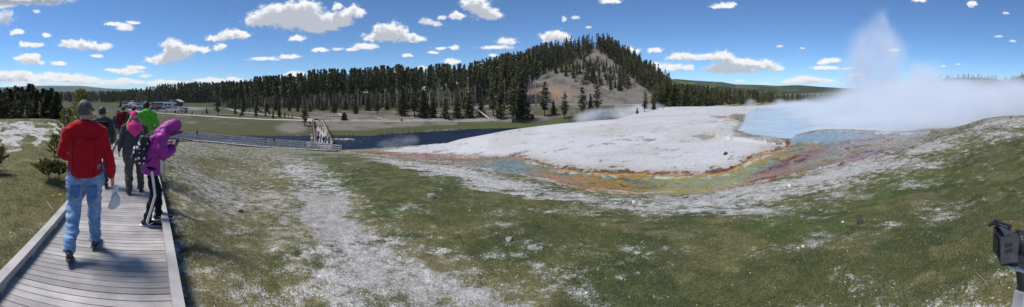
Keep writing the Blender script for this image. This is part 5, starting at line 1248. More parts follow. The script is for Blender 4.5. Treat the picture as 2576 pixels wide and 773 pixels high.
def person(label, p, face, h=1.75, pose='stand', top=('grey',(.15,.15,.15)), legs=('dark',(.03,.03,.035)), hair='dark', skin=None, near=False, girth=1., group=None,
           over=None, shoes=(.03,.03,.03), vox=None, sleeves=True, hood=None, cap=None, pack=None, hem=.86, bag=None, female=False, tweak=None, topmat=None, legmat=None, puffy=1., headturn=0.):
    s = h/1.765; J = {k: Vector(v) for k, v in BASE.items()}
    for k, v in POSES[pose].items(): J[k] = Vector(v)
    for k, v in (over or {}).items(): J[k] = Vector(v)
    J = {k: v*s for k, v in J.items()}; g = girth
    e = empty('person', p, -face, label, 'person', group); vox = vox or (.011 if near else .026); skin = skin or SKIN; n = 12 if near else 8
    sw = .93 if female else 1.
    hd = J['head']; nk = J['neck']; up = (hd-nk).normalized(); ch = J['chest']; wa = J['waist']; pe = J['pelvis']
    fw = Vector((sin(headturn), cos(headturn), 0)); fw = (fw-up*fw.dot(up)).normalized(); rt = fw.cross(up)
    b = MB()
    # body: torso, neck, head with nose, ears, jaw
    b.loft([pe-Vector((0,0,.07*s)), pe, wa, ch, (ch*.4+nk*.6), nk], [(.08*s*g,.06*s*g),(.12*s*g,.08*s*g),(.11*s*g,.075*s*g),(.15*s*sw,.10*s),(.10*s,.075*s),(.055*s,.055*s)], n)
    b.loft([nk-up*.06*s, nk+up*.05*s, hd-up*.03*s], [.062*s,.056*s,.06*s], n)
    Rh = Matrix((rt, fw, up)).transposed()
    b.ball(hd+up*.018*s, (.076*s,.094*s,.105*s), 14, 10, M=Rh); b.ball(hd-up*.055*s+fw*.022*s, (.058*s,.066*s,.062*s), 12, 8, M=Rh)
    b.loft([hd+fw*.088*s+up*.012*s, hd+fw*.108*s-up*.022*s], [.011*s,.017*s], 7, side=rt)
    b.loft([hd+fw*.078*s-up*.062*s-rt*.022*s, hd+fw*.088*s-up*.062*s, hd+fw*.078*s-up*.062*s+rt*.022*s], [.007*s,.010*s,.007*s], 6, side=up)
    for q in (-1, 1): b.ball(hd+rt*q*.080*s-up*.008*s, (.012*s,.022*s,.034*s), 8, 6, M=Rh)
    for S_ in 'LR':
        q = -1 if S_ == 'L' else 1; sh, el, wr = J['sh'+S_], J['el'+S_], J['wr'+S_]; hp, kn, an, to = J['hip'+S_], J['kn'+S_], J['an'+S_], J['to'+S_]
        b.loft([sh, sh.lerp(el, .5), el, el.lerp(wr, .35), wr], [.046*s,.047*s,.042*s,.041*s,.027*s], n)
        b.loft([hp, hp.lerp(kn, .4), kn, kn.lerp(an, .35), an], [.07*s*g,.068*s*g,.05*s,.048*s,.034*s], n)
        b.loft([an-Vector((0,0,.03*s)), an.lerp(to, .5), to], [(.036*s,.036*s),(.042*s,.032*s),(.036*s,.02*s)], 8)
        d = (wr-el).normalized()
        hs_ = (tweak or {}).get('hand'+S_, {})
        if near: fingers(b, wr, hs_.get('d', d), hs_.get('n', (-q, .25, 0)), hs_.get('side', (0, 1, .2)), hs_.get('curl', .5), s)
        else: b.loft([wr, wr+d*.09*s, wr+d*.16*s], [(.03*s,.02*s),(.036*s,.02*s),(.02*s,.014*s)], 6)
    link('body', remeshed(b, (.0075 if near else vox)*1.0, 3, 'body'), skin, e)
    # trousers
    t = MB(); pf = puffy
    t.loft([pe-Vector((0,0,.10*s)), pe-Vector((0,0,.03*s)), pe+Vector((0,0,.07*s)), wa], [(.10*s*g,.09*s*g),(.165*s*g,.128*s*g),(.162*s*g,.122*s*g),(.148*s*g,.11*s*g)], n, cap='flat')
    for S_ in 'LR':
        hp, kn, an = J['hip'+S_], J['kn'+S_], J['an'+S_]
        lw = (tweak or {}).get('leg', 1.); dn = (an-kn).normalized()
        t.loft([hp+Vector((0,0,.03*s)), hp.lerp(kn, .35), hp.lerp(kn, .75), kn, kn.lerp(an, .3), kn.lerp(an, .7), an+dn*.015*s], [.098*s*g*lw,.092*s*g*lw,.078*s*lw,.072*s*lw,.072*s*lw,.066*s*lw,.064*s*lw], n, cap='flat')
    lm = legmat or cloth('leg_'+legs[0], legs[1]); link('trousers', remeshed(t, vox*1.1, 4, 'trousers', noise=(.022, 8, (.8, .8, 2.6)) if near else None), lm, e)
    # shoes
    for S_ in 'LR':
        an, to = J['an'+S_], J['to'+S_]; f = (to-an); f.z = 0; f.normalize(); sm = MB(); heel = an-f*.055*s-Vector((0,0,.045*s)); ax = (to-heel).normalized(); u = Vector((0,0,1)); sx = ax.cross(u).normalized(); un = sx.cross(ax)
        sm.loft([heel+un*.02*s, heel+ax*.07*s+un*.03*s, heel.lerp(to, .6)+un*.022*s, to+un*.008*s+ax*.03*s], [(.036*s,.042*s),(.041*s,.05*s),(.048*s,.036*s),(.036*s,.024*s)], 10, side=sx)
        sm.loft([an+Vector((0,0,.035*s))-ax*.0, heel+ax*.05*s+un*.03*s], [.047*s,.046*s], 10, side=sx)
        so_ = link('shoe', remeshed(sm, .011 if near else .02, 2, 'shoe'), mat('shoe_%d' % int(shoes[0]*1000), shoes, .7, .35, 18), e)
        if near:
            k = MB(); k.loft([heel-un*.026*s-ax*.035*s, heel+ax*.08*s-un*.022*s, heel.lerp(to, .62)-un*.018*s, to+ax*.055*s-un*.014*s], [(.034*s,.013*s),(.04*s,.013*s),(.049*s,.012*s),(.03*s,.011*s)], 10, side=sx)
            k.build('sole', mat('sole_%s' % ('w' if (tweak or {}).get('sole') else 'd'), (.72,.72,.70) if (tweak or {}).get('sole') else (.025,.022,.02), .7), so_)
            if (tweak or {}).get('swoosh'):
                for q in (-1, 1):
                    c0 = heel+ax*.10*s+un*.012*s+sx*q*.0455*s; w = MB(); pts = [(-.055,.032,.004),(-.03,.008,.008),(-.005,.002,.009),(.03,.016,.006),(.075,.045,.001)]
                    vs = [c0+ax*a*s+un*(z_+hw)*s+sx*q*(.004+ (.0 if a < .02 else -.004)) for a, z_, hw in pts]+[c0+ax*a*s+un*(z_-hw)*s+sx*q*(.004+(.0 if a < .02 else -.004)) for a, z_, hw in pts]
                    w.add(vs, [(i, i+1, i+6, i+5) for i in range(4)]); w.build('swoosh', mat('sole_w', (.72,.72,.70), .7), so_)
    # upper garment
    u = MB(); hemz = hem*s; bot = Vector((pe.x, pe.y, hemz)); gw = g
    u.loft([bot, bot.lerp(wa, .5), wa, ch-(ch-wa)*.25, ch+Vector((0,0,.03*s)), ch*.42+nk*.58, nk-up*.015*s], [(.178*s*gw*pf,.138*s*gw*pf),(.172*s*gw*pf,.134*s*gw*pf),(.168*s*gw*pf,.13*s*gw*pf),(.182*s*sw*(.5+.5*gw)*pf,.134*s*(.5+.5*gw)*pf),(.195*s*sw*(.6+.4*gw),.128*s*pf),(.145*s*sw,.10*s),(.078*s,.075*s)], 16 if near else 10, cap='flat')
    for S_ in 'LR':
        sh, el, wr = J['sh'+S_], J['el'+S_], J['wr'+S_]
        u.ball(sh, (.084*s*pf,.082*s*pf,.078*s*pf), 12, 8); u.loft([nk+Vector((0,0,-.012*s)), nk*.45+sh*.55+Vector((0,0,.012*s)), sh], [.075*s,.074*s,.076*s*pf], 12)
        if sleeves: u.loft([sh-(sh-ch)*.25, sh, sh.lerp(el, .5), el, el.lerp(wr, .45), wr-(wr-el)*.02], [.075*s*pf,.077*s*pf,.069*s*pf,.06*s*pf,.055*s*pf,.044*s*pf], n, cap='flat')
        else: u.loft([sh-(sh-ch)*.25, sh, sh.lerp(el, .55)], [.075*s,.076*s,.068*s], n, cap='flat')
    if hood == 'up':
        u.ball(hd+up*.014*s-fw*.018*s, (.104*s,.118*s,.132*s), 14, 10, M=Rh); u.loft([ch*.35+nk*.65-fw*.01*s, nk-fw*.01*s, hd-up*.03*s-fw*.03*s], [.135*s,.118*s,.108*s], 12)
    if hood == 'back': u.ball(nk-fw*.085*s+up*.015*s, (.115*s,.075*s,.075*s), 12, 8, M=Rh)
    tm = topmat or cloth('top_'+top[0], top[1])
    me = remeshed(u, vox*1.1, 5, 'jacket', noise=(.019, 7.5, (1, 1, 1.5)) if near else None)
    link('jacket', me, tm, e)
    if hood == 'up':   # dark opening of the hood with the face in it
        m = MB(); m.ball(hd+fw*.093*s-up*.012*s, (.066*s,.034*s,.086*s), 12, 8, M=Rh); m.build('face', skin, e)
    if hood not in ('up',):
        # hair: a shell over the skull, short at the nape
        hm = MB(); hm.ball(hd+up*.026*s-fw*.012*s, (.086*s,.100*s,.107*s), 20, 14, M=Rh); me = hm.mesh('hair'); bm = bmesh.new(); bm.from_mesh(me)
        kill = []
        for f in bm.faces:
            c = f.calc_center_median()-hd; x, y, z = c.dot(rt)/s, c.dot(fw)/s, c.dot(up)/s
            lim = .055 if y > .03 else (-.062 if y < -.02 else -.012)
            if z < lim or (hair == 'bald' and (z > .07)): kill.append(f)
        bmesh.ops.delete(bm, geom=kill, context='FACES')
        r2 = random.Random(1)
        for v in bm.verts: v.co += (v.co-hd).normalized()*r2.uniform(-.004, .006)*s
        if len(bm.faces):
            bm.to_mesh(me); me.polygons.foreach_set('use_smooth', np.ones(len(me.polygons), bool)); link('hair', me, hair_mat(hair), e)
        bm.free()
        if female:
            hm = MB(); hm.loft([hd-fw*.07*s+up*.02*s, hd-fw*.10*s-up*.10*s, hd-fw*.115*s-up*.24*s], [(.075*s,.035*s),(.085*s,.03*s),(.06*s,.02*s)], 10, side=rt); hm.build('hair', hair_mat(hair), e)
    if cap is not None:
        cm = cloth('cap_%s' % cap[0], cap[1]); m = MB(); m.ball(hd+up*.035*s-fw*.005*s, (.098*s,.113*s,.109*s), 16, 10, M=Rh); me = m.mesh('cap'); bm = bmesh.new(); bm.from_mesh(me)
        bmesh.ops.delete(bm, geom=[f for f in bm.faces if (f.calc_center_median()-hd).dot(up) < .022*s], context='FACES'); bm.to_mesh(me); bm.free(); me.polygons.foreach_set('use_smooth', np.ones(len(me.polygons), bool)); co = link('cap', me, cm, e)
        k = MB(); k.loft([hd+fw*.07*s+up*.045*s, hd+fw*.135*s+up*.038*s, hd+fw*.185*s+up*.022*s], [(.078*s,.006*s),(.074*s,.005*s),(.04*s,.004*s)], 12, side=rt, cap='flat'); k.build('brim', cm, co)
    if near:
        for q in (-1, 1):
            m = MB(); m.ball(hd+fw*.082*s+rt*q*.031*s+up*.014*s, (.012*s,.008*s,.007*s), 8, 6, M=Rh); m.build('eye', mat('eye_white', (.6,.58,.55), .3), e)
    if pack is not None:
        pm = cloth('pack_'+pack[0], pack[1]); m = MB(); bk = -1
        c = ch+Vector((0, -.19*s*(.5+.5*g), -.05*s)); m.box(c, (.30*s,.15*s,.42*s)); q = link('backpack', remeshed(m, .025, 5, 'backpack'), pm, e)
        for qd in (-1, 1):
            m = MB(); m.loft([c+Vector((qd*.10*s,.07*s,.19*s)), J['chest']+Vector((qd*.12*s,.0,.19*s)), J['chest']+Vector((qd*.13*s,.145*s,.02*s)), J['waist']+Vector((qd*.14*s,.05*s,.0))], [(.028*s,.01*s)]*4, 8); m.build('strap', pm, q)
    if bag is not None:
        wr = J['wrR']; m = MB(); m.box(wr+Vector((0,.02,-.30*s)), (.10*s,.26*s,.24*s), taper=(.8,.85)); q = link('shoulder_bag', remeshed(m, .022, 4, 'bag'), cloth('bag_'+bag[0], bag[1]), e)
        m = MB(); m.loft([wr+Vector((0,-.06*s,-.2*s)), wr+Vector((0,0,-.03*s)), wr+Vector((0,.08*s,-.2*s))], [.008*s]*3, 6); m.build('strap', cloth('bag_'+bag[0], bag[1]), q)
    return e, J, s
def deck_z(x, y):
    d, t = line_dist(np.array([x]), np.array([y]), [(p.x, p.y) for p in bw]); i = min(int(t[0]), len(bw)-2); return bw[i].z*(1-(t[0]-i))+bw[i+1].z*(t[0]-i)
def on_deck(px, d):
    v = at(px, d, 0); v.z = deck_z(v.x, v.y); return v
HD = radians(-67)     # walking direction of the boardwalk
C = lambda r, g, b: (r, g, b)
# --- the man in the red fleece
pr = on_deck(214, 3.66)
RED = cloth('red_fleece', (.42, .006, .014), .12, 60, bump=.25, bscale=14, sheen=.1); DEN = cloth('denim', (.17, .29, .50), .3, 7, bump=.4, bscale=22, col2=(.30, .44, .64))
e, J, s = person('man in a red fleece jacket and light blue jeans holding a white cap', pr, HD-.10, 1.80, near=True, girth=1.16, hair='grey', topmat=RED, legmat=DEN, hem=.905, shoes=(.075,.065,.055), headturn=.42,
    over=dict(elL=(-.285,.01,1.14), wrL=(-.20,.20,1.04), elR=(.275,-.01,1.12), wrR=(.315,.06,.86), shL=(-.192,-.015,1.40), shR=(.192,-.015,1.40),
      knL=(-.13,.00,.52), anL=(-.14,-.27,.155), toL=(-.15,-.16,.05), knR=(.09,.15,.53), anR=(.10,.16,.10), toR=(.125,.35,.045)), tweak=dict(leg=1.18, handR=dict(d=(.05,.18,-1), n=(-.85,.35,0), side=(0,1,0), curl=.85)))
def part_at(root, name, mb, m, remesh=None, sm=3, parent=None):
    return link(name, remeshed(mb, remesh, sm, name), m, parent or root) if remesh else mb.build(name, m, parent or root)
# collar, yoke seams, back pockets, glasses
m = MB(); nk = J['neck']; m.loft([nk-Vector((0,-.0,.05)), nk+Vector((0,.012,.045))], [(.10,.092),(.080,.080)], 18, cap='flat'); part_at(e, 'collar', m, RED, .009, 2)
m = MB(); m.loft([nk+Vector((0,.012,.03)), nk+Vector((0,.016,.056))], [(.075,.075),(.073,.073)], 18, cap='flat'); part_at(e, 'collar_lining', m, cloth('collar_dark', (.03,.012,.012)), .008, 1)
jk = next(c for c in e.children if c.name.startswith('jacket')).data
def seam(pts, name='seam'):
    # a stitched seam laid on the back of the jacket
    vs_ = [(v.co.x, v.co.y, v.co.z) for v in jk.vertices if v.normal.y < -.1]; A_ = np.array(vs_); out = []
    for x_, z_ in pts:
        dd_ = (A_[:, 0]-x_)**2+(A_[:, 2]-z_)**2; k_ = np.argmin(dd_); out.append((x_, A_[k_, 1]-.001, z_))
    q_ = MB(); q_.loft(out, [.0035]*len(out), 5); q_.build(name, cloth('fleece_seam', (.20, .004, .008), .1, 60), e)
seam([(-.20+.04*k, 1.38+.012*sin(k*.6)) for k in range(11)])
for q in (-1, 1): seam([(q*(.125+.012*sin(k*.5)), 1.36-.045*k) for k in range(10)])
m = MB()
for q in (-1, 1):
    m2 = MB(); y0 = -.165; pts = [(q*.045,y0,.83),(q*.155,y0+.03,.83),(q*.15,y0+.03,.71),(q*.10,y0+.012,.685),(q*.048,y0+.0,.71)]
    m2.add([Vector(p_)*1. for p_ in pts]+[Vector(p_)+Vector((0,.03,0)) for p_ in pts], [(4,3,2,1,0),(0,1,6,5),(1,2,7,6),(2,3,8,7),(3,4,9,8),(4,0,5,9)]); m2.build('back_pocket', cloth('denim_pocket', (.085,.17,.34), .35, 9), e, False)
hd = J['head']; hf = Vector((sin(.42), cos(.42), 0)); hr = Vector((cos(.42), -sin(.42), 0)); 
for q in (-1, 1):
    gl = MB(); gl.rod(hd+hr*q*.080-hf*.01+Vector((0,0,.02)), hd+hr*q*.074+hf*.095+Vector((0,0,.022)), .0035, n=5); gl.build('glasses_arm', mat('black_frame', (.012,.012,.012), .3), e)
for q in (-1, 1): gg = MB(); gg.ball(hd+hr*q*.036+hf*.106+Vector((0,0,.014)), (.030,.006,.021), 10, 6, M=Matrix((hr, hf, Vector((0,0,1)))).transposed()); gg.build('lens', mat('black_frame', (.012,.012,.012), .3), e)
# --- white cap hanging from his hand
def held_cap():
    wr = J['wrR']+Vector((.0,.05,-.135)); M_ = Matrix.Rotation(-(HD-.10), 3, 'Z'); w0 = M_ @ wr+pr
    o = empty('baseball_cap', w0, -(HD-.10)+.9, 'white baseball cap dangling by its brim from the hand of the man in red', 'cap'); o.scale = (1.14,)*3; W = mat('white_cotton', (.72,.71,.68), .85, .1, 12, bump=.3, bscale=30)
    m = MB(); m.ball((0,0,0), (.082,.098,.085), 16, 10); me = m.mesh('crown'); bm = bmesh.new(); bm.from_mesh(me); bmesh.ops.delete(bm, geom=[f for f in bm.faces if f.calc_center_median().z < -.012], context='FACES'); bm.to_mesh(me); bm.free()
    me.polygons.foreach_set('use_smooth', np.ones(len(me.polygons), bool)); R = Matrix.Rotation(radians(112), 4, 'X') @ Matrix.Rotation(radians(14), 4, 'Y'); T = Matrix.Translation((0,.0,-.135))
    me.transform(T @ R); c = link('crown', me, W, o); sd_ = c.modifiers.new('s', 'SOLIDIFY'); sd_.thickness = .004
    k = MB(); k.loft([(0,.06,-.004),(0,.12,-.002),(0,.175,-.018)], [(.080,.005),(.082,.005),(.046,.004)], 14, cap='flat'); me = k.mesh('brim'); me.transform(T @ R); link('brim', me, W, o)
    bt = MB(); bt.ball((0,0,.086), .009, 7, 5); me = bt.mesh('button'); me.transform(T @ R); link('button', me, W, o)
held_cap()
# --- the person in the purple hooded jacket bent over a phone
pp = on_deck(386, 4.62); fz = az_of(390)+radians(82)
PUR = cloth('purple_shell', (.33, .022, .255), .22, 6, rough=.55, bump=.6, bscale=11); PUR.node_tree.nodes['Principled BSDF'].inputs['Specular IOR Level'].default_value = .4
BLK = cloth('black_track', (.012,.012,.013), .3, 8)
e, J, s = person('person in purple hooded jacket and black striped track pants bent over a phone', pp, fz, 1.66, near=True, girth=.95, topmat=PUR, legmat=BLK, hood='up', hem=.80, puffy=1.17, shoes=(.014,.014,.016), skin=SKIN_D,
    over=dict(pelvis=(0,-.05,.95), waist=(0,-.02,1.08), chest=(0,.07,1.29), neck=(0,.18,1.455), head=(0,.315,1.52), shL=(-.18,.10,1.40), shR=(.18,.10,1.40), elL=(-.21,.14,1.10), elR=(.21,.14,1.10), wrL=(-.065,.335,1.235), wrR=(.075,.325,1.215),
      hipL=(-.09,-.05,.92), hipR=(.09,-.05,.92), knL=(-.10,.08,.51), anL=(-.11,.10,.09), toL=(-.13,.29,.035), knR=(.10,.0,.50), anR=(.10,-.12,.09), toR=(.14,.07,.035)),
    tweak=dict(sole=True, swoosh=True, handL=dict(d=(.35,.6,.55), n=(.6,-.1,.6), curl=.6), handR=dict(d=(-.35,.6,.55), n=(-.6,-.1,.6), curl=.6)))
# hood brim, stripe down the leg, cords
hd = J['head']; up = (hd-J['neck']).normalized(); fw = Vector((0, 1, 0)); fw = (fw-up*fw.dot(up)).normalized(); rt = fw.cross(up)
m = MB(); ring = []
for k in range(17):
    a = -2.0+4.0*k/16; ring.append(hd+fw*(.088+.03*cos(a))+up*(cos(a)*.118-.012)+rt*sin(a)*.100)
m.loft(ring, [(.016,.013)]*17, 8, side=fw); part_at(e, 'hood_brim', m, PUR, .009, 2)
for q, S_ in ((1, 'R'), (-1, 'L')):
    hp, kn, an = J['hip'+S_], J['kn'+S_], J['an'+S_]; st = MB(); pts = [hp+Vector((q*.098,.0,-.05)), hp.lerp(kn, .5)+Vector((q*.088,0,0)), kn+Vector((q*.078,.0,0)), kn.lerp(an, .5)+Vector((q*.075,0,0)), an+Vector((q*.066,0,.01))]
    st.loft(pts, [(.022,.012)]*5, 8, side=(0,1,0)); part_at(e, 'stripe', st, mat('sole_w', (.72,.72,.70), .7), .009, 1)
def pixel_root(root, v): return Matrix.Rotation(root.rotation_euler.z, 3, 'Z') @ Vector(v)+Vector(root.location)
# polka dot backpack
def polka():
    ch = J['chest']; wa = J['waist']; c = (ch*.55+wa*.45)+Vector((0,-.205,.0)); tilt = Matrix.Rotation(radians(-14), 3, 'X')
    o = empty('backpack', pixel_root(e, c), e.rotation_euler.z, 'black backpack with white polka dots on the back of the person in purple', 'backpack'); BL_ = cloth('black_pack', (.012,.012,.014), .3, 8, rough=.6)
    m = MB(); m.box((0,0,-.01), (.29,.15,.40), tilt, taper=(.8,.8)); m.box(tilt @ Vector((0,-.085,-.09)), (.22,.07,.18), tilt); body = link('bag', remeshed(m, .014, 7, 'bag', noise=(.01, 8)), BL_, o)
    m_, nt, b = newmat('polka_pack'); tc = N(nt, 'ShaderNodeTexCoord'); vo = N(nt, 'ShaderNodeTexVoronoi', i_Scale=15., i_Randomness=.55); L(nt, tc.outputs['Object'], vo.inputs['Vector'])
    lt = N(nt, 'ShaderNodeMath', operation='LESS_THAN'); lt.inputs[1].default_value = .30; L(nt, vo.outputs['Distance'], lt.inputs[0]); mx = N(nt, 'ShaderNodeMix', data_type='RGBA'); mx.inputs['A'].default_value = (.012,.012,.014,1); mx.inputs['B'].default_value = (.75,.75,.73,1)
    L(nt, lt.outputs[0], mx.inputs['Factor']); L(nt, mx.outputs['Result'], b.inputs['Base Color']); b.inputs['Roughness'].default_value = .55; body.data.materials[0] = m_
    for q in (-1, 1):
        sh = J['sh'+('L' if q < 0 else 'R')]-c; m = MB(); m.loft([Vector((q*.09,.05,.17)), sh+Vector((-q*.045,-.02,.085)), sh+Vector((-q*.035,.075,.02)), sh+Vector((-q*.02,.06,-.14)), Vector((q*.14,.07,-.17))], [(.026,.008)]*5, 8, side=(1,0,0)); m.build('strap', BL_, o)
    m = MB(); m.loft([(-.05,.03,.20),(0,.02,.245),(.05,.03,.20)], [.009]*3, 6); m.build('handle', BL_, o)
polka()
def phone():
    c = (J['wrL']+J['wrR'])*.5+Vector((0,.085,.085)); o = empty('mobile_phone', pixel_root(e, c), e.rotation_euler.z, 'slim phone with white edge held up by the person in purple', 'phone')
    R = Euler((radians(38), 0, 0)).to_matrix(); m = MB(); m.box((0,0,0), (.15,.075,.009), R); m.build('case', mat('sole_w', (.72,.72,.70), .7), o, False)
    m = MB(); m.box(R @ Vector((0,0,.006)), (.135,.066,.003), R); m.build('screen', mat('black_frame', (.012,.012,.012), .3), o, False)
phone()
# --- the woman with the pink cap and hood
pw = on_deck(338, 6.3)
GR = cloth('charcoal_fleece', (.065,.067,.072), .2, 12, bump=.4, bscale=10); OLV = cloth('taupe_trousers', (.085,.078,.066), .2, 9)
e, J, s = person('broad woman in charcoal fleece with a pink hood and pink cap walking ahead', pw, HD-.12, 1.66, near=True, girth=1.46, topmat=GR, legmat=OLV, hair='blonde', female=False, hem=.86, cap=('pink', (.72,.05,.22)), shoes=(.03,.028,.026), headturn=.35,
    over=dict(elL=(-.31,-.02,1.14), wrL=(-.33,.06,.90), elR=(.31,.02,1.14), wrR=(.30,.16,.94), shL=(-.21,-.015,1.43), shR=(.21,-.015,1.43), knL=(-.12,.02,.50), anL=(-.12,-.10,.10), toL=(-.14,.07,.04), knR=(.13,.13,.52), anR=(.15,.12,.09), toR=(.17,.31,.04)), tweak=dict(leg=1.25))
PINK_ = cloth('pink_fleece', (.72,.06,.24), .15, 12, bump=.3, bscale=12); m = MB(); nk = J['neck']; m.loft([nk+Vector((0,-.055,.045)), nk+Vector((0,-.085,-.015)), nk+Vector((0,-.125,-.085)), nk+Vector((0,-.150,-.15)), nk+Vector((0,-.150,-.20))], [(.10,.055),(.160,.066),(.155,.052),(.110,.036),(.04,.02)], 16); m.loft([nk+Vector((-.085,-.02,.0)), nk+Vector((-.06,.05,.0)), nk+Vector((.06,.05,.0)), nk+Vector((.085,-.02,.0))], [.05]*4, 10); part_at(e, 'hood', m, PINK_, .011, 4)
for q in (-1, 1):
    m = MB(); hd = J['head']; m.loft([hd+Vector((q*.062,-.045,.01)), hd+Vector((q*.11,-.07,-.10)), hd+Vector((q*.15,-.075,-.20)), hd+Vector((q*.175,-.085,-.30))], [.034,.042,.035,.012], 9); part_at(e, 'hair_lock', m, hair_mat('blonde'), .011, 2)
# --- the queue further down
NB = 'people queuing along the upper boardwalk'
LIME = cloth('lime', (.10,.42,.03), .35, 28, col2=(.16,.58,.05))
e, J, s = person('tall man in a lime green hooded top and blue jeans seen from behind', on_deck(368, 8.5), HD-.05, 1.92, near=True, vox=.014, girth=1.08, topmat=LIME, legs=('jeans_dark', (.035,.07,.15)), hair='dark', hood='back', hem=.84, group=NB, pose='pocket')
person('man in a grey jacket with a black rucksack half hidden behind the man in red', on_deck(257, 7.0), HD-.1, 1.76, near=True, vox=.016, top=('slate', (.085,.088,.095)), legs=('navyjean', (.04,.05,.08)), hair='brown', pack=('black', (.015,.015,.017)), group=NB, girth=1.05, pose='walk')
e, J, s = person('man with cropped grey hair in a dark red quilted down jacket', on_deck(310, 13.4), HD+.15, 1.84, vox=.02, topmat=None, top=('maroon', (.17,.012,.02)), legs=('darkgrey', (.05,.05,.055)), hair='grey', hem=.88, group=NB, girth=1.12, pose='pocket', puffy=1.12)
m = MB()
for k in range(9):
    z = (.95+.062*k)*s; m2 = MB(); w = (.196+.012*sin(k*.5))*s; m2.loft([(0,-.005,z-.022),(0,-.005,z),(0,-.005,z+.022)], [(w*1.0,.152*s),(w*1.05,.162*s),(w*1.0,.152*s)], 16, cap='flat'); m2.build('quilted_band', cloth('top_maroon', (.17,.012,.02)), e)
person('man with dark cropped hair in a black jacket with a pale collar', on_deck(336, 12), HD, 1.80, vox=.02, top=('black', (.022,.026,.028)), legs=('black', (.02,.02,.022)), hair='brown', group=NB, girth=1.05)
person('person in a slate blue hooded top and beige trousers behind the quilted jacket', on_deck(297, 14.6), HD-.2, 1.68, vox=.02, top=('slateblue', (.045,.06,.10)), legs=('beige', (.36,.28,.18)), hood='up', group=NB)
person('woman in navy top and navy cap seen in profile by the railing', on_deck(263, 18), radians(20), 1.72, vox=.022, top=('navy', (.02,.025,.05)), legs=('navy', (.02,.022,.035)), cap=('navy', (.015,.018,.035)), hair='dark', female=True, group=NB, pose='cross')
person('person in pink top by the left railing, mostly hidden by the golden pine', at(176, 38, -2.1), radians(0), 1.65, top=('rose', (.5,.08,.14)), legs=('black', (.02,.02,.022)), group=NB)
# --- on the lower boardwalk
LG = 'walkers on the lower boardwalk'
def on_path(px, path):
    i = min(range(len(path)), key=lambda i: abs(atan2(path[i].x, path[i].y)-az_of(px))+(0 if path[i].length > 40 else 9)); return path[i].copy()
for px, lab, kw in ((495, 'woman in black and red carrying a pink bag down the boardwalk ramp', dict(top=('blackred', (.05,.012,.014)), legs=('black', (.02,.02,.022)), bag=('pink', (.5,.06,.14)), hair='brown', female=True, pose='walk', h=1.66)),
    (668, 'woman in an orange red top and black trousers with a handbag on the lower boardwalk', dict(top=('orangered', (.5,.07,.035)), legs=('black', (.02,.02,.022)), bag=('brown', (.10,.06,.04)), hair='dark', female=True, pose='walk2', h=1.66)),
    (690, 'man in dark navy clothes leaning on the lower boardwalk railing', dict(top=('navy', (.02,.025,.05)), legs=('darkgrey', (.05,.05,.055)), hair='dark', h=1.78))):
    p = on_path(px, lb); person(lab, p, az_of(px)+radians(120 if px != 690 else 60), group=LG, **kw)
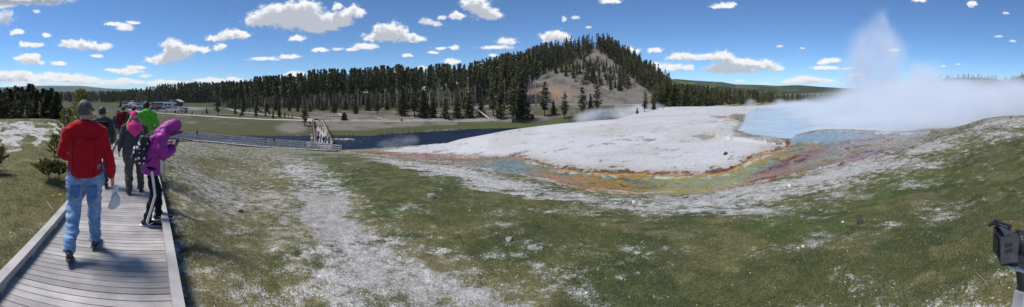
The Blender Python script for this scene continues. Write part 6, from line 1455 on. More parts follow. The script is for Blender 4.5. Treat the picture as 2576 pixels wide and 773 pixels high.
# --- on the bridge
BGp = 'people on the footbridge'
z4 = lambda x, y: ((x/2.973+900)/1.59, (y/2.973+400)/1.59)
def bridge_spot(x, y):
    px, py = z4(x, y); v = on_level(px, py, -9.0); q = v-bA; l = min(max(q.dot(dv), .4), BL-.4); w = min(max(q.dot(sv), -BH+.42), BH-.42); r = bA+dv*l+sv*w; r.z = -9.0; return r
toward = atan2(-dv.x, -dv.y); away = atan2(dv.x, dv.y)
CT = dict(pink=(.6,.06,.25), black=(.02,.02,.022), teal=(.08,.20,.20), yellow=(.55,.36,.03), pale=(.38,.44,.52), blue=(.06,.15,.42), beige=(.42,.36,.26), white=(.6,.6,.6), orange=(.6,.16,.04), peach=(.6,.28,.2), navy=(.02,.025,.05), jeans=(.06,.12,.24), khaki=(.38,.32,.22), darkgrey=(.05,.05,.055), red=(.4,.03,.03), plaid=(.22,.22,.25))
for x, y, t, l, fc, po, hh, lab, kw in [
    (1043,246,'pink','black',toward,'walk',1.64,'person in bright pink at the far end of the bridge',{}),
    (1074,238,'black','darkgrey',toward,'walk2',1.74,'person in black at the far end beside the one in bright pink',{}),
    (1100,265,'darkgrey','jeans',away,'walk',1.74,'person in dark top and blue jeans stepping off the far end of the bridge',{'hair':'brown'}),
    (1053,308,'peach','black',toward,'walk',1.66,'woman in a peach pink scarf and black coat on the far half of the bridge',{'female':True}),
    (1075,306,'pink','navy',toward,'walk2',1.66,'woman in pink jacket and navy trousers on the far half of the bridge',{'female':True}),
    (1080,380,'black','khaki',toward,'walk',1.80,'man in black jumper and beige trousers walking down the middle of the bridge',{}),
    (1125,348,'peach','navy',toward,'stand',1.62,'child in a peach top and sun hat by the right rail of the bridge',{'cap':('straw',(.5,.4,.25))}),
    (1148,375,'teal','darkgrey',away,'lean',1.76,'person in teal jacket by the right log rail',{'hair':'blonde'}),
    (1172,393,'yellow','black',away,'lean',1.70,'person in a mustard yellow jacket leaning on the right log rail',{}),
    (1112,445,'pink','black',away,'stand',1.62,'person in pink headscarf by the left log rail of the bridge',{'female':True}),
    (1105,513,'black','black',toward,'stand',1.76,'person all in black at the left of the near bridge crowd',{}),
    (1137,506,'pale','jeans',toward,'walk',1.84,'man in a pale blue hooded top and jeans in the near bridge crowd',{'hood':'up'}),
    (1172,530,'black','darkgrey',away,'stand',1.70,'long haired woman in black in the middle of the near bridge crowd',{'female':True}),
    (1197,520,'navy','black',toward,'stand',1.74,'person in navy between the black haired woman and the blue top',{}),
    (1200,540,'blue','jeans',away,'walk2',1.74,'person in royal blue top with a grey rucksack in the near bridge crowd',{'pack':('grey',(.2,.2,.21))}),
    (1235,537,'plaid','jeans',away,'stand',1.80,'man in a black and white plaid shirt in the near bridge crowd',{'hair':'brown'}),
    (1228,462,'beige','khaki',toward,'stand',1.78,'man in beige shirt and sun hat by the right rail of the bridge',{'cap':('straw',(.5,.4,.25))}),
    (1256,512,'white','jeans',away,'cross',1.72,'person in white sleeved top right of the plaid shirt',{'hair':'brown'}),
    (1278,520,'black','black',away,'lean',1.70,'person in black leaning on the right rail at the near end',{}),
]: person(lab, bridge_spot(x, y), fc+rnd.uniform(-.3, .3), hh, po, top=(t, CT[t]), legs=(l, CT[l]), group=BGp, **kw)
for px, dd, t, l, lab, kw in ((805, 57.2, 'orange', 'black', 'person with an orange rucksack standing at the bridge foot railing', {'pack':('orange',CT['orange'])}), (840, 57.4, 'black', 'black', 'person in black standing at the end railing of the bridge foot', {})):
    v = at(px, dd, -9.0); person(lab, v, az_of(px), 1.70, top=(t, CT[t]), legs=(l, CT[l]), group=BGp, **kw)
# --- on the far paths
PG = 'walkers on the paths across the river'
z3 = lambda x, y: ((x/2.973+400)/1.59, (y/2.973+380)/1.59)
for (x, y), t, l, fc, po, hh, lab, kw in [
    (z4(180,216),'black','black',-1.2,'walk',1.75,'lone walker in black on the riverside path left of the clump',{}),
    (z4(288,158),'blue','jeans',1.,'walk',1.75,'walker in blue among the young pines on the upper path',{}),
    (z4(449,166),'black','black',.5,'walk2',1.72,'walker in black, left of the pair on the upper path',{}),
    (z4(463,167),'white','black',.5,'walk',1.7,'walker in white top, right of the pair on the upper path',{}),
    (z4(755,231),'navy','jeans',1.2,'walk',1.78,'walker in navy and jeans, first of three heading for the bridge',{}),
    (z4(788,234),'orange','navy',1.2,'walk2',1.66,'walker in an orange top between the two dark walkers',{'female':True}),
    (z4(806,237),'black','black',1.2,'walk',1.78,'walker in black right behind the orange top',{}),
    (z3(766,221),'white','darkgrey',2.6,'walk',1.7,'walker in a white top at the car park edge',{}),
    (z3(790,221),'darkgrey','black',2.6,'walk2',1.7,'walker in dark grey next to the small roadside shrub',{}),
    (z3(926,229),'blue','black',-2.8,'walk',1.74,'walker in a bright blue top, left of three on the path',{}),
    (z3(953,231),'navy','jeans',-2.8,'stand',1.74,'walker in navy, middle of three on the path',{}),
    (z3(979,231),'navy','darkgrey',-2.8,'walk2',1.7,'walker in dark jacket, right of three on the path',{'female':True}),
    (z3(1081,237),'pale','jeans',-.5,'stand',1.72,'person in a pale top, left of the couple by the bench',{'female':True}),
    (z3(1100,237),'teal','black',-.5,'cross',1.8,'man in dark teal, right of the couple by the bench',{}),
    (z3(1217,244),'navy','khaki',1.3,'walk',1.74,'lone walker in navy right of the benches',{}),
    (z3(1250,146),'white','jeans',.6,'stand',1.78,'person in white standing by the far edge of the loop road',{}),
    (z3(953,164),'red','navy',1.,'walk',1.72,'walker with red hat near the motorhome',{'cap':('red',(.4,.03,.03))}),
    (z3(965,163),'black','black',1.,'walk2',1.75,'walker in black near the motorhome',{}),
    (z3(220,163),'black','darkgrey',2.,'stand',1.75,'person in black standing by the dark pine at the car park end',{}),
    (z3(1776,205),'blue','darkgrey',.8,'walk',1.74,'walker in blue at the far bend of the upper path',{}),
]:
    p, d = pix_hit(x, y, 84); p.z += .08; person(lab, p, fc, hh, po, top=(t, CT[t]), legs=(l, CT[l]), group=PG, vox=.035, **kw)
p = at(2539, 52, -1.0); p.z = Hs(p.x, p.y)+.5
# ------------------------------------------------------------------ the neighbour's camera on a tripod at the right
def rig():
    D = 1.42; c = at(2531, D, 1.003); hd = az_of(2531)+radians(72)     # lens points on to the right
    BLK = mat('rig_black', (.022,.023,.025), .45, .3, 20, bump=.1); GRY = mat('rig_grey', (.045,.048,.052), .42, .25, 16, bump=.12); RUB = mat('rubber', (.012,.012,.013), .7, .2, 40)
    e = empty('cinema_camera', c, -hd, 'black caged camera with a red ringed lens on the grass slope', 'camera')
    def rb(name, size, loc, m, rot=None, bev=.006, parent=None):
        q = MB(); q.box((0,0,0), size); me = q.mesh(name, False); bm = bmesh.new(); bm.from_mesh(me); bmesh.ops.bevel(bm, geom=bm.edges[:], offset=bev, segments=2, affect='EDGES'); bm.to_mesh(me); bm.free()
        o = link(name, me, m, parent or e); o.location = loc
        if rot: o.rotation_euler = rot
        return o
    b = rb('body', (.125,.10,.135), (0,0,0), GRY, bev=.012)
    for s in (-1, 1):
        rb('cage_plate', (.012,.115,.165), (s*.072,-.005,.0), GRY, bev=.004); rb('cage_slot', (.004,.05,.022), (s*.079,-.01,.03), RUB, bev=.0015); rb('cage_slot', (.004,.05,.022), (s*.079,-.01,-.005), RUB, bev=.0015)
    rb('cage_top', (.155,.055,.014), (0,-.01,.092), GRY, bev=.004)
    m = MB(); m.loft([(-.078,-.052,.118),(.045,.02,.124)], [.007,.007], 10); m.build('top_rail', BLK, e)
    for x, y in ((-.062,-.043), (.03,.011)): m = MB(); m.rod((x,y,.09), (x,y,.13), .011, .009, 10); m.build('rail_clamp', BLK, e)
    m = MB(); m.loft([(-.072,-.05,.108),(-.085,-.066,.100),(-.09,-.082,.088)], [.012,.013,.011], 10); m.build('thumb_lever', BLK, e)
    rb('rear_screen', (.11,.018,.085), (0,-.062,-.01), BLK, bev=.005)
    for k, (y0, y1, r) in enumerate(((.05,.075,.058),(.075,.10,.066),(.10,.118,.061),(.124,.20,.060),(.20,.24,.064))):
        m = MB(); m.loft([(0,y0,0),(0,y0+.004,0),(0,y1-.004,0),(0,y1,0)], [r*.96,r,r,r*.96], 28, cap='flat'); m.build('lens_barrel' if k > 0 else 'lens_mount', BLK if k % 2 else RUB, e)
    m = MB(); m.loft([(0,.1185,0),(0,.1225,0)], [.0612,.0612], 28, cap='flat'); m.build('red_ring', mat('ring_red', (.55,.02,.02), .3, .05), e)
    m = MB(); m.loft([(0,.236,0),(0,.2415,0)], [.055,.05], 24, cap='flat'); m.build('front_glass', GLASSM, e)
    m = MB()
    for k in range(26): a = 2*pi*k/26; m.box((.0665*cos(a),.088,.0665*sin(a)), (.006,.02,.006), (0,-a,0))
    m.build('focus_gear', RUB, e, False)
    def txt(name, body, size, loc, rot, mt, parent):
        t = bpy.data.curves.new(name, 'FONT'); t.body = body; t.size = size; t.extrude = .0006; t.align_x = 'CENTER'; t.align_y = 'CENTER'
        to = bpy.data.objects.new('tmp', t); COL.objects.link(to); me = bpy.data.meshes.new_from_object(to.evaluated_get(bpy.context.evaluated_depsgraph_get())); bpy.data.objects.remove(to)
        o = link(name, me, mt, parent); o.location = loc; o.rotation_euler = rot; return o
    WHT = mat('sole_w', (.72,.72,.70), .7)
    st = rb('sticker', (.002,.036,.03), (-.080,-.005,-.042), RUB, bev=.0008); txt('letter', 'C', .034, (-.002,0,0), (pi/2,0,-pi/2), WHT, st)
    # tripod: plate, rods, head, three pale legs, handle
    e.scale = (.74,)*3
    a = at(2574, D+.05, .86); t = empty('tripod', a, -hd, 'tripod with pale legs and a steel handle under the caged camera', 'tripod'); PALE = mat('leg_pale', (.50,.48,.45), .5, .1, 6); CHR = mat('steel', (.62,.64,.68), .18, .05, metal=1.)
    Rm = Matrix.Rotation(hd, 3, 'Z'); toL = lambda v: Rm @ (Vector(v)-a)
    base = toL(c)
    m = MB(); m.box(base+Vector((0,.03,-.075)), (.06,.12,.016)); m.build('plate', BLK, t, False)
    m = MB(); m.loft([(0,0,.045),(0,0,-.02),(0,0,-.08)], [.03,.034,.03], 16); m.build('head', BLK, t)
    m = MB(); m.beam((0,0,.04), tuple(base+Vector((0,.04,-.085))), .06, .05); m.build('bracket', BLK, t, False)
    h0 = toL(at(2541, D-.04, CZ-(D-.04)*(671-YH)/FP)); h1 = toL(at(2640, D-.10, CZ-(D-.10)*(700-YH)/FP)); m = MB(); m.loft([h0, h1], [.0095,.0095], 14); hh = m.build('handle', CHR, t)
    m = MB(); m.loft([h0.lerp(h1, .6), h0.lerp(h1, .75)], [.022,.022], 14); m.build('knob', RUB, t)
    for k, ag in enumerate((-100, 20, 140)):
        d = Vector((sin(radians(ag))*.42, cos(radians(ag))*.42, 0)); w = Rm.inverted() @ Vector((d.x, d.y, 0))
        foot = Rm.inverted() @ d + a; gz = Hs(foot.x, foot.y); f = Vector((d.x, d.y, gz-a.z))
        if k == 0:
            fw_ = at(2465, D-.02, 0); gz = Hs(fw_.x, fw_.y); q = toL((fw_.x, fw_.y, gz)); f = q
        top_ = f.normalized()*.06+Vector((0,0,-.04))
        lg = MB(); lg.beam(top_, top_.lerp(f, .55), .05, .036); L_ = lg.build('leg', PALE, t, False); l2 = MB(); l2.beam(top_.lerp(f, .5), f, .03, .026); l2.build('leg_lower', BLK, L_, False); l3 = MB(); l3.ball(f+Vector((0,0,.015)), .025, 8, 6); l3.build('foot', RUB, L_)
        m = MB(); m.box(top_.lerp(f, .5), (.066,.05,.075), Vector((0,0,1)).rotation_difference(f.normalized()).to_matrix()); m.build('leg_clamp', RUB, L_, False)
rig()
# ------------------------------------------------------------------ stones, logs, snags
ROCK = mat('grey_rock', (.26, .25, .235), .95, .35, 9, bump=.6, bscale=25); ROCKW = mat('white_rock', (.62, .61, .59), .95, .15, 14, bump=.5, bscale=30); CLOD = mat('dark_clod', (.055, .048, .035), .95, .4, 12, bump=.6, bscale=25)
def rock(px, py, r, m, label, flat=.6, d0=2.4):
    p, d = pix_hit(px, py, d0); r2 = random.Random(int(px*7+py)); b = MB(); b.ball((0,0,r*flat*.45), (r, r*.8, r*flat), 14, 10)
    for i, v in enumerate(b.v):
        n = Vector(v).normalized(); k = 1+.35*(vnoise(np.array([n.x*2.1+px]), np.array([n.y*2.1+n.z*1.7]))[0]-.5)*2+r2.uniform(-.05, .05); b.v[i] = (v[0]*k, v[1]*k, v[2]*k)
    me = b.mesh('rock', False); o = link('rock', me, m); o.location = p; o.rotation_euler = (0,0,r2.random()*6); tag(o, label, 'rock', 'loose rocks on the slope')
for a in [(1338,629,.085,ROCK,'largest grey pitted rock in the green grass'),(1358,630,.045,ROCK,'smaller grey rock touching the largest one'),(1085,498,.14,ROCK,'grey rock in the short grass above the gravel'),(1475,741,0.014,ROCKW,'bright white stone chip near the bottom of the grass'),(2165,562,.06,CLOD,'dark clod of earth alone on the right grass slope',.9),
    (2020,622,0.024,ROCKW,'pale stone among small pebbles on the right slope'),(2008,626,0.015,ROCKW,'small white pebble next to the pale stone on the right'),(1594,511,0.060,ROCKW,'bright white rock on the gravel bank of the channel'),(1610,516,0.030,ROCKW,'small white rock right of the bright one on the bank'),(1549,512,0.030,ROCKW,'small white rock left of the bright one on the bank'),
    (1825,389,.16,CLOD,'dark crusted lump on the white terrace'),(605,533,.07,CLOD,'dark tuft of earth in the patchy grass by the boardwalk'),(1280,608,.06,ROCK,'flat grey rock left of the largest one'),(2120,560,0.021,ROCKW,'white pebble left of the dark clod'),(1985,470,0.072,ROCKW,'pale stone at the grassy edge of the rust coloured mats'),(1300,478,0.036,ROCKW,'white stone at the edge of the upper gravel')]: rock(*a)
def log_(px0, py0, px1, py1, r, label, m=None, d0=85, lift=0., tip=None, group='fallen trunks'):
    a, d = pix_hit(px0, py0, d0); 
    if tip is not None: b = at_dist(px1, py1, d+tip)
    else: b, _ = pix_hit(px1, py1, d0)
    a = a+Vector((0,0,r*.6)); b = b+Vector((0,0,r*.5+lift)); e = empty('fallen_log', a, 0, label, 'log', group); v = b-a
    q = MB(); n = 6; r2 = random.Random(int(px0)); pts = [v*(i/n)+Vector((r2.gauss(0,.06), r2.gauss(0,.06), r2.gauss(0,.03)))*(0 < i < n) for i in range(n+1)]; q.loft(pts, [r*(1-.6*i/n) for i in range(n+1)], 8); 
    for k in range(9):
        f = r2.uniform(.3, .95); d_ = Vector((r2.gauss(0,1), r2.gauss(0,1), r2.uniform(.1,1))).normalized()*r2.uniform(.3,1.1)*max(.5, r*4); q.rod(v*f, v*f+d_, max(.05, r*.24), .035, 5)
    link('trunk', remeshed(q, max(.035, r*.2), 1, 'trunk'), m or DEADW, e)
log_(1231,301,1194,270,.34,'long pale trunk leaning down the bank, roots at its lower end',tip=6)
log_(948,284,928,289,.25,'short pale log lying at the foot of the crooked pine')
log_(965,302,988,304,.22,'pale log lying on the grey track below the dark pines'); log_(950,297,965,302,.16,'thin branch log beside the pale one on the slope')
log_(818,295,858,293,.30,'long grey log lying behind the sandwich board'); log_(852,288,868,297,.34,'thick tilted stump log behind the sandwich board')
log_(1112,250,1075,224,.28,'pale dead trunk leaning against the forest, steepest of the fallen',tip=4); log_(1180,258,1160,225,.2,'thin dead trunk leaning in the forest edge',tip=3)
log_(1350,208,1405,214,.4,'grey log lying across the scree below the hill trees',d0=150); log_(1320,250,1360,232,.4,'long grey log at the upper edge of the ochre cut',d0=150); log_(1340,200,1365,196,.35,'short grey log high on the scree',d0=150)
log_(1375,228,1400,230,.3,'grey log above the ochre bank',d0=150); log_(1500,212,1540,232,.3,'thin log sliding down the scree face',d0=150); log_(1640,272,1665,269,.3,'bleached driftwood log on the terrace edge',d0=84); log_(1668,274,1690,268,.22,'bleached branch heap right of the driftwood log',d0=84)
log_(1840,267,1870,262,.25,'bleached fallen tree at the grove edge',d0=84); log_(1900,265,1925,259,.25,'bleached fallen tree further along the grove edge',d0=84)
def snag(px, py, ty, label, d0=85):
    p, d = pix_hit(px, py, d0); h = CZ+d*(YH-ty)/FP-p.z; e = empty('dead_tree', p, rnd.random()*6, label, 'dead tree', 'bare dead trees'); q = MB(); r = .011*h
    q.loft([(0,0,-.1),(.01*h,0,.5*h),(0,.015*h,h)], [r,r*.7,r*.2], 7); r2 = random.Random(int(px)); vx = .0042*h+.012
    for k in range(34):
        z = h*r2.uniform(.18, .97); a = r2.random()*6.3; l = h*.16*(1.1-z/h)*r2.uniform(.5, 1.2)+.1; q.rod((0,0,z), (cos(a)*l, sin(a)*l, z+l*r2.uniform(-.1, .6)), max(r*.3, vx*.9), vx*.75, 5)
    link('trunk', remeshed(q, vx, 1, 'trunk'), DEADW, e)
for a in [(1446,300,248,'straight bare snag on the bank below the road'),(1462,298,262,'short bare snag right of the straight one'),(1551,288,248,'thin bare snag standing in the steam'),(1505,228,186,'grey leafless tree in the middle of the scree',150),(1530,235,200,'grey leafless tree on the right of the scree',150),(1385,212,170,'leaning grey snag on the left of the scree',150),(1300,196,120,'tall bare snag on the skyline',150),(1335,180,104,'thin bare snag near the hilltop',150),
    (925,272,214,'bare grey snag in front of the forest, left one',120),(1104,272,196,'pale bare snag in front of the forest, right one',120),(1000,268,205,'pale bare snag in the middle of the forest edge',120),(1178,268,190,'pale bare trunk at the foot of the hill',120),(1890,266,236,'bleached snag in the grove beyond the terrace',84),(1985,262,240,'bleached snag at the right end of the grove',84),(100,300,254,'small bare grey tree in front of the left pine cluster',20),(64,301,262,'pale bare sapling at the left of the bare grey tree',20)]: snag(*a)
def twig(px0, py0, px1, py1, r, label):
    a, _ = pix_hit(px0, py0, 2.2); b, _ = pix_hit(px1, py1, 2.2); e = empty('fallen_twig', a, 0, label, 'twig'); v = b-a; q = MB()
    q.loft([Vector((0,0,.012)), v*.35+Vector((0,0,.02)), v*.7+Vector((.01,0,.018)), v+Vector((0,0,.01))], [r, r*.9, r*.8, r*.7], 7); q.build('stem', DEADW, e)
    q = MB(); q.loft([v+Vector((0,0,.01)), v*1.05+Vector((0,.01,.012))], [r*1.6, r*.8], 7); q.build('knot', DEADW, e)
twig(2455, 692, 2482, 720, .003, 'bent dry twig lying in the gravel beside the tripod'); twig(118, 512, 132, 530, .006, 'dry twig lying in the grass left of the kerb')
def kerb_post():
    v = at(410, 8.7, 0); v.z = deck_z(v.x, v.y); e = empty('wooden_post', v, .4, 'short grey wooden post on the right kerb past the person in purple', 'post'); MB().box((0,0,.2), (.11,.09,.62)).build('post', RAIL, e, False); MB().box((0,0,.525), (.13,.11,.03)).build('cap', CURB, e, False)
kerb_post()
def gravel_bar():
    r2 = random.Random(9); c = on_level(860, 352, RIVER_Z); b = rockpile((0,0,0), (7, 1.2, .3), 60, r2, .28); o = b.build('rock_bar', PINK, None, False); o.location = c; o.rotation_euler = (0,0,-az_of(860)); tag(o, 'low bar of brownish stones lying in the river right of the bridge', 'rocks')
gravel_bar()
# shrubs in the plain
for bx, by, ty, lab in ((1010,306,297,'small green shrub on the grey track'),(700,285,278,'low shrub between the clump pines'),(655,284,276,'low shrub on the upper path edge'),(780,312,304,'low shrub at the bridge pine foot'),(1340,298,286,'low shrub left of the wide pine')): tree_px('shrub', 'bush', bx, by, ty, lab, 'low shrubs beyond the river', d0=84, wide=.9, cat='shrub', leaf=NEEDLE_Y if bx == 1010 else None)
# faint railing seen through the steam on the right
pa = [at(px, 58, -.3) for px in (2500, 2520, 2545, 2580, 2640)]
for v in pa: v.z = Hs(v.x, v.y)+.6
railing('railing', smooth_path(pa, .6, 2), 1, .1, 'faint grey railing seen through the steam on the right', h=1.2, rails=(1.1,.75,.4))
person('dark figure standing at the railing in the steam', pa[1], 0, 1.75, top=('black', CT['black']), legs=('black', CT['black']))
for x, y in ((133, 502), (150, 500), (153, 497)):
    p, d = pix_hit(x, y, 3); e = empty('wild_flower', p, 0, 'yellow dandelion flowers in the grass left of the kerb', 'flower', 'yellow flowers'); m = MB(); m.rod((0,0,-.01), (0,0,.06), .003, n=5); m.build('stem', NEEDLE_Y, e); m = MB(); m.ball((0,0,.065), (.019,.019,.009), 9, 5); m.build('petals', mat('petal', (.75,.42,.02), .7), e)

# ------------------------------------------------------------------ grass and gravel underfoot
def scatter(n, amin=-1.78, amax=1.76, d0=1.6, d1=30., k=1.3):
    a = nrg.uniform(amin, amax, n); u = nrg.random(n); d = (d0**(1-k)+u*(d1**(1-k)-d0**(1-k)))**(1/(1-k)); return d*np.sin(a), d*np.cos(a)
def off_walk(x, y):
    dd, _ = line_dist(x, y, [(p.x, p.y) for p in BW]); return dd > HW+.06
def grass():
    x, y = scatter(330000, d1=34.); ok = off_walk(x, y); x, y = x[ok], y[ok]; z = H(x, y); v, mn, W, wet = paint(x, y, z)
    cl = fbm(x*2.2, y*2.2, 3, 91); keep = (nrg.random(len(x)) < (1.02-W*1.25)*sstep(.34, .56, cl)+.06) & (wet < .2) & (W < .78)
    x, y, z, v = x[keep], y[keep], z[keep], v[keep]; n = len(x); d = np.sqrt(x*x+y*y)
    h = nrg.uniform(.012, .036, n)*(1+.5*sstep(.5, .7, fbm(x*.5, y*.5, 3, 92)))*np.clip(.75+d*.03, .75, 1.3); w = nrg.uniform(.0022, .004, n)*np.clip(d/4.2, .8, 5)
    a = nrg.uniform(0, 2*pi, n); ln = nrg.uniform(.1, .7, n)*h; b = nrg.uniform(0, 2*pi, n)
    P = np.stack([x, y, z-.004], 1); S = np.stack([np.cos(a)*w, np.sin(a)*w, 0*w], 1); T = np.stack([np.cos(b)*ln, np.sin(b)*ln, h], 1)
    V = np.stack([P-S, P+S, P+T*.55+S*.6+np.stack([0*h, 0*h, h*.08], 1), P+T], 1).reshape(-1, 3); F = np.arange(4*n).reshape(n, 4)
    me = np_mesh('grass', V, F, False); dry = (nrg.random(n) < .32+.25*(fbm(x*.7, y*.7, 3, 93)-.4))[:, None]
    c = np.where(dry, np.array([.21, .18, .085])*nrg.uniform(.6, 1.2, (n, 1)), v*np.array([1.08, 1.15, .95])*nrg.uniform(.6, 1.45, (n, 1))); vattr(me, 'Col', np.repeat(c, 4, 0))
    m, nt, bs = newmat('grass'); at_ = N(nt, 'ShaderNodeAttribute', attribute_name='Col'); L(nt, at_.outputs['Color'], bs.inputs['Base Color']); bs.inputs['Roughness'].default_value = .75; bs.inputs['Specular IOR Level'].default_value = .2
    o = link('grass', me, m); tag(o, 'short green and dry grass growing over the slope', 'grass', kind='stuff')
def gravel():
    x, y = scatter(60000, d1=26., k=1.5); ok = off_walk(x, y); x, y = x[ok], y[ok]; z = H(x, y); v, mn, W, wet = paint(x, y, z)
    n1 = fbm(x*3.2, y*3.2, 4, 95); keep = (nrg.random(len(x)) < sstep(.3, .8, W+(n1-.5)*.8)*.9+.04) & (wet < .2) & (np.sqrt(x*x+y*y) < 26) & ~((mn[:, 0] > .53) & (W > .85))
    x, y, z = x[keep], y[keep], z[keep]; n = len(x); r = (.0045+.011*nrg.random(n)**3.5)*np.clip(np.sqrt(x*x+y*y)/5, .8, 2.6)
    O = np.array([(1,0,0),(0,1,0),(-1,0,0),(0,-1,0),(.1,.1,.8),(0,0,-.5)]); Fo = np.array([(0,1,4),(1,2,4),(2,3,4),(3,0,4),(1,0,5),(2,1,5),(3,2,5),(0,3,5)])
    a = nrg.uniform(0, 6.28, n); ca, sa = np.cos(a)[:, None], np.sin(a)[:, None]; Q = O[None]*nrg.uniform(.55, 1.25, (n, 6, 1))*np.stack([np.ones(n), nrg.uniform(.5, 1, n), nrg.uniform(.4, .9, n)], 1)[:, None, :]
    V = np.stack([Q[..., 0]*ca-Q[..., 1]*sa, Q[..., 0]*sa+Q[..., 1]*ca, Q[..., 2]], -1)*r[:, None, None]+np.stack([x, y, z+r*.25], 1)[:, None, :]
    F = (Fo[None]+(np.arange(n)*6)[:, None, None]).reshape(-1, 3); me = np_mesh('gravel', V.reshape(-1, 3), F, False); c = np.array([.50, .48, .45])*nrg.uniform(.45, 1.3, (n, 1)); vattr(me, 'Col', np.repeat(np.clip(c, 0, .72), 6, 0))
    m, nt, bs = newmat('gravel'); at_ = N(nt, 'ShaderNodeAttribute', attribute_name='Col'); L(nt, at_.outputs['Color'], bs.inputs['Base Color']); bs.inputs['Roughness'].default_value = .9; bs.inputs['Specular IOR Level'].default_value = .2
    o = link('gravel', me, m); tag(o, 'loose white and grey sinter gravel on the slope', 'gravel', kind='stuff')
grass(); gravel()
# ------------------------------------------------------------------ steam
def steam(name, blobs, dens, label, nscale=.16, lo=.32, hi=.62, step=.5, col=(.93,.95,1.0), drift=(.6,.6,1)):
    B = [(at_dist(px, py, d), Vector(r)) for px, py, d, r in blobs]
    mn = Vector([min(c[i]-r[i] for c, r in B) for i in range(3)]); mx = Vector([max(c[i]+r[i] for c, r in B) for i in range(3)])
    q = MB(); q.box((mn+mx)/2, tuple(mx-mn)); m = bpy.data.materials.new(name); m.use_nodes = True; nt = m.node_tree; nt.nodes.clear()
    out = N(nt, 'ShaderNodeOutputMaterial'); g = N(nt, 'ShaderNodeNewGeometry'); P = g.outputs['Position']; acc = None
    wn = N(nt, 'ShaderNodeTexNoise', i_Scale=nscale*1.4, i_Detail=2.); L(nt, P, wn.inputs['Vector'])
    ws = N(nt, 'ShaderNodeVectorMath', operation='MULTIPLY_ADD'); k = min(min(r) for _, r in B)*.9; ws.inputs[1].default_value = (k, k, k*.8); ws.inputs[2].default_value = (-k*.5, -k*.5, -k*.4); L(nt, wn.outputs['Color'], ws.inputs[0])
    wp = N(nt, 'ShaderNodeVectorMath', operation='ADD'); L(nt, P, wp.inputs[0]); L(nt, ws.outputs[0], wp.inputs[1])
    for c, r in B:
        v = N(nt, 'ShaderNodeVectorMath', operation='MULTIPLY_ADD'); v.inputs[1].default_value = (1/r.x, 1/r.y, 1/r.z); v.inputs[2].default_value = (-c.x/r.x, -c.y/r.y, -c.z/r.z); L(nt, wp.outputs[0], v.inputs[0])
        d = N(nt, 'ShaderNodeVectorMath', operation='DOT_PRODUCT'); L(nt, v.outputs[0], d.inputs[0]); L(nt, v.outputs[0], d.inputs[1])
        f = N(nt, 'ShaderNodeMapRange', interpolation_type='SMOOTHSTEP'); f.inputs['From Min'].default_value = 1.; f.inputs['From Max'].default_value = .0; L(nt, d.outputs['Value'], f.inputs['Value'])
        f2 = N(nt, 'ShaderNodeMath', operation='POWER'); f2.inputs[1].default_value = 1.9; L(nt, f.outputs[0], f2.inputs[0]); f = f2
        if acc is None: acc = f.outputs[0]
        else:
            a = N(nt, 'ShaderNodeMath', operation='MAXIMUM'); L(nt, acc, a.inputs[0]); L(nt, f.outputs[0], a.inputs[1]); acc = a.outputs[0]
    mp = N(nt, 'ShaderNodeMapping'); mp.inputs['Scale'].default_value = drift; L(nt, P, mp.inputs[0])
    n = N(nt, 'ShaderNodeTexNoise', i_Scale=nscale, i_Detail=5., i_Roughness=.65); L(nt, mp.outputs[0], n.inputs['Vector'])
    mr = N(nt, 'ShaderNodeMapRange', interpolation_type='SMOOTHSTEP'); mr.inputs['From Min'].default_value = lo; mr.inputs['From Max'].default_value = hi; mr.inputs['To Max'].default_value = dens; mr.inputs['To Min'].default_value = dens*.10; L(nt, n.outputs['Fac'], mr.inputs['Value'])
    mu = N(nt, 'ShaderNodeMath', operation='MULTIPLY'); L(nt, acc, mu.inputs[0]); L(nt, mr.outputs[0], mu.inputs[1])
    pv = N(nt, 'ShaderNodeVolumePrincipled'); pv.inputs['Color'].default_value = (*col, 1); pv.inputs['Anisotropy'].default_value = .1; L(nt, mu.outputs[0], pv.inputs['Density']); L(nt, pv.outputs[0], out.inputs['Volume'])
    m.cycles.volume_step_rate = step
    o = q.build(name, m, None, False); tag(o, label, 'steam', kind='stuff'); return o
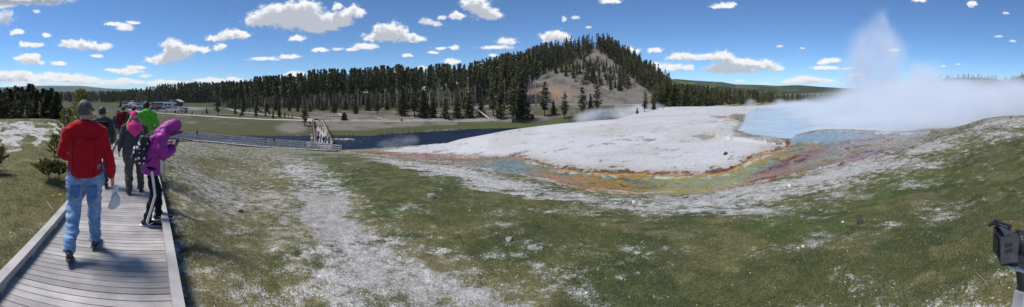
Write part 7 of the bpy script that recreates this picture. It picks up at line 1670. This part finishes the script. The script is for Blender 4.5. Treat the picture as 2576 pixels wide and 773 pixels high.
steam('steam', [(2110,320,36,(7,5,2.2)),(2200,320,33,(8,5,2.8)),(2300,316,32,(8,5,2.9)),(2385,310,32,(6,5,2.6)),(2060,302,50,(9,6,2.8)),
    (2120,286,58,(17,11,5.2)),(2220,276,56,(20,12,6.6)),(2330,268,54,(19,12,6.4)),(2440,266,50,(15,10,5.2)),(2000,280,74,(12,9,3.4)),
    (2405,252,56,(12,11,5.4)),(2470,248,54,(12,11,5.2)),(2545,248,53,(13,11,5)),(2630,248,53,(12,10,5)),(2490,268,45,(13,8,4.4)),(2590,262,43,(13,8,4.2))], .55, 'wide bank of white steam drifting off the hot spring', nscale=.19, lo=.30, hi=.72, step=.28, col=(.92,.95,1.0))
steam('steam', [(2214,250,60,(10.5,9,9)),(2208,215,60,(9.6,9,9)),(2202,180,60,(9,9,9)),(2186,150,60,(7,7,8)),(2214,140,60,(7,7,8)),(2194,110,60,(5.5,5.5,6)),(2216,70,60,(3,3,5)),(2340,235,60,(10,9,7)),(2322,200,60,(7,7,5))], .34, 'tall soft column of grey white steam rising above the steam bank', nscale=.22, lo=.30, hi=.74, step=.3, col=(.91,.94,1.0), drift=(1,1,.6))
steam('steam_wisp', [(1005,356,60,(3.4,2.5,1.8)),(1035,352,62,(2.6,2.5,1.6)),(975,364,60,(3.4,2,1.4))], .09, 'thin mist curling off the dark river by the orange outflow', nscale=.5)
steam('steam_wisp', [(1465,298,80,(3.5,3,1.8)),(1500,290,84,(6,5,2.6)),(1560,284,88,(7,5,2.4)),(1610,278,92,(6,5,2.8)),(1650,272,95,(5,4,2.))], .3, 'wisps of steam drifting behind the white terrace below the scree', nscale=.22)
steam('steam_wisp', [(1890,262,78,(2.4,2.4,1.9)),(1960,262,80,(2.8,2.6,2.0)),(2000,262,84,(3,3,1.4)),(1810,272,84,(5,4,1.))], .35, 'small puffs of steam along the far edge of the terrace', nscale=.3)

# ------------------------------------------------------------------ the air itself
def haze():
    q = MB(); q.box((0, 0, 70), (14600, 14600, 190)); m = bpy.data.materials.new('haze'); m.use_nodes = True; nt = m.node_tree; nt.nodes.clear()
    out = N(nt, 'ShaderNodeOutputMaterial'); pv = N(nt, 'ShaderNodeVolumePrincipled'); pv.inputs['Color'].default_value = (.80, .90, 1, 1); pv.inputs['Density'].default_value = 0.00006; L(nt, pv.outputs[0], out.inputs['Volume'])
    o = q.build('haze', m, None, False); tag(o, 'thin blue summer haze over the whole valley', 'haze', kind='stuff')
haze()

bpy.data.scenes.remove(WORK)
